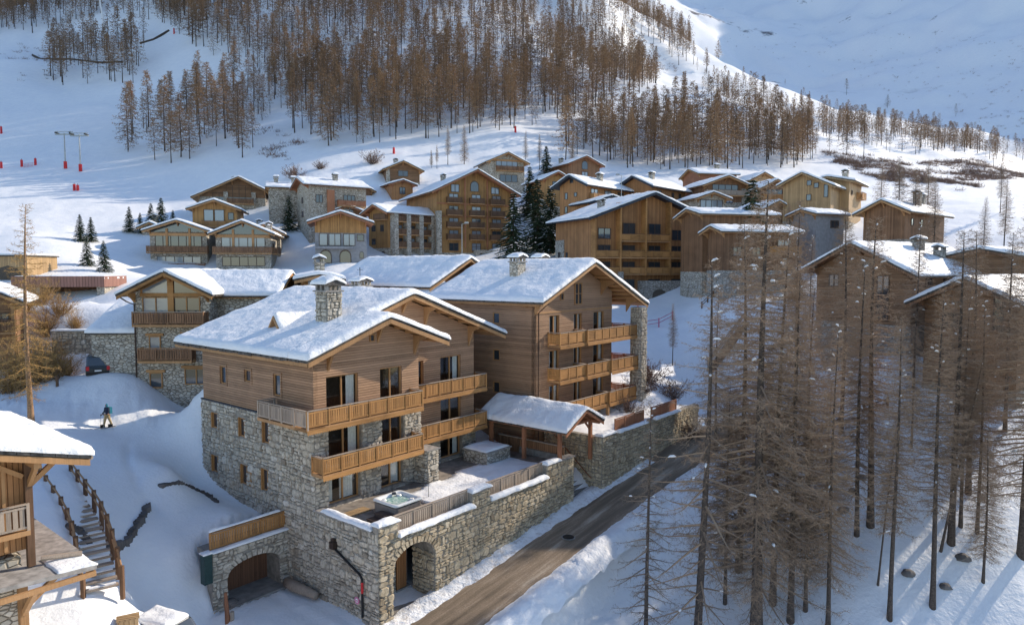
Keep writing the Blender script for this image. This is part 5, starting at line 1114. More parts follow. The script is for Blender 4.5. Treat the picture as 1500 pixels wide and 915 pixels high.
Pw = atY(541, 384, 136); c_, s_ = math.cos(rz), math.sin(rz); dl = (Pw-P)[:2]; ofx = (dl[0]*c_+dl[1]*s_, -dl[0]*s_+dl[1]*c_, Pw[2]-P[2])
side = []
for r in range(3):
    z = 2.9+r*2.5
    side += [('b', .8, 13.2, z, 1.2, dict(mat='beam_dark', rail='beam_dark', trim=False))]+[('w', x, z+.1, 1.8, 1.7, dict(gm='glass_sky' if (r+k) % 2 else 'glass')) for k, x in enumerate((2.4, 5.6, 8.8, 12.))]
side += [('c', x, -3, .95, 12.2, 1.4) for x in (.9, 4.0, 7.2, 10.4, 13.4)]
chalet('left_wing', '', None, math.radians(-68), 6.2, 14, 9.6, .42, stone_h=2.7, wall='gold_v', beam='red_beam', ovs=1.2, ovf=1.3, root=HT_, off=ofx, seed=6.3, front=[('w', 1.6, 3.4, 1.2, 1.2), ('w', 1.6, 6., 1.2, 1.2), ('a', 4.6, .3, 1.0, 1.8), ('w', 1.4, .4, 1., 1.3), ('b', 2.5, 6.2, 8.2, .8, dict(mat='beam_dark')), ('w', 4.3, 5.9, 1., 1.3)], right=side)
# apartment block with blue-black eaves
P, rz, w, he, sl = fit(866, 1010, 428, 318, 281, 107, 24, .56)
fw = []
cols_ = (.12, .36, .62, .86)
for c, xf in enumerate(cols_):
    for r in range(4):
        fw.append(('w', w*xf, .5+r*2.62 + (0 if r else -.2), 2.3, 1.7 if r < 3 else (1.7 if c in (0, 3) else 2.6), dict(nm=2, gm='glass', tr=())))
for r in range(1, 4):
    z = .25+r*2.62
    fw.append(('b', w*(.0 if r < 3 else .24), w*(1.0 if r < 3 else .74), z, 1.2, dict(mat='gold', rail='beam_dark', trim=False, bay=2.0, pitch=.2)))
fw += [('p', w*x, 2.6, .26, hh, 1.3) for x, hh in ((.24, he-.3), (.49, he+.8), (.74, he+.1), (.0, he-3), (.99, he-3.2))]+[('c', w*.005, -3, .95, 6.2, 1.4), ('c', w*.24, -3, .95, 6.2, 1.4)]
AB = chalet('apartment_block', 'four storey orange timber apartment block with blue-black roof edge and arched stone base', P, rz, w, 12, he, sl, wall='orange_v', stone='stone_grey', beam='blue_metal', slate='blue_metal', xr=.56, ovs=1.6, ovf=1.8, brackets=False, front=fw, left=[('w', 4, 2.2, .7, 1.3, dict(nm=1)), ('w', 4, 5.5, .7, .9, dict(nm=1)), ('c', 1.6, -3, 3., 11.5, .12), ('w', 1.6, 5., .7, 1.5, dict(nm=1, out=.16))], seed=7.1, down=6, cat='apartments', chim=((3.5, 3.),))
ab = MB().box(w*.45, w+.9, -2.6, -.1, -5, 1.75).build('stone_basement', M['stone_grey'], AB)
for x in (.58, .84):
    n = 8; x_ = w*x; pl = [(x_-1.35, -1.6), (x_+1.35, -1.6)]+[(x_+math.cos(math.pi*q/n)*1.35, -.5+math.sin(math.pi*q/n)*.9) for q in range(n+1)]; MB().prism(pl, -2.66, -2.58).build('arch_shade_panel', M['room'], AB)  # solid dark panels paint the shade inside the basement arches
P, rz, w, he, sl = fit(866, 905, 325, 297, 279, 125, 24)
chalet('rear_wing_house', 'low snowy roof with blue-black edge just behind the apartment block ridge', P, rz, w+2, 9, he, .3, wall='orange_v', beam='blue_metal', slate='blue_metal', ovs=1., ovf=1., seed=7.3, cat='house', brackets=False)
P, rz, w, he, sl = fit(820, 858, 322, 274, 254, 132, -42)
chalet('orange_apartment_house', 'orange boarded house with blue-black eaves and small windows behind the apartment block', P, rz, w, 15, he, sl, wall='orange_v', beam='blue_metal', slate='blue_metal', ovs=1.2, ovf=1.4, brackets=False, seed=7.5, cat='house', front=[('w', w*.25, he-2.6, .7, 1.3, dict(nm=1)), ('w', w*.6, he-2.2, .7, .8, dict(nm=1)), ('w', w*.25, he-5.2, .7, 1.3, dict(nm=1)), ('w', w*.45, he+.4, .8, .9, dict(nm=1))], right=[('w', 2.5, he-2.4, 2.2, 1.7, GS), ('b', 1., 13, he-2.7, 1.1), ('w', 7., he-2.4, 2.2, 1.7, GS), ('w', 11.5, he-2.4, 2.2, 1.7)], chim=((w*.7, 7), ))
P, rz, w, he, sl = fit(908, 952, 322, 276, 249, 140, -42)
chalet('long_roof_house', 'orange house with long bright snowy roof and white window right behind the apartments', P, rz, w, 14, he, sl, wall='orange_v', beam='blue_metal', slate='blue_metal', ovs=1.2, ovf=1.3, brackets=False, seed=7.7, cat='house', right=[('w', 3, he-2.2, 1.6, 1.4, GS), ('w', 8.5, he-2.2, 1., 1.4), ('w', 11.5, he-2.2, 1., 1.4), ('b', 7, 13.5, he-3.6, 1.2), ('b', 7, 13.5, he-6.2, 1.2)], chim=((w*.6, 5),))
P, rz, w, he, sl = fit(797, 832, 302, 263, 249, 152, 22)
chalet('pale_ridge_house', 'timber house with two overlapping snowy gables behind the dark spruces', P, rz, w, 10, he, sl, wall='gold_v', beam='red_beam', ovs=1., ovf=1.1, seed=7.8, cat='house', front=[('w', w*.5, he-2, 2, 1.6)])
P, rz, w, he, sl = fit(834, 877, 265, 240, 229, 175, 26)
chalet('round_window_house', 'brown house with arched gable window at the edge of the larch wood', P, rz, w, 13, he, sl, wall='brown_v', beam='red_beam', ovs=1., ovf=1., seed=7.9, cat='house', front=[('a', w*.5, he-1.2, 1.8, 2.2, GS), ('w', w*.5, he-3.6, 1.8, 1.8, GS)], chim=((1, 6),))
# right of the apartments
P, rz, w, he, sl = fit(1030, 1090, 304, 272, 257, 142, 14)
chalet('balcony_gable_house', 'stone and timber house with white railed balcony across its gable', P, rz, w, 10, he, sl, stone_h=1.2, wall='brown_v', stone='stone_far', ovs=1., ovf=1.4, seed=8.1, cat='house', front=[('w', w*.5, he-1.7, w*.6, 2., dict(nm=4)), ('b', .2, w-.2, he-2., 1.2, dict(mat='rail_grey')), ('c', w-.5, -2, 1.2, he+1.5, .3), ('w', w*.6, 1., 1.6, 1.8, GS)])
P, rz, w, he, sl = fit(1021, 1060, 318, 291, 280, 131, 14)
chalet('low_gable_house', 'small glazed gable with snowy roof below the white railed balcony', P, rz, w, 7, he, sl, stone_h=0, wall='stone_far', ovs=.9, ovf=1., seed=8.3, cat='house', front=[('w', w*.5, he-2., w*.8, 1.8, dict(nm=4, gm='glass_sky'))])
P = atY(1000, 285, 172)
chalet('distant_red_house', 'distant reddish house with wide snowy roof against the larch trunks', P, math.radians(-78), 9, 9.5, 3.9, .34, wall='red_beam', ovs=.7, ovf=.8, seed=8.5, cat='house', chim=((4, 7),))
P = atY(1036, 398, 100)
ih = chalet('brown_house', 'brown boarded house with two snowy roofs and corner balcony behind the tall larches', P, math.radians(-76), 4.5, 11.5, 5.6, .3, stone_h=.2, wall='brown_v', stone='stone_grey', ovs=.9, ovf=1.0, seed=8.7, cat='house', down=6, right=[('w', 2., 2.2, 1.4, 1.3), ('w', 5., 2.2, 1.4, 1.3), ('b', 7.2, 11.5, 2.6, 1.2, dict(mat='gold')), ('w', 9.5, 2.7, 2.2, 1.9, GS), ('w', 9.6, .5, .9, 1.5, dict(gm='glass_sky', nm=1))])
chalet('upper_volume', '', None, 0, 6.5, 11.8, 8.2, .3, wall='brown_v', ovs=.9, ovf=.9, root=ih, off=(-7.0, -.6, 0), seed=8.8, s2=.25)
P, rz, w, he, sl = fit(1114, 1150, 308, 276, 262, 141, 14)
chalet('narrow_gable_house', 'narrow dark gabled house with balcony left of the sunlit yellow house', P, rz, w, 9, he, sl, stone_h=1.5, wall='brown_v', ovs=.9, ovf=1.1, seed=9.1, cat='house', front=[('w', w*.5, he-2., w*.6, 1.8, dict(nm=3)), ('b', .1, w-.1, he-2.3, 1.), ('w', w*.5, .6, w*.6, 1.6, GS)])
P, rz, w, he, sl = fit(1099, 1130, 292, 264, 252, 158, 14)
chalet('back_gable_house', 'pale gabled house half hidden behind the narrow dark gable', P, rz, w, 12, he, sl, wall='honey_v', ovs=.9, ovf=1., seed=9.2, cat='house', front=[('w', w*.5, he-1.8, 2, 1.5)])
P, rz, w, he, sl = fit(1120, 1150, 335, 305, 292, 121, 20)
chalet('little_roof_house', 'little brown house with lean snowy roof under the narrow gable', P, rz, w, 7, he, sl, wall='clad_dark', ovs=.8, ovf=.8, seed=9.25, cat='house')
P, rz, w, he, sl = fit(1146, 1213, 325, 272, 249, 122, -38, .42)
yl = chalet('yellow_house', 'sunlit honey yellow timber house with snowy roofs and square stone chimney', P, rz, w, 9, he, sl, wall='honey_v', beam='honey_v', xr=.42, ovs=.9, ovf=1., seed=9.3, cat='house', brackets=False, front=[('w', w*.55, he-.4, .8, .9, dict(nm=1)), ('w', w*.7, he-.9, .8, .9, dict(nm=1)), ('w', w*.9, he-2.6, .7, 2.2, dict(nm=1)), ('w', w*.55, he-3., .8, 1.1, dict(nm=1))])
chalet('rear_volume', '', None, 0, 7, 10, he+.6, .25, wall='honey_v', beam='honey_v', ovs=1.1, ovf=1., root=yl, off=(w*.3, 6.5, 0), seed=9.4, brackets=False, chim=((5., 6., 1.6),), right=[('w', 2, he-1.6, .8, .8, dict(nm=1)), ('b', 6, 9.5, he-1.9, 1.)])
P = atY(1160, 345, 108)
chalet('grey_blue_house', 'small grey house with snowy roof below the sunlit yellow house', P, math.radians(-65), 4.5, 6, 3.0, .3, wall='render_grey', stone='render_grey', ovs=.7, ovf=.7, seed=9.5, cat='house', right=[('w', 4, 1., 1.8, 1.2)])
P, rz, w, he, sl = fit(1264, 1322, 352, 312, 289, 99, -50)
chalet('long_brown_house', 'long dark brown house with tall stone chimney behind thin larches on the right', P, rz, w, 15, he, sl, wall='brown_v', stone='stone_grey', ovs=1.1, ovf=1.1, seed=9.7, cat='house', down=6, right=[('w', 6, he-2., .9, 1., dict(nm=1)), ('w', 2.5, he-2., .9, 1., dict(nm=1)), ('w', 11, he-2., .9, 1., dict(nm=1))], chim=((w*.75, 8, 2.), (w*.5, 13.5, 1.2)))
P, rz, w, he, sl = fit(1194, 1336, 505, 392, 338, 76, -58, .46)
jh = chalet('large_brown_chalet', 'large brown boarded chalet with broad snowy gable roof behind the right hand larches', P, rz, w, 16, he, sl, stone_h=2.8, wall='clad_dark', stone='stone_grey', beam='brown_v', xr=.46, ovs=1.3, ovf=1.6, seed=10.1, down=6, front=[('w', w*.72, 3.2, 1.3, 4.6, dict(nm=2, tr=(1.5, 3.)) ), ('w', w*.55, he-.2, .9, .8, dict(nm=1)), ('w', w*.2, he-2., 1.2, 1.3), ('w', w*.42, 3.4, 1.2, 1.3)], right=[('w', 3, he-2., 1.2, 1.3), ('w', 6.5, he-2., 1.2, 1.3)], chim=((w*.62, 8.5, .9), (w*.8, 9.2, .9)))
chalet('rear_volume', '', None, 0, 8, 8, he+.9, .22, wall='clad_dark', beam='brown_v', ovs=1., ovf=.9, root=jh, off=(w*.75, 11., 0), seed=10.2, brackets=False, right=[('w', 4, he-1.6, 1.2, 1.2)])
P, rz, w, he, sl = fit(1350, 1495, 590, 438, 388, 60, -55)
chalet('right_edge_chalet', 'brown chalet with broad snowy roof cut off by the right edge', P, rz, w, 14, he, sl, stone_h=2., wall='clad_dark', stone='stone_grey', beam='brown_v', ovs=1., ovf=1.5, seed=10.5, down=6, front=[('w', w*.8, he-2.4, .8, 3.2, dict(nm=1, tr=(1.6,))), ('w', w*.3, he-2.4, 1.3, 1.4), ('w', w*.3, he-5.4, 1.3, 1.4)])
# small house, flat garage and wall at the left
P = atY(28, 452, 82); rzg = math.radians(6)
FGa = empty('flat_roof_garage', P, rzg, 'flat roofed garage with brown metal fascia and dark wide opening', 'garage')
M['brown_metal'] = wood('brown_metal', (.30,.155,.12), .35, 'x', vary=.12)
MB().box(0, 9.8, 5, 5.3, -3, 3.6).box(0, 2.4, 0, .3, -3, 2.7).box(8.9, 9.8, 0, .35, -3, 2.7).box(9.5, 9.8, .35, 5, -3, 3.6).box(0, .3, .3, 5, -3, 3.6).build('stone_wall', M['stone_far'], FGa)
MB().box(-.4, 10, -.5, 5.4, 3.4, 3.6).build('roof', M['lauze'], FGa); MB().box(-.45, 10.05, -.56, -.5, 2.6, 3.9).box(10., 10.06, -.5, 5.4, 2.6, 3.9).build('fascia', M['brown_metal'], FGa)
MB().box(2.4, 8.9, 3., 3.1, -3, 2.8).build('dark_door', M['garage'], FGa); snow_sheet(FGa, -.4, 10, -.45, 5.4, flat(3.6), .4, .6, seed=1.9)
MB().box(2.4, 8.9, .1, 3.0, -3, .02).build('garage_floor', M['concrete'], FGa)
P = atY(92, 492, 70); HUT = empty('small_hut', P, math.radians(-8), 'small orange timber hut with sunlit snowy roof above the stone wall', 'hut')
MB().box(.2, 4.4, 0, 3.5, -2, 1.5).build('timber_wall', M['orange_v'], HUT); MB().prism([(-.2, 2.6), (4.9, 1.55), (4.9, 1.7), (-.2, 2.75)], -.5, 4).build('roof', M['lauze'], HUT)
snow_sheet(HUT, -.25, 4.95, -.55, 4, lambda X, Y: 2.75-(X+.2)*.206+.09*Y, .42, .3, seed=4.5); window(HUT, frame_mat((0,0,0), (1,0,0), (0,-1,0)), 3.3, .4, 1.0, .8, 1, gm='glass_sky', out=.02, fm='frame')
PA, PB = atY(78, 548, 65.2), atY(180, 546, 65.6); SWL = empty('stone_garden_wall', (PA[0], PA[1], PA[2]), math.atan2(PB[1]-PA[1], PB[0]-PA[0]), 'tall grey stone retaining wall behind the parked car', 'wall')
LW = float(np.linalg.norm((PB-PA)[:2])); msw = Masonry(SWL, M['stone']); MB().box(0, LW, 0, .5, -2, 4.1).build('masonry_wall', M['mortar'], SWL); msw.wall(frame_mat((0,0,0), (1,0,0), (0,-1,0)), 0, LW, -.6, 4.1, 1., None, 71); msw.finish(300)
MB().box(-.1, LW, -.12, .6, 4.102, 4.2).build('coping', M['cap'], SWL); snow_sheet(SWL, 0, LW, -.12, .6, flat(4.2), .2, .4, seed=2.9, name='wall_snow')
SG = empty('red_sign', atY(161, 497, 65.1), 0, 'small red plate on the grey stone retaining wall', 'sign'); MB().box(-.3, .3, -.08, -.04, -.2, .2).build('plate', M['red'], SG); MB().box(-.2, .2, -.086, -.081, -.03, .03).build('stripe', M['white'], SG)
P, rz, w, he, sl = fit(-60, 22, 585, 440, 405, 60, 30)
chalet('left_edge_house', 'dark brown timber house half cut off by the left edge behind golden twigs', P, rz, w, 9, he, sl, wall='clad_dark', ovs=.9, ovf=1., seed=11.1, cat='house', front=[('w', w*.75, he-2.5, 1.2, 1.4), ('b', w*.4, w, he-2.8, .9, dict(mat='brown_v')), ('p', w*.95, 0, .3, he, .3)])
P = atY(-20, 400, 90); YB = empty('yellow_wall_house', P, 0, 'pale yellow flat topped building with dark arch at the left edge', 'building'); MB().box(-2, 5.4, 0, 6, -4, 2.2).build('wall', M['honey_v'], YB); MB().box(-2.2, 5.6, -.3, 6.2, 2.2, 2.4).build('roof', M['lauze'], YB)
MB().prism([(1.2, -1), (4.6, -1), (4.6, .0), (4, .7), (2.9, 1.0), (1.8, .7), (1.2, 0)], -.05, .0).build('arch', M['room'], YB); snow_sheet(YB, -2.2, 5.6, -.3, 6.2, flat(2.4), .3, .6, seed=.6)
P = atY(26, 497, 72); RW = empty('red_board_fence', P, math.radians(2), 'tall reddish brown boarded fence left of the small hut', 'fence'); rb_ = MB().box(0, .3, 0, .05, -2, 2.9).mesh('board', M['brown_metal'])
for k in range(13): inst('board', rb_, RW, loc=(k*.33, 0, 0.06*(k % 2)))
MB().box(0, 4.3, .052, .12, 2.3, 2.45).build('rail', M['brown_metal'], RW)
# ------------------------------------------------------------------ trees
def sliver_mesh(segs, rs, name, mat):
    """segs (n,7): p, q, width -> one thin triangle each"""
    a = np.asarray(segs, float); p, q, w = a[:, :3], a[:, 3:6], a[:, 6]
    d = q-p; r = rs.normal(size=d.shape); n = np.cross(d, r); n /= (np.linalg.norm(n, axis=1, keepdims=True)+1e-9)
    V = np.stack([p-n*w[:, None]/2, p+n*w[:, None]/2, q], 1).reshape(-1, 3); return V, np.arange(len(V)).reshape(-1, 3)
def larch_segs(rs, H, nb, subd, tw, wsub, wtw, spread=1.0, low=.14, lim=.6, bushy=1.0, droop=.25):
    """branches of a bare larch: (branch polylines, twig slivers)"""
    polys = []; segs = []
    for i in range(nb):
        f = low+(1-low)*((i+rs.rand())/nb)**.9; z = H*f
        prof = (.55+.45*min(1, (f-low)/.2))*max(.04, (1-f))**.75*1.25 if f > low+.02 else .5
        L = max(.35, spread*prof*3.3*rs.uniform(.6, 1.15)); az = i*2.4+rs.uniform(-.5, .5)
        o = np.array([math.cos(az), math.sin(az), 0]); e0 = .45*f*f-droop*(1-f)-.05+rs.uniform(-.1, .1)
        n = 5; pts = [np.array([0, 0, z])]; side = np.array([-o[1], o[0], 0])*rs.uniform(-.15, .15)
        for k in range(n):
            e = e0-.18*math.sin(k/n*3.)+.5*(k/n)**2; pts.append(pts[-1]+(o*math.cos(e)+side*(k/n)+np.array([0, 0, math.sin(e)]))*L/n)
        pts = np.array(pts); polys.append((pts, .012+.016*L))
        m = max(3, int(L/subd)); t = (np.arange(m)+.5)/m*.92+.08+rs.uniform(-.02, .02, m); t = np.clip(t, .05, .99)
        for tt in t:
            k = min(n-1, int(tt*n)); fr = tt*n-k; p = pts[k]*(1-fr)+pts[k+1]*fr; dr = pts[k+1]-pts[k]; dr /= np.linalg.norm(dr)
            sd = 1 if rs.rand() < .5 else -1; lat = np.array([-dr[1], dr[0], 0])*sd
            v = dr*rs.uniform(.3, .9)+lat*rs.uniform(.5, 1.1)+np.array([0, 0, rs.uniform(-.75, .35)]); v /= np.linalg.norm(v)
            l = (.28+.24*L*(1-.65*tt))*rs.uniform(.5, 1.2)*lim/.6; q = p+v*l; segs.append((*p, *q, wsub))
            for b in range(tw):
                s = rs.uniform(.15, 1.); p2 = p+v*l*s; w2 = v*.5+rs.normal(size=3)*.75+np.array([0, 0, -.15]); w2 /= np.linalg.norm(w2); segs.append((*p2, *(p2+w2*rs.uniform(.08, .26)*bushy), wtw))
    return polys, segs
def trunk_geo(rs, H, r, bend=.25, n=9):
    ph = rs.uniform(0, 6, 2); m = MB(); pts = []; 
    for k in range(12):
        f = k/11; pts.append((bend*math.sin(f*3+ph[0])*f, bend*math.sin(f*2.6+ph[1])*f, H*f-(.8 if k == 0 else 0)))
    base = np.array(pts); rad = [r*(1.35 if k == 0 else 1)*(1-k/11)**.8+.015 for k in range(12)]; m.tube(pts, rad, n); return m, base
def make_larch(seed, H, r, nb, subd, tw, ws, wt, mats=('bark', 'twig'), branch_sides=3, snow=0, **kw):
    rs = np.random.RandomState(seed); m, base = trunk_geo(rs, H, r); polys, segs = larch_segs(rs, H, nb, subd, tw, ws, wt, **kw)
    bx = lambda z: np.array([np.interp(z, base[:, 2], base[:, 0]), np.interp(z, base[:, 2], base[:, 1]), 0])
    bm_ = MB(); sn = MB()
    for pts, rr in polys:
        o = bx(pts[0, 2]); bm_.tube([tuple(p+o) for p in pts], [rr*(1-.85*k/(len(pts)-1)) for k in range(len(pts))], branch_sides, False)
        if snow and rs.rand() < snow:
            k = rs.randint(1, 4); c = pts[k]*.5+pts[k+1]*.5+o; d = pts[k+1]-pts[k]; d = d/np.linalg.norm(d); l = rs.uniform(.08, .24)
            sn.tube([tuple(c-d*l), tuple(c-d*l*.4+[0, 0, .05]), tuple(c+d*l*.5+[0, 0, .06]), tuple(c+d*l)], [.01, .075, .06, .01], 5)
    segs = np.array(segs); off = np.array([bx(z) for z in segs[:, 2]]); segs[:, :3] += off; segs[:, 3:6] += off
    V, F = sliver_mesh(segs, rs, 'x', None); bv = np.array(bm_.v).reshape(-1, 3); bf = np.array(bm_.f)
    crown = np_mesh('crown', np.concatenate([bv, V]), [bf, F+len(bv)], M[mats[1]], False)
    return dict(trunk=m.mesh('trunk', M[mats[0]], True), crown=crown, snow=sn.mesh('branch_snow', M['snow'], True) if sn.v else None, H=H, rawV=V, rawF=F, tv=np.array(m.v), tf=m.f, bv=bv, bf=bf)
def plant(name, pr, loc, h, rz, label, cat='tree', group=None, wide=1.0, lean=(0, 0)):
    o = empty(name, loc, 0, label, cat, group); s = h/pr['H']; o.scale = (s*wide, s*wide, s); o.rotation_euler = (lean[0], lean[1], rz)
    inst('trunk', pr['trunk'], o); inst('crown', pr['crown'], o)
    if pr.get('snow'): kind(inst('branch_snow', pr['snow'], o), 'stuff')
    return o
near_p = [make_larch(100+k, 22., .19+.025*(k % 3), 165+12*k, .105, 10, .021, .017, snow=.07, spread=(1.1, 1.1, 1.3, 1.0, 1.25)[k], low=(.14, .26, .10, .3, .16)[k], droop=(.3, .2, .35, .15, .3)[k], bushy=(1.25, 1.2, 1.45, 1.1, 1.35)[k], lim=.78) for k in range(5)]
sparse_p = make_larch(120, 22., .21, 105, .17, 7, .022, .018, snow=.2, spread=1.25, low=.08, droop=.35, bushy=1.2)
NEAR = [ # px, distance, top row, prototype, width, lean, label
 (1021,40,385,5,1.05,(0,-.03),'tall dark larch with sparse snowy branches standing in front of the road bend'),
 (946,40.6,590,5,.9,(0,0),'thin short larch at the lower right kerb of the road'),
 (1108,40.2,272,2,1.1,(0,0),'tallest bushy brown larch right of the sparse dark one'),
 (1132,42,335,0,.9,(0,.02),'brown larch touching the right side of the tallest bushy one'),
 (1158,40.6,405,4,.9,(0,0),'medium brown larch with fuzzy crown right of the bushy pair'),
 (1082,45,330,2,.85,(0,0),'fuzzy larch close behind the left side of the tallest bushy one'),
 (1213,39.6,480,0,.8,(0,0),'slim larch with low drooping twigs, bottom centre right'),
 (1303,39.2,470,3,.85,(0,0),'straight dark trunked larch at bottom right with bare lower stem'),
 (1366,39.5,430,3,.9,(0,0),'straight larch right of the bare lower stem at the bottom edge'),
 (1378,42.6,520,3,.7,(0,-.14),'larch leaning to the left across two straight trunks'),
 (1393,43,345,1,1.,(0,0),'tall larch before the right edge chalet with clean trunk'),
 (1407,44,425,3,.8,(0,0),'thin larch squeezed between two taller trunks below the right chalet'),
 (1418,46.5,345,1,1.,(0,.01),'tall larch touching the left rake of the right edge chalet roof'),
 (1275,45.5,325,1,1.05,(0,-.01),'tall thick trunked larch before the large brown chalet'),
 (1255,45,385,0,.9,(0,-.03),'larch just left of the thick trunk before the large brown chalet'),
 (1286,41,600,3,.6,(.05,-.06),'short crooked larch with bent base on the snowy slope'),
 (1431,43.4,445,0,.8,(0,0),'brown larch below the right chalet window'),
 (1496,42,300,4,1.,(0,0),'fuzzy brown larch cut by the right picture edge'),
 (1472,52,345,1,.9,(0,0),'larch before the right chalet gable, near the picture edge'),
 (1182,50,425,4,.9,(0,0),'fuzzy larch between the brown house and the large brown chalet'),
 (1164,64,300,1,.9,(0,0),'dark larch left of the large brown chalet on the snowy bank'),
 (1048,62,420,0,.9,(0,0),'larch beside the wooden footbridge rail'),
 (1232,57,310,4,.9,(0,0),'fuzzy larch at the left corner of the large brown chalet'),
 (1338,60,330,0,.9,(0,0),'larch between the two big brown chalets'),
 (1062,43,560,4,.8,(0,0),'low fuzzy larch in front of the bushy pair'),
 (1120,52,520,4,1.,(0,0),'small fuzzy larch behind the bushy pair'),
 (1210,46,560,4,.9,(0,0),'small fuzzy larch in the middle of the snowy slope'),
 (1440,40.5,640,4,.9,(0,0),'low fuzzy larch at the bottom right corner'),
 (1180,41,620,4,1.,(0,0),'low fuzzy larch left of the slim drooping one'),
 (1335,52,480,4,.9,(0,0),'fuzzy larch under the left rake of the right chalet')]
rgn = random.Random(7); protos = near_p+[sparse_p]
for px, Y, top, k, wd, ln, lab in NEAR:
    g = ground_px(px, Y); zt = CAM_Z+(395-top)/1000*Y; plant('larch_tree', protos[k], g, zt-g[2]+.2, rgn.uniform(0, 6.28), lab, group='larches on the slope at the right', wide=wd*1.0, lean=ln)
gold_p = make_larch(140, 17., .2, 95, .12, 9, .024, .02, bushy=1.3, mats=('bark_orange', 'twig_gold'), spread=.75, low=.12, droop=.3)
g = ground_px(46, 50); plant('larch_tree', gold_p, g, CAM_Z+(395-300)/1000*50-g[2], 1., 'lone golden larch with pale orange trunk at the left', wide=1.)
MID = [(1288,104,238),(1312,100,232),(1337,99,248),(1356,108,238),(1366,96,262),(1440,95,290),(1470,100,262),(1268,92,330),(1465,125,240),(1155,110,300),(1186,84,345),(656,182,188),(680,184,186),(640,178,215),(632,178,222),(770,190,195),(790,186,200),(838,190,205),(985,84,445)]
for k, (px, Y, top) in enumerate(MID):
    g = ground_px(px, Y); zt = CAM_Z+(395-top)/1000*Y
    plant('larch_tree', near_p[k % 5], g, max(4, zt-g[2]), k*1.3, 'slender bare larch standing between the village houses' if px > 900 else 'slender bare larch behind the hotel roof', group='larches between the village houses' if px > 900 else 'larches behind the hotel', wide=.85)
# bushes of golden twigs
def make_bush(seed, mat, n=60, R=1.6, H=2.6, tw=16, ws=.022, wt=.018):
    rs = np.random.RandomState(seed); segs = []; st = MB()
    for i in range(n):
        az = rs.uniform(0, 6.28); el = rs.uniform(.5, 1.45); o = np.array([math.cos(az)*math.cos(el)*R*1.4, math.sin(az)*math.cos(el)*R*1.4, math.sin(el)*H]); p = np.array([rs.uniform(-.3, .3), rs.uniform(-.3, .3), -.2]); L = rs.uniform(.5, 1.05)
        q = p+o*L; st.tube([tuple(p), tuple((p+q)/2+rs.normal(size=3)*.08), tuple(q)], [.022, .015, .005], 3, False)
        for b in range(tw):
            s = rs.uniform(.25, 1.); a = p+o*L*s; v = o/np.linalg.norm(o)*.6+rs.normal(size=3)*.6; v /= np.linalg.norm(v); e = a+v*rs.uniform(.2, .6); segs.append((*a, *e, ws))
            for c in range(2): w2 = v*.5+rs.normal(size=3)*.7; w2 /= np.linalg.norm(w2); u = a+(e-a)*rs.uniform(.3, 1); segs.append((*u, *(u+w2*rs.uniform(.1, .3)), wt))
    V, F = sliver_mesh(segs, rs, '', None); return dict(stem=st.mesh('stems', M['bark_orange' if 'gold' in mat else 'bark']), crown=np_mesh('twigs', V, [F], M[mat], False))
gb = [make_bush(k, 'twig_gold') for k in (1, 2)]
def put_bush(name, b, loc, s, rz, label, group):
    o = empty(name, loc, rz, label, 'bush', group); o.scale = (s,)*3; inst('stems', b['stem'], o); inst('twigs', b['crown'], o); return o
for k, (px, Y, s) in enumerate([(28,57,1.6),(60,58,1.5),(78,60,1.4),(96,62,1.1),(12,56,1.3),(48,62,1.7),(70,66.5,1.2),(88,68,1.1),(110,66.8,.8),(36,70,1.4),(60,74,1.3)]):
    put_bush('golden_bush', gb[k % 2], ground_px(px, Y), s, k*2.1, 'golden leafless bush in the thicket around the lone golden larch', 'golden bushes at the left')
br = [make_bush(k, 'brush', 45, 1.8, 2.4, 12, .05, .04) for k in (5, 6)]
for k, (px, Y, s) in enumerate([(940,70,1.),(965,66,.9),(985,72,1.1),(920,66,.8),(545,176,1.6),(430,165,1.5),(470,170,1.),(950,76,1.2),(1010,66,.9)]):
    put_bush('brush', br[k % 2], ground_px(px, Y), s*1.1, k*1.7, 'dark leafless shrub on the snowy bank behind the sparse larch' if px > 800 else 'small leafless shrub by the ski run', 'shrubs on the bank' if px > 800 else 'shrubs by the ski run')
# spruces
def make_spruce(seed, H=10., nl=30):
    rs = np.random.RandomState(seed); segs = []; sn = []; t = MB().tube([(0,0,-.6), (0,0,H*.5), (0,0,H)], [.17,.1,.02], 6)
    for i in range(nl):
        f = .06+.94*i/nl; z = H*f; L = (1-f)**.85*H*.27+.15; m = int(7+9*(1-f))
        for b in range(m):
            az = rs.uniform(0, 6.28); l = L*rs.uniform(.75, 1.15); o = np.array([math.cos(az), math.sin(az), 0]); p = np.array([0, 0, z]); q = p+o*l+np.array([0, 0, -.32*l+rs.uniform(-.1, .1)])
            c = np.array([-o[1], o[0], 0])
            for s in np.linspace(.15, 1, int(4+l*6)):
                a = p+(q-p)*s; ww = .34*(1-.5*s)
                for sd in (-1, 1): e = a+(o*.5+c*sd*rs.uniform(.5, 1.1)+[0, 0, rs.uniform(-.4, .1)])*ww*rs.uniform(.7, 1.3); segs.append((*a, *e, .2))
            if rs.rand() < .4: a = p+(q-p)*rs.uniform(.4, .7); sn.append((*(a+[0, 0, .07]), *(q*.8+a*.2+[0, 0, .05]), .16))
    V, F = sliver_mesh(segs, rs, '', None); V2, F2 = sliver_mesh(sn, rs, '', None)
    return dict(H=H, trunk=t.mesh('trunk', M['bark']), crown=np_mesh('crown', V, [F], M['spruce'], False), snow=np_mesh('branch_snow', V2, [F2], M['snow'], False))
sp_ = [make_spruce(k) for k in (1, 2, 3)]
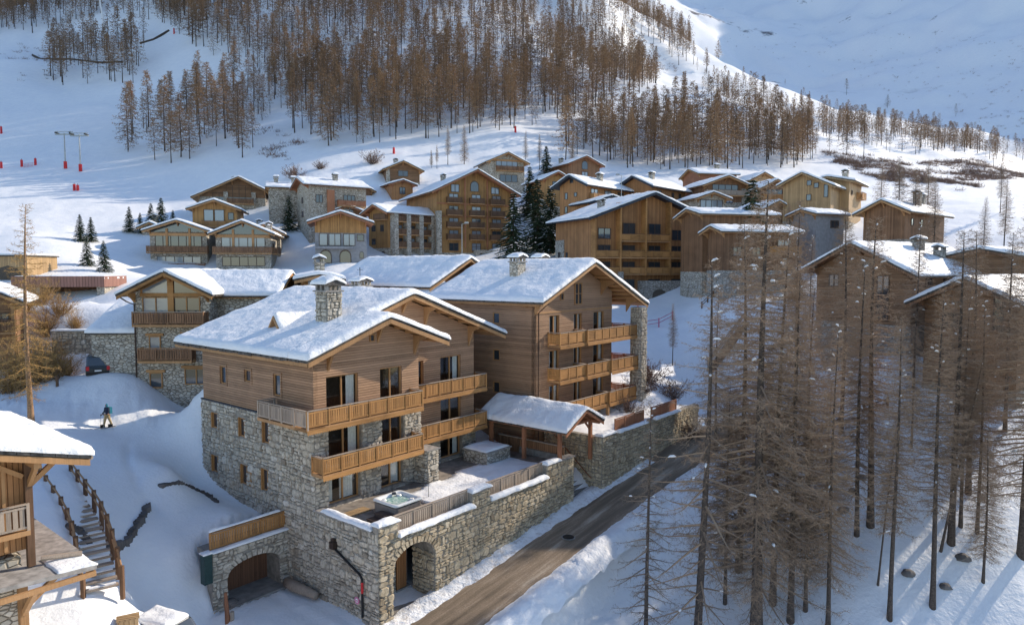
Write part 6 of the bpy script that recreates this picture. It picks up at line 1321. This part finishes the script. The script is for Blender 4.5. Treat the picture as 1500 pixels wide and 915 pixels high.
SPR = [(752,128,282,'tall snow dusted spruce right in front of the hotel'),(787,140,262,'dark spruce right of the hotel, left of the pair'),(806,138,272,'dark spruce close to the orange house wall'),(776,158,245,'spruce top behind the hotel right corner'),(800,178,216,'dark spruce at the wood edge above the hotel'),
 (424,138,286,'snowy spruce before the plain stone house'),(118,118,314,'slim dark spruce on the left snow slope, leftmost of three'),(134,120,318,'slim dark spruce in the middle of the left three'),(153,98,352,'big green spruce above the flat roof garage'),(128,100,346,'spruce behind the flat roof garage'),
 (190,129,303,'dark spruce left of the twin gables, leftmost of the row'),(206,129,312,'short spruce second in the row by the twin gables'),(222,130,298,'tall spruce third in the row by the twin gables'),(237,131,290,'tallest spruce of the row by the twin gables'),(254,131,308,'small spruce at the right end of the row'),
 (1100,104,262,'dark spruce before the brown house with two roofs'),(1168,95,385,'spruce in the shade left of the large brown chalet'),(495,118.5,368,'low spruce beside the grey house door')]
for k, (px, Y, top, lab) in enumerate(SPR[:-1]):
    g = ground_px(px, Y); h = max(2.5, CAM_Z+(395-top)/1000*Y-g[2]); plant('spruce_tree', sp_[k % 3], g, h, k*1.9, lab, group=None, wide=1.05)
# forests
far_p = [make_larch(200+k, 18., .16, 64, .66, 4, .19, .14, mats=('bark_far', 'twig_far'), spread=(1.15, 1.4, 1.0, 1.5)[k], low=(.32, .24, .38, .16)[k], bushy=4.0, lim=1.0) for k in range(4)]
POLY = [  # base outlines read off the photograph, density
 ([(160,222),(240,240),(360,232),(400,172),(380,118),(300,135),(200,190)], .75, 'bare larch in the grove beside the ski lift pylons', 'larches beside the ski lift'),
 ([(70,125),(205,125),(215,62),(100,58),(65,92)], .7, 'bare larch in the upper left grove beside the piste', 'larches of the upper left grove'),
 ([(-60,58),(62,48),(120,30),(220,30),(300,50),(300,0),(120,-5),(-60,18)], 1.0, 'bare larch along the top left crest', 'larches on the crest'),
 ([(405,182),(480,218),(560,210),(640,202),(740,190),(830,177),(900,152),(965,130),(935,85),(965,62),(1000,108),(1014,70),(990,0),(1000,-60),(300,-60),(215,10),(285,70),(385,112)], 1.0, 'bare brown larch in the forest on the hillside above the village', 'larches of the hillside forest'),
 ([(820,246),(900,250),(1000,254),(1100,246),(1190,246),(1195,208),(1090,172),(960,172),(890,175),(830,196)], 1.0, 'bare larch in the wood directly behind the village roofs', 'larches behind the village'),
 ([(1005,122),(1040,142),(1100,168),(1150,192),(1250,217),(1330,227),(1440,227),(1440,200),(1330,192),(1200,166),(1100,130),(1010,88)], .55, 'bare larch in the band crossing the right hand mountain foot', 'larches of the mountain band'),
 ([(1440,235),(1500,238),(1500,205),(1450,205)], .25, 'bare larch near the right edge below the big mountain', 'larches below the mountain')]
def inpoly(px, py, poly):
    c = np.zeros(px.shape, bool); n = len(poly)
    for i in range(n):
        x1, y1 = poly[i]; x2, y2 = poly[(i+1) % n]
        if y1 == y2: continue
        c ^= ((y1 > py) != (y2 > py)) & (px < (x2-x1)*(py-y1)/(y2-y1)+x1)
    return c
frs = np.random.RandomState(3); cand = []
for y0, y1, sp_m in ((150, 260, 4.6), (260, 420, 5.2), (420, 700, 6.5)):
    xs = np.arange(-.9*y1, .9*y1, sp_m); ys = np.arange(y0, y1, sp_m); X, Y = np.meshgrid(xs, ys); X = X+frs.uniform(-.5, .5, X.shape)*sp_m*.9; Y = Y+frs.uniform(-.5, .5, X.shape)*sp_m*.9
    m = np.abs(X) < .85*Y; X, Y = X[m], Y[m]; Z = terrain(X, Y); px, py = proj(np.stack([X, Y, Z], -1)); clump = vnoise(X/22+5, Y/22)+.5*vnoise(X/9, Y/9)
    for gi, (poly, den, lab, grp) in enumerate(POLY):
        s = inpoly(px, py, poly) & (frs.rand(len(px)) < den*.92) & (clump > -.38)
        if gi in (0, 4) : s &= Y < 330
        if gi == 5: s &= Y > 250
        for x, y, z in zip(X[s], Y[s], Z[s]): cand.append((y, x, z, gi))
for px, Y in [(1195,260),(1215,262),(1190,250),(1170,255),(1455,300),(1470,305),(1240,262),(1265,258),(1010,560),(1052,520),(1240,600),(1300,560),(1400,520),(1150,640)]:
    g = ground_px(px, Y); cand.append((g[1], g[0], g[2], 6 if px > 1400 else 5))
hts = frs.uniform(10.5, 19.5, len(cand))*np.where(frs.rand(len(cand)) < .15, .6, 1.); order = np.argsort(-hts/np.array([c[0] for c in cand]))
rest = [];
for n_, i in enumerate(order):
    y, x, z, gi = cand[i]; h = hts[i]*(.8 if gi >= 5 else 1); k = int(frs.randint(4)); rz = frs.uniform(0, 6.28); wd = frs.uniform(.85, 1.25)
    if n_ < 300: plant('larch_tree', far_p[k], (x, y, z-.2), h, rz, POLY[gi][2], group=POLY[gi][3], wide=wd, lean=(frs.uniform(-.03, .03), frs.uniform(-.03, .03)))
    else: rest.append((x, y, z-.2, h, rz, k, wd))
def joined_forest(rest, name, crown):
    """every far tree in one mesh, with fewer and wider twigs the farther it stands"""
    Vs = []; Fs = []; n = 0
    for i, (x, y, z, h, rz, k, wd) in enumerate(rest):
        p = far_p[k]; s = h/p['H']; c, q = math.cos(rz)*s*wd, math.sin(rz)*s*wd
        if crown:
            st = 2 if y < 280 else (3 if y < 400 else 5); T = p['rawV'].reshape(-1, 3, 3)[i % st::st].copy(); m = (T[:, 0]+T[:, 1])/2; e = (T[:, 1]-T[:, 0])/2*(1+.42*(st-1)); T[:, 0] = m-e; T[:, 1] = m+e; V = T.reshape(-1, 3); F = np.arange(len(V)).reshape(-1, 3)
        else:
            tv = p['tv'].reshape(12, 9, 3)[[0, 5, 11]][:, [0, 2, 4, 6]]; V = tv.reshape(-1, 3); F = np.array([(r*4+j, r*4+(j+1) % 4, (r+1)*4+(j+1) % 4, (r+1)*4+j) for r in range(2) for j in range(4)])
        Vs.append(np.stack([V[:, 0]*c-V[:, 1]*q+x, V[:, 0]*q+V[:, 1]*c+y, V[:, 2]*s+z], -1)); Fs.append(F+n); n += len(V)
    return np_mesh(name, np.concatenate(Vs), [np.concatenate(Fs)], M['twig_far' if crown else 'bark_far'], False)
FO = kind(empty('larch_forest', (0, 300, 60), 0), 'stuff'); FO['label'] = 'mass of bare brown larches covering the hillside'; FO['category'] = 'forest'
for nm, cr in (('crowns', True), ('trunks', False)):
    o = inst(nm, joined_forest(rest, nm, cr), FO); o.matrix_parent_inverse = FO.matrix_world.inverted(); o.location = (0, -300, -60); o.matrix_parent_inverse = Matrix(); kind(o, 'stuff')
# scrub and rock on the right hand mountain
def scatter_scrub():
    rs = np.random.RandomState(9); segs = []
    polys = [([(1090,215),(1200,225),(1330,262),(1420,265),(1500,262),(1500,238),(1420,232),(1330,240),(1200,212),(1110,205)], 1900), ([(1215,240),(1330,275),(1440,285),(1430,270),(1320,258),(1230,232)], 600), ([(0,120),(100,120),(60,60),(0,70)], 60), ([(930,70),(1000,95),(985,110),(930,100)], 60), ([(380,180),(460,215),(430,235),(380,230)], 60),([(1050,60),(1500,200),(1500,60),(1200,20)], 260), ([(940,130),(1060,150),(1180,215),(1100,205)], 200)]
    for poly, n in polys:
        P_ = np.array(poly); x0, y0 = P_.min(0); x1, y1 = P_.max(0); got = 0
        for Y in (0,):
            Yw = np.exp(rs.uniform(math.log(150), math.log(900), 60000)); pxr = rs.uniform(x0, x1, 60000); X = (pxr-750)/1000*Yw; Z = terrain(X, Yw); px, py = proj(np.stack([X, Yw, Z], -1)); s = np.nonzero(inpoly(px, py, poly) & (vnoise(X/11, Yw/11)+.6*vnoise(X/4, Yw/4) > -.08))[0][:n]
            for i in s:
                R = rs.uniform(.5, 1.6); c = np.array([X[i], Yw[i], Z[i]-.2])
                for b in range(16): v = rs.normal(size=3); v[2] = abs(v[2])+.3; v /= np.linalg.norm(v); a = c+rs.normal(size=3)*[.5, .5, 0]*R; segs.append((*a, *(a+v*R*rs.uniform(.8, 1.7)), .11))
    V, F = sliver_mesh(segs, rs, '', None); o = link(bpy.data.objects.new('scrub', np_mesh('scrub', V, [F], M['brush'], False))); kind(o, 'stuff'); o['label'] = 'dark leafless scrub scattered over the snowy slopes'; o['category'] = 'scrub'
scatter_scrub()
# ------------------------------------------------------------------ ski lift, pads, fences
def pylon(px, Y, top, lab):
    g = ground_px(px, Y); h = CAM_Z+(395-top)/1000*Y-g[2]; o = empty('lift_pylon', g, 0, lab, 'pylon')
    MB().tube([(0,0,-.5), (0,0,h)], [.2,.14], 8).build('mast', M['metal'], o); MB().box(-2.4, 2.4, -.18, .18, h-.55, h-.2).build('cross_arm', M['metal'], o)
    MB().box(-2.3, 2.3, -.12, .12, h+.25, h+.4).build('catwalk', M['metal'], o)
    for x in (-1.9, 1.9): MB().box(x-.12, x+.12, -.9, .9, h-.2, h+.1).build('roller_battery', M['metal_dark'], o); MB().beam((x, 0, h), (x*.9, 0, h+.5), .08, .08).build('strut', M['metal'], o)
    MB().tube([(0,0,0), (0,0,1.9)], .42, 12).build('safety_pad', M['red'], o); return o
pylon(96, 186, 198, 'grey ski lift pylon with red pad, the left one of two'); pylon(118, 184, 200, 'grey ski lift pylon with red pad, the right one of two')
for px, Y, h, lab in ((2,186,1.7,'red piste pad at the left picture edge near the lift'),(32,188,1.8,'red piste pad left of the lift pylons'),(52,190,1.8,'red piste pad nearest the lift pylons'),(109,166,1.5,'red pad standing below the lift pylons'),(114,166,1.3,'smaller red pad below the lift pylons'),(193,262,2.,'red marker pole beside the upper left grove'),(255,318,2.4,'tiny red pad at the top piste crossing'),(577,186,1.6,'red pad on the ski run above the village, left of two'),(755,212,1.8,'red pad on the ski run above the village, right of two'),(1046,345,3.,'red snow gun pad on the far snowy knoll'),(2,222,2.2,'red wedge pad high at the left picture edge')):
    g = ground_px(px, Y); o = empty('piste_pad', g, 0, lab, 'pad'); MB().tube([(0,0,-.3), (0,0,h)], [.34,.3], 10).build('foam_pad', M['red'], o); MB().tube([(0,0,h), (0,0,h+.35)], .05, 6).build('pole', M['metal_dark'], o)
M['net'] = plain('red_net', (.6,.16,.17), .8)
nt_ = empty('safety_net', ground_px(34, 187), 0, 'thin red safety net between two piste pads', 'net'); q = [ground_px(34+k*2, 187+.15*k)-ground_px(34, 187) for k in range(9)]
for a, b in zip(q[:-1], q[1:]):
    for h in (.3, .7, 1.1): MB().beam(tuple(a+[0, 0, h]), tuple(b+[0, 0, h]), .03, .03).build('cord', M['net'], nt_)
    MB().beam(tuple(a-[0, 0, .2]), tuple(a+[0, 0, 1.2]), .04, .04).build('stake', M['net'], nt_)
g = ground_px(152, 345); o = empty('cable_mast', g, 0, 'tall pale leaning cable car mast at the top left', 'mast'); MB().tube([(1.5,0,-1), (0,0,9), (-1.5,0,22)], [.5,.45,.35], 8).build('mast', M['white'], o); MB().box(-4, 1.5, -.4, .4, 19.5, 20.3).build('cross_arm', M['white'], o)
# dark retaining bands on the piste
for pts, lab in (([(47,332,0),(60,326,0),(100,316,0),(150,306,0),(180,300,0)], 'dark sloping timber barrier above the upper left grove'), ([(205,318,0),(225,318,0),(248,322,0)], 'brown earth bank at the top piste crossing')):
    W3 = [ground_px(a, Y) for a, Y, _ in pts]; o = empty('barrier', W3[0], 0, lab, 'barrier')
    for a, b in zip(W3[:-1], W3[1:]): MB().beam(tuple(a-W3[0]+[0, 0, .3]), tuple(b-W3[0]+[0, 0, .3]), .3, 1.0).build('panel', M['bark_far'], o)
# footbridge rail and slope fences
def rail_fence(pts, lab, name='wooden_fence', h=1.1, boards=True, mat='rail_grey', cat='fence'):
    W3 = [ground_px(a, Y) for a, Y in pts]; o = empty(name, W3[0], 0, lab, cat); out = []
    for a, b in zip(W3[:-1], W3[1:]):
        n = max(1, int(np.linalg.norm(b-a)/1.6))
        for k in range(n): out.append(a+(b-a)*k/n-W3[0])
    out.append(W3[-1]-W3[0]); pm = MB().box(-.08, .08, -.08, .08, -.7, h+.08).mesh('post', M[mat])
    for p in out: inst('post', pm, o, loc=tuple(p))
    for a, b in zip(out[:-1], out[1:]):
        for z in ((h-.1, h-.45, .3) if boards else (h-.1, h*.5)): MB().beam(tuple(a+[0, 0, z]), tuple(b+[0, 0, z]), .06, .16 if boards else .09).build('rail', M[mat], o)
    return o
fb = rail_fence([(1037,84),(1062,86.5),(1092,89)], 'dark wooden footbridge rail on the snowy bank behind the larches', 'footbridge', 1.4, cat='bridge')
W3 = [ground_px(a, Y)-ground_px(1037, 84) for a, Y in ((1037,84),(1092,89))]; MB().beam(tuple(W3[0]+[0, .3, -.2]), tuple(W3[1]+[0, .3, -.2]), 1.6, .5).build('deck', M['clad_dark'], fb)
rail_fence([(1028,96),(1045,98),(1062,100)], 'low dark fence higher up the bank behind the footbridge', h=.9, boards=False, mat='beam_dark')
rail_fence([(84,57),(91,59.5),(96,62)], 'short dark post fence beside the parked car', h=.8, boards=False, mat='beam_dark')
rail_fence([(1178,60),(1230,59),(1300,58)], 'long dark rail across the slope below the large brown chalet', h=.9, boards=False, mat='beam_dark')
M['pink_net'] = plain('pink_net', (.5,.2,.28), .8)
rail_fence([(945,93),(965,94),(985,96)], 'faint pink net fence on the bank below the apartment block', 'net_fence', 1.2, False, 'pink_net')
g = ground_px(934, 90); o = empty('red_pole', g, 0, 'thin red snow pole behind the stone corner column', 'pole'); MB().tube([(0,0,-.4), (0,0,4.6)], .05, 6).build('pole', M['red'], o); MB().tube([(0,0,4.6), (0,0,4.75)], [.06,.01], 6).build('tip', M['metal_dark'], o)
def lamp(px, Y, top, lab, arm=1.):
    g = ground_px(px, Y); h = CAM_Z+(395-top)/1000*Y-g[2]; o = empty('street_lamp', g, 0, lab, 'lamp'); MB().tube([(0,0,-.5), (0,0,h-.5)], [.08,.05], 8).build('post', M['metal'], o)
    MB().beam((0, 0, h-.5), (arm*.7, 0, h-.35), .06, .06).build('arm', M['metal'], o); MB().prism([(arm*.7-.35, h-.4), (arm*.7+.35, h-.4), (arm*.7+.25, h-.15), (arm*.7-.25, h-.15)], -.2, .2).build('lantern', M['metal'], o)
lamp(677, 104, 324, 'slim grey street lamp in front of the hotel balconies'); lamp(909, 122, 255, 'grey street lamp rising behind the apartment ridge', -1.)
# stumps and boulders
g = ground_at(334, 912); o = empty('broken_snag', g, 0, 'broken reddish dead stump at the driveway edge', 'stump')
MB().tube([(0,0,-.4), (-.05,0,.7), (-.12,.05,1.7)], [.17,.13,.09], 7).build('stem', M['red_beam'], o); MB().tube([(-.1,0,.6), (-.32,0,1.3)], [.06,.03], 5).build('branch', M['rail_grey'], o); MB().tube([(.22,.05,-.4), (.24,.05,.55)], [.14,.12], 7).build('side_stem', M['rail_grey'], o)
g = ground_px(346, 40.8)
def boulder(loc, s, seed, lab):
    rs = random.Random(seed); n = 9; vs = []; rows = 5
    for r in range(rows):
        for k in range(n): t = 2*math.pi*k/n; ph = r/(rows-1)*1.5; R = math.cos(ph)*rs.uniform(.8, 1.15)+.03; vs.append((R*math.cos(t)*s, R*math.sin(t)*s*.8, (math.sin(ph)*.8-.25)*s))
    o = empty('boulder', loc, 0, lab, 'rock'); MB().add(vs, [(r*n+k, r*n+(k+1) % n, (r+1)*n+(k+1) % n, (r+1)*n+k) for r in range(rows-1) for k in range(n)]+[tuple(range((rows-1)*n, rows*n))]).build('stone', M['rock'], o)
boulder(g+[-.3, 0, .3], .5, 1, 'grey blue rock poking from the snowbank by the garage')
for k, (px, Y, s) in enumerate(((1236,47.5,.5),(1250,49,.4),(1262,50,.45),(1410,42,.5),(1385,40.5,.4),(1330,41.5,.45),(1440,55,.6),(1290,52,.4))): boulder(ground_px(px, Y), s, k+9, 'dark rock showing through the snow, %s' % ('left of the thick larch trunk','below the thick larch trunk','right behind the thick larch trunk','between the straight trunks at bottom right','beside the leaning larch foot','near the bare stem at bottom right','under the right edge chalet','above the crooked larch')[k])
DB = empty('distribution_box', uvw(-5.55, 2.9, .0), RZ_A, 'dark green utility box at the left end of the garage wall', 'box'); M['green_box'] = plain('green_box', (.02,.05,.05), .5)
MB().box(-.3, .2, -.2, .3, -1.6, .15).build('cabinet', M['green_box'], DB); MB().box(-.32, .22, -.22, .32, .151, .2).build('lid', M['green_box'], DB); snow_sheet(DB, -.3, .2, -.2, .3, flat(.2), .15, .1, seed=.3, name='lid_snow', bulge=.02)
# ------------------------------------------------------------------ cars
def car(loc, rz, lab, col, snow=False, L=4.6, Wd=1.85, H=1.75):
    o = empty('parked_car', loc, rz, lab, 'car'); h = Wd/2
    def loft(prof, name, mat, par=o, ys=(-1, -.93, .93, 1), zs=(.93, 1, 1, .93)):
        m = MB(); n = len(prof); vs = []
        for y, q in zip(ys, zs): vs += [(x*(.985 if q < 1 else 1), y*h, .35+(z-.35)*q) for x, z in prof]
        fs = [(i*n+k, i*n+(k+1) % n, (i+1)*n+(k+1) % n, (i+1)*n+k) for i in range(len(ys)-1) for k in range(n)]+[tuple(range(n-1, -1, -1)), tuple(range((len(ys)-1)*n, len(ys)*n))]
        return m.add(vs, fs).build(name, mat, par, False)
    bz_ = H*.58
    loft([(-L/2, .45), (-L/2+.1, .32), (L/2-.15, .32), (L/2, .5), (L/2-.02, bz_*.78), (L/2-.2, bz_*.92), (L/2-1.25, bz_), (-L/2+.08, bz_+.02), (-L/2, bz_*.8)], 'body', col)
    loft([(-L/2+.12, bz_), (L/2-1.3, bz_-.01), (L/2-1.95, H-.06), (L/2-2.4, H), (-L/2+.6, H-.02), (-L/2+.35, H-.1)], 'cabin', M['glass'], ys=(-.93, -.78, .78, .93), zs=(.99, 1, 1, .99))
    MB().prism([(L/2-1.98, H-.04), (L/2-2.4, H+.02), (-L/2+.6, H+.01), (-L/2+.32, H-.1), (-L/2+.6, H-.08), (L/2-2.4, H-.06)], -.78*h, .78*h).build('roof', col, o)
    for x in (L/2-2.0, -.15, -L/2+.55):
        for y in (-1, 1): MB().beam((x-.02, y*.9*h, bz_), (x-.1 if x > 0 else x, y*.79*h, H-.05), .09, .05).build('pillar', col, o)
    for x in (L/2-.95, -L/2+.9):
        for y in (-1, 1):
            w_ = MB().tube([(x, y*(h-.2), .34), (x, y*(h+.01), .34)], .34, 16).build('wheel', M['metal_dark'], o); MB().tube([(x, y*(h+.012), .34), (x, y*(h+.03), .34)], .2, 12).build('rim', M['metal'], w_)
    for y in (-1, 1):
        MB().box(-L/2-.02, -L/2+.12, y*.82*h-.12, y*.82*h+.12, .75, 1.1).build('tail_light', M['red'], o); MB().box(L/2-.12, L/2+.0, y*.75*h-.18, y*.75*h+.18, .62, .8).build('headlight', M['white'], o); MB().box(L/2-1.75, L/2-1.55, y*(h+.02)-.1, y*(h+.02)+.1, bz_, bz_+.18).build('mirror', col, o)
    MB().box(-L/2-.05, -L/2+.1, -h*.9, h*.9, .38, .6).build('bumper', M['metal_dark'], o); MB().box(-L/2-.012, -L/2, -.26, .26, .66, .78).build('number_plate', M['white'], o)
    if snow:
        snow_sheet(o, -L/2+.35, L/2-2.1, -.76*h, .76*h, flat(H+.01), .3, .2, seed=1.5); snow_sheet(o, L/2-1.25, L/2-.1, -.85*h, .85*h, lambda X, Y: bz_*.98-.1*(X-(L/2-1.25)), .22, .2, seed=2.5, name='bonnet_snow')
    return o
M['car_grey'] = plain('dark_car_paint', (.035,.045,.05), .3, .3, vary=.1, spec=.5); M['car_white'] = plain('pale_car_paint', (.55,.55,.54), .3, vary=.05, spec=.5)
g = ground_px(148, 61); car(g, math.radians(116), 'dark grey off-road car parked before the stone retaining wall', M['car_grey'], L=4.5, Wd=1.9, H=1.95)
g = ground_at(255, 955)-np.array([0, 0, .15]); car(g, math.radians(-22), 'snow covered car peeking in at the bottom edge', M['car_white'], snow=True)
o = empty('timber_block', ground_at(188, 922), math.radians(30), 'pale timber post top at the bottom edge', 'post'); MB().box(-.45, .45, -.25, .25, -.6, .55).build('block', M['honey_v'], o); MB().box(-.5, .5, -.3, .3, .552, .62).build('cap', M['honey_v'], o)
# ------------------------------------------------------------------ skier
def skin(name, chains, mat, parent, root=0, sub=2):
    vs = []; es = []; rs_ = []; idx = {}
    def vid(p, r):
        k = tuple(round(c, 3) for c in p)
        if k not in idx: idx[k] = len(vs); vs.append(p); rs_.append(r)
        return idx[k]
    for ch in chains:
        ids = [vid(p, r) for p, r in ch]
        es += [(a, b) for a, b in zip(ids[:-1], ids[1:])]
    me = bpy.data.meshes.new(name); me.from_pydata(vs, es, []); me.materials.append(mat); o = link(bpy.data.objects.new(name, me), parent)
    md = o.modifiers.new('skin', 'SKIN'); md.use_smooth_shade = True
    for i, sv in enumerate(me.skin_vertices[0].data): sv.radius = (rs_[i] if not hasattr(rs_[i], '__len__') else rs_[i]); sv.use_root = i == root
    s = o.modifiers.new('sub', 'SUBSURF'); s.levels = sub; s.render_levels = sub; return o
for nm, c in (('skin_tone', (.42,.25,.18)), ('navy_cloth', (.012,.02,.045)), ('tan_cloth', (.42,.30,.15)), ('teal_cloth', (.03,.20,.27))): M[nm] = plain(nm, c, .8, vary=.15)
g = ground_px(158, 52.3); SKR = empty('person', g+np.array([0, 0, .06]), math.radians(150), 'person in navy jacket, tan trousers and teal hood walking on skis with poles', 'person')
R = lambda r: (r, r)
pel, che, nek = (0, 0, .95), (0, .02, 1.32), (0, .04, 1.52); hd = (0, .07, 1.66)
legs = {s: [(pel, (.13, .12)), ((s*.10, .02, .86), R(.1)), ((s*.13, .02+.12*s, .5), R(.07)), ((s*.14, .0+.22*s, .12), R(.05)), ((s*.14, .12+.22*s, .06), (.045, .035))] for s in (-1, 1)}
arm = {-1: [(che, (.15, .12)), ((-.2, .03, 1.42), R(.075)), ((-.34, .1, 1.2), R(.055)), ((-.3, .32, 1.08), R(.042)), ((-.29, .42, 1.06), (.04, .025))], 1: [(che, (.15, .12)), ((.2, .03, 1.42), R(.075)), ((.36, -.02, 1.18), R(.055)), ((.36, .18, .95), R(.042)), ((.35, .27, .9), (.04, .025))]}
tor = [(pel, (.13, .12)), ((0, 0, 1.12), (.135, .11)), (che, (.15, .12)), (nek, R(.055)), ((0, .05, 1.6), R(.07)), (hd, (.085, .1)), ((0, .06, 1.76), R(.06))]
skin('body', [tor, legs[-1], legs[1], arm[-1], arm[1]], M['skin_tone'], SKR)
gr = lambda ch, k: [(p, tuple(c*k+.012 for c in (r if hasattr(r, '__len__') else (r, r)))) for p, r in ch]
skin('jacket', [gr([((0, 0, .86), (.16, .14))]+tor[:3]+[((0, .03, 1.46), R(.08))], 1.15), gr(arm[-1][:4], 1.25), gr(arm[1][:4], 1.25)], M['navy_cloth'], SKR)
skin('trousers', [gr(legs[-1][:4], 1.22), gr(legs[1][:4], 1.22)], M['tan_cloth'], SKR)
skin('hood', [[((0, .02, 1.5), R(.1)), ((0, .03, 1.62), R(.11)), ((0, .03, 1.72), R(.1)), ((0, .02, 1.8), R(.05))]], M['teal_cloth'], SKR)
MB().box(-.16, .16, -.3, -.1, 1.0, 1.5).build('backpack', M['teal_cloth'], SKR)
for s in (-1, 1):
    x, y = s*.14, .04+.22*s
    MB().box(x-.05, x+.05, y-.1, y+.22, -.02, .2).build('ski_boot', M['metal_dark'], SKR); MB().add([(x-.045, y-.8, -.04), (x+.045, y-.8, -.04), (x+.05, y+.8, -.04), (x-.05, y+.8, -.04), (x-.045, y-.8, -.02), (x+.045, y-.8, -.02), (x+.05, y+.8, -.02), (x-.05, y+.8, -.02), (x-.03, y+.98, .08), (x+.03, y+.98, .08)], [(4,5,6,7), (0,3,2,1), (0,4,7,3), (1,2,6,5), (0,1,5,4), (7,6,9,8)]).build('ski', M['metal_dark'], SKR)
    hx, hy, hz_ = arm[s][-1][0]; MB().tube([(hx, hy+.03, hz_+.14), (hx+s*.03, hy+.1, -.02)], .013, 6).build('ski_pole', M['metal'], SKR)
    for k in range(4): MB().tube([(hx-.02*s, hy+.0, hz_+.035-.024*k), (hx+.03*s, hy+.055, hz_+.035-.024*k), (hx+.0*s, hy+.075, hz_+.03-.024*k)], [.014, .013, .009], 5).build('finger', M['navy_cloth'], SKR)
    MB().tube([(hx-.03*s, hy-.02, hz_+.03), (hx-.04*s, hy+.03, hz_+.05), (hx-.01*s, hy+.06, hz_+.05)], [.015, .014, .01], 5).build('thumb', M['navy_cloth'], SKR)
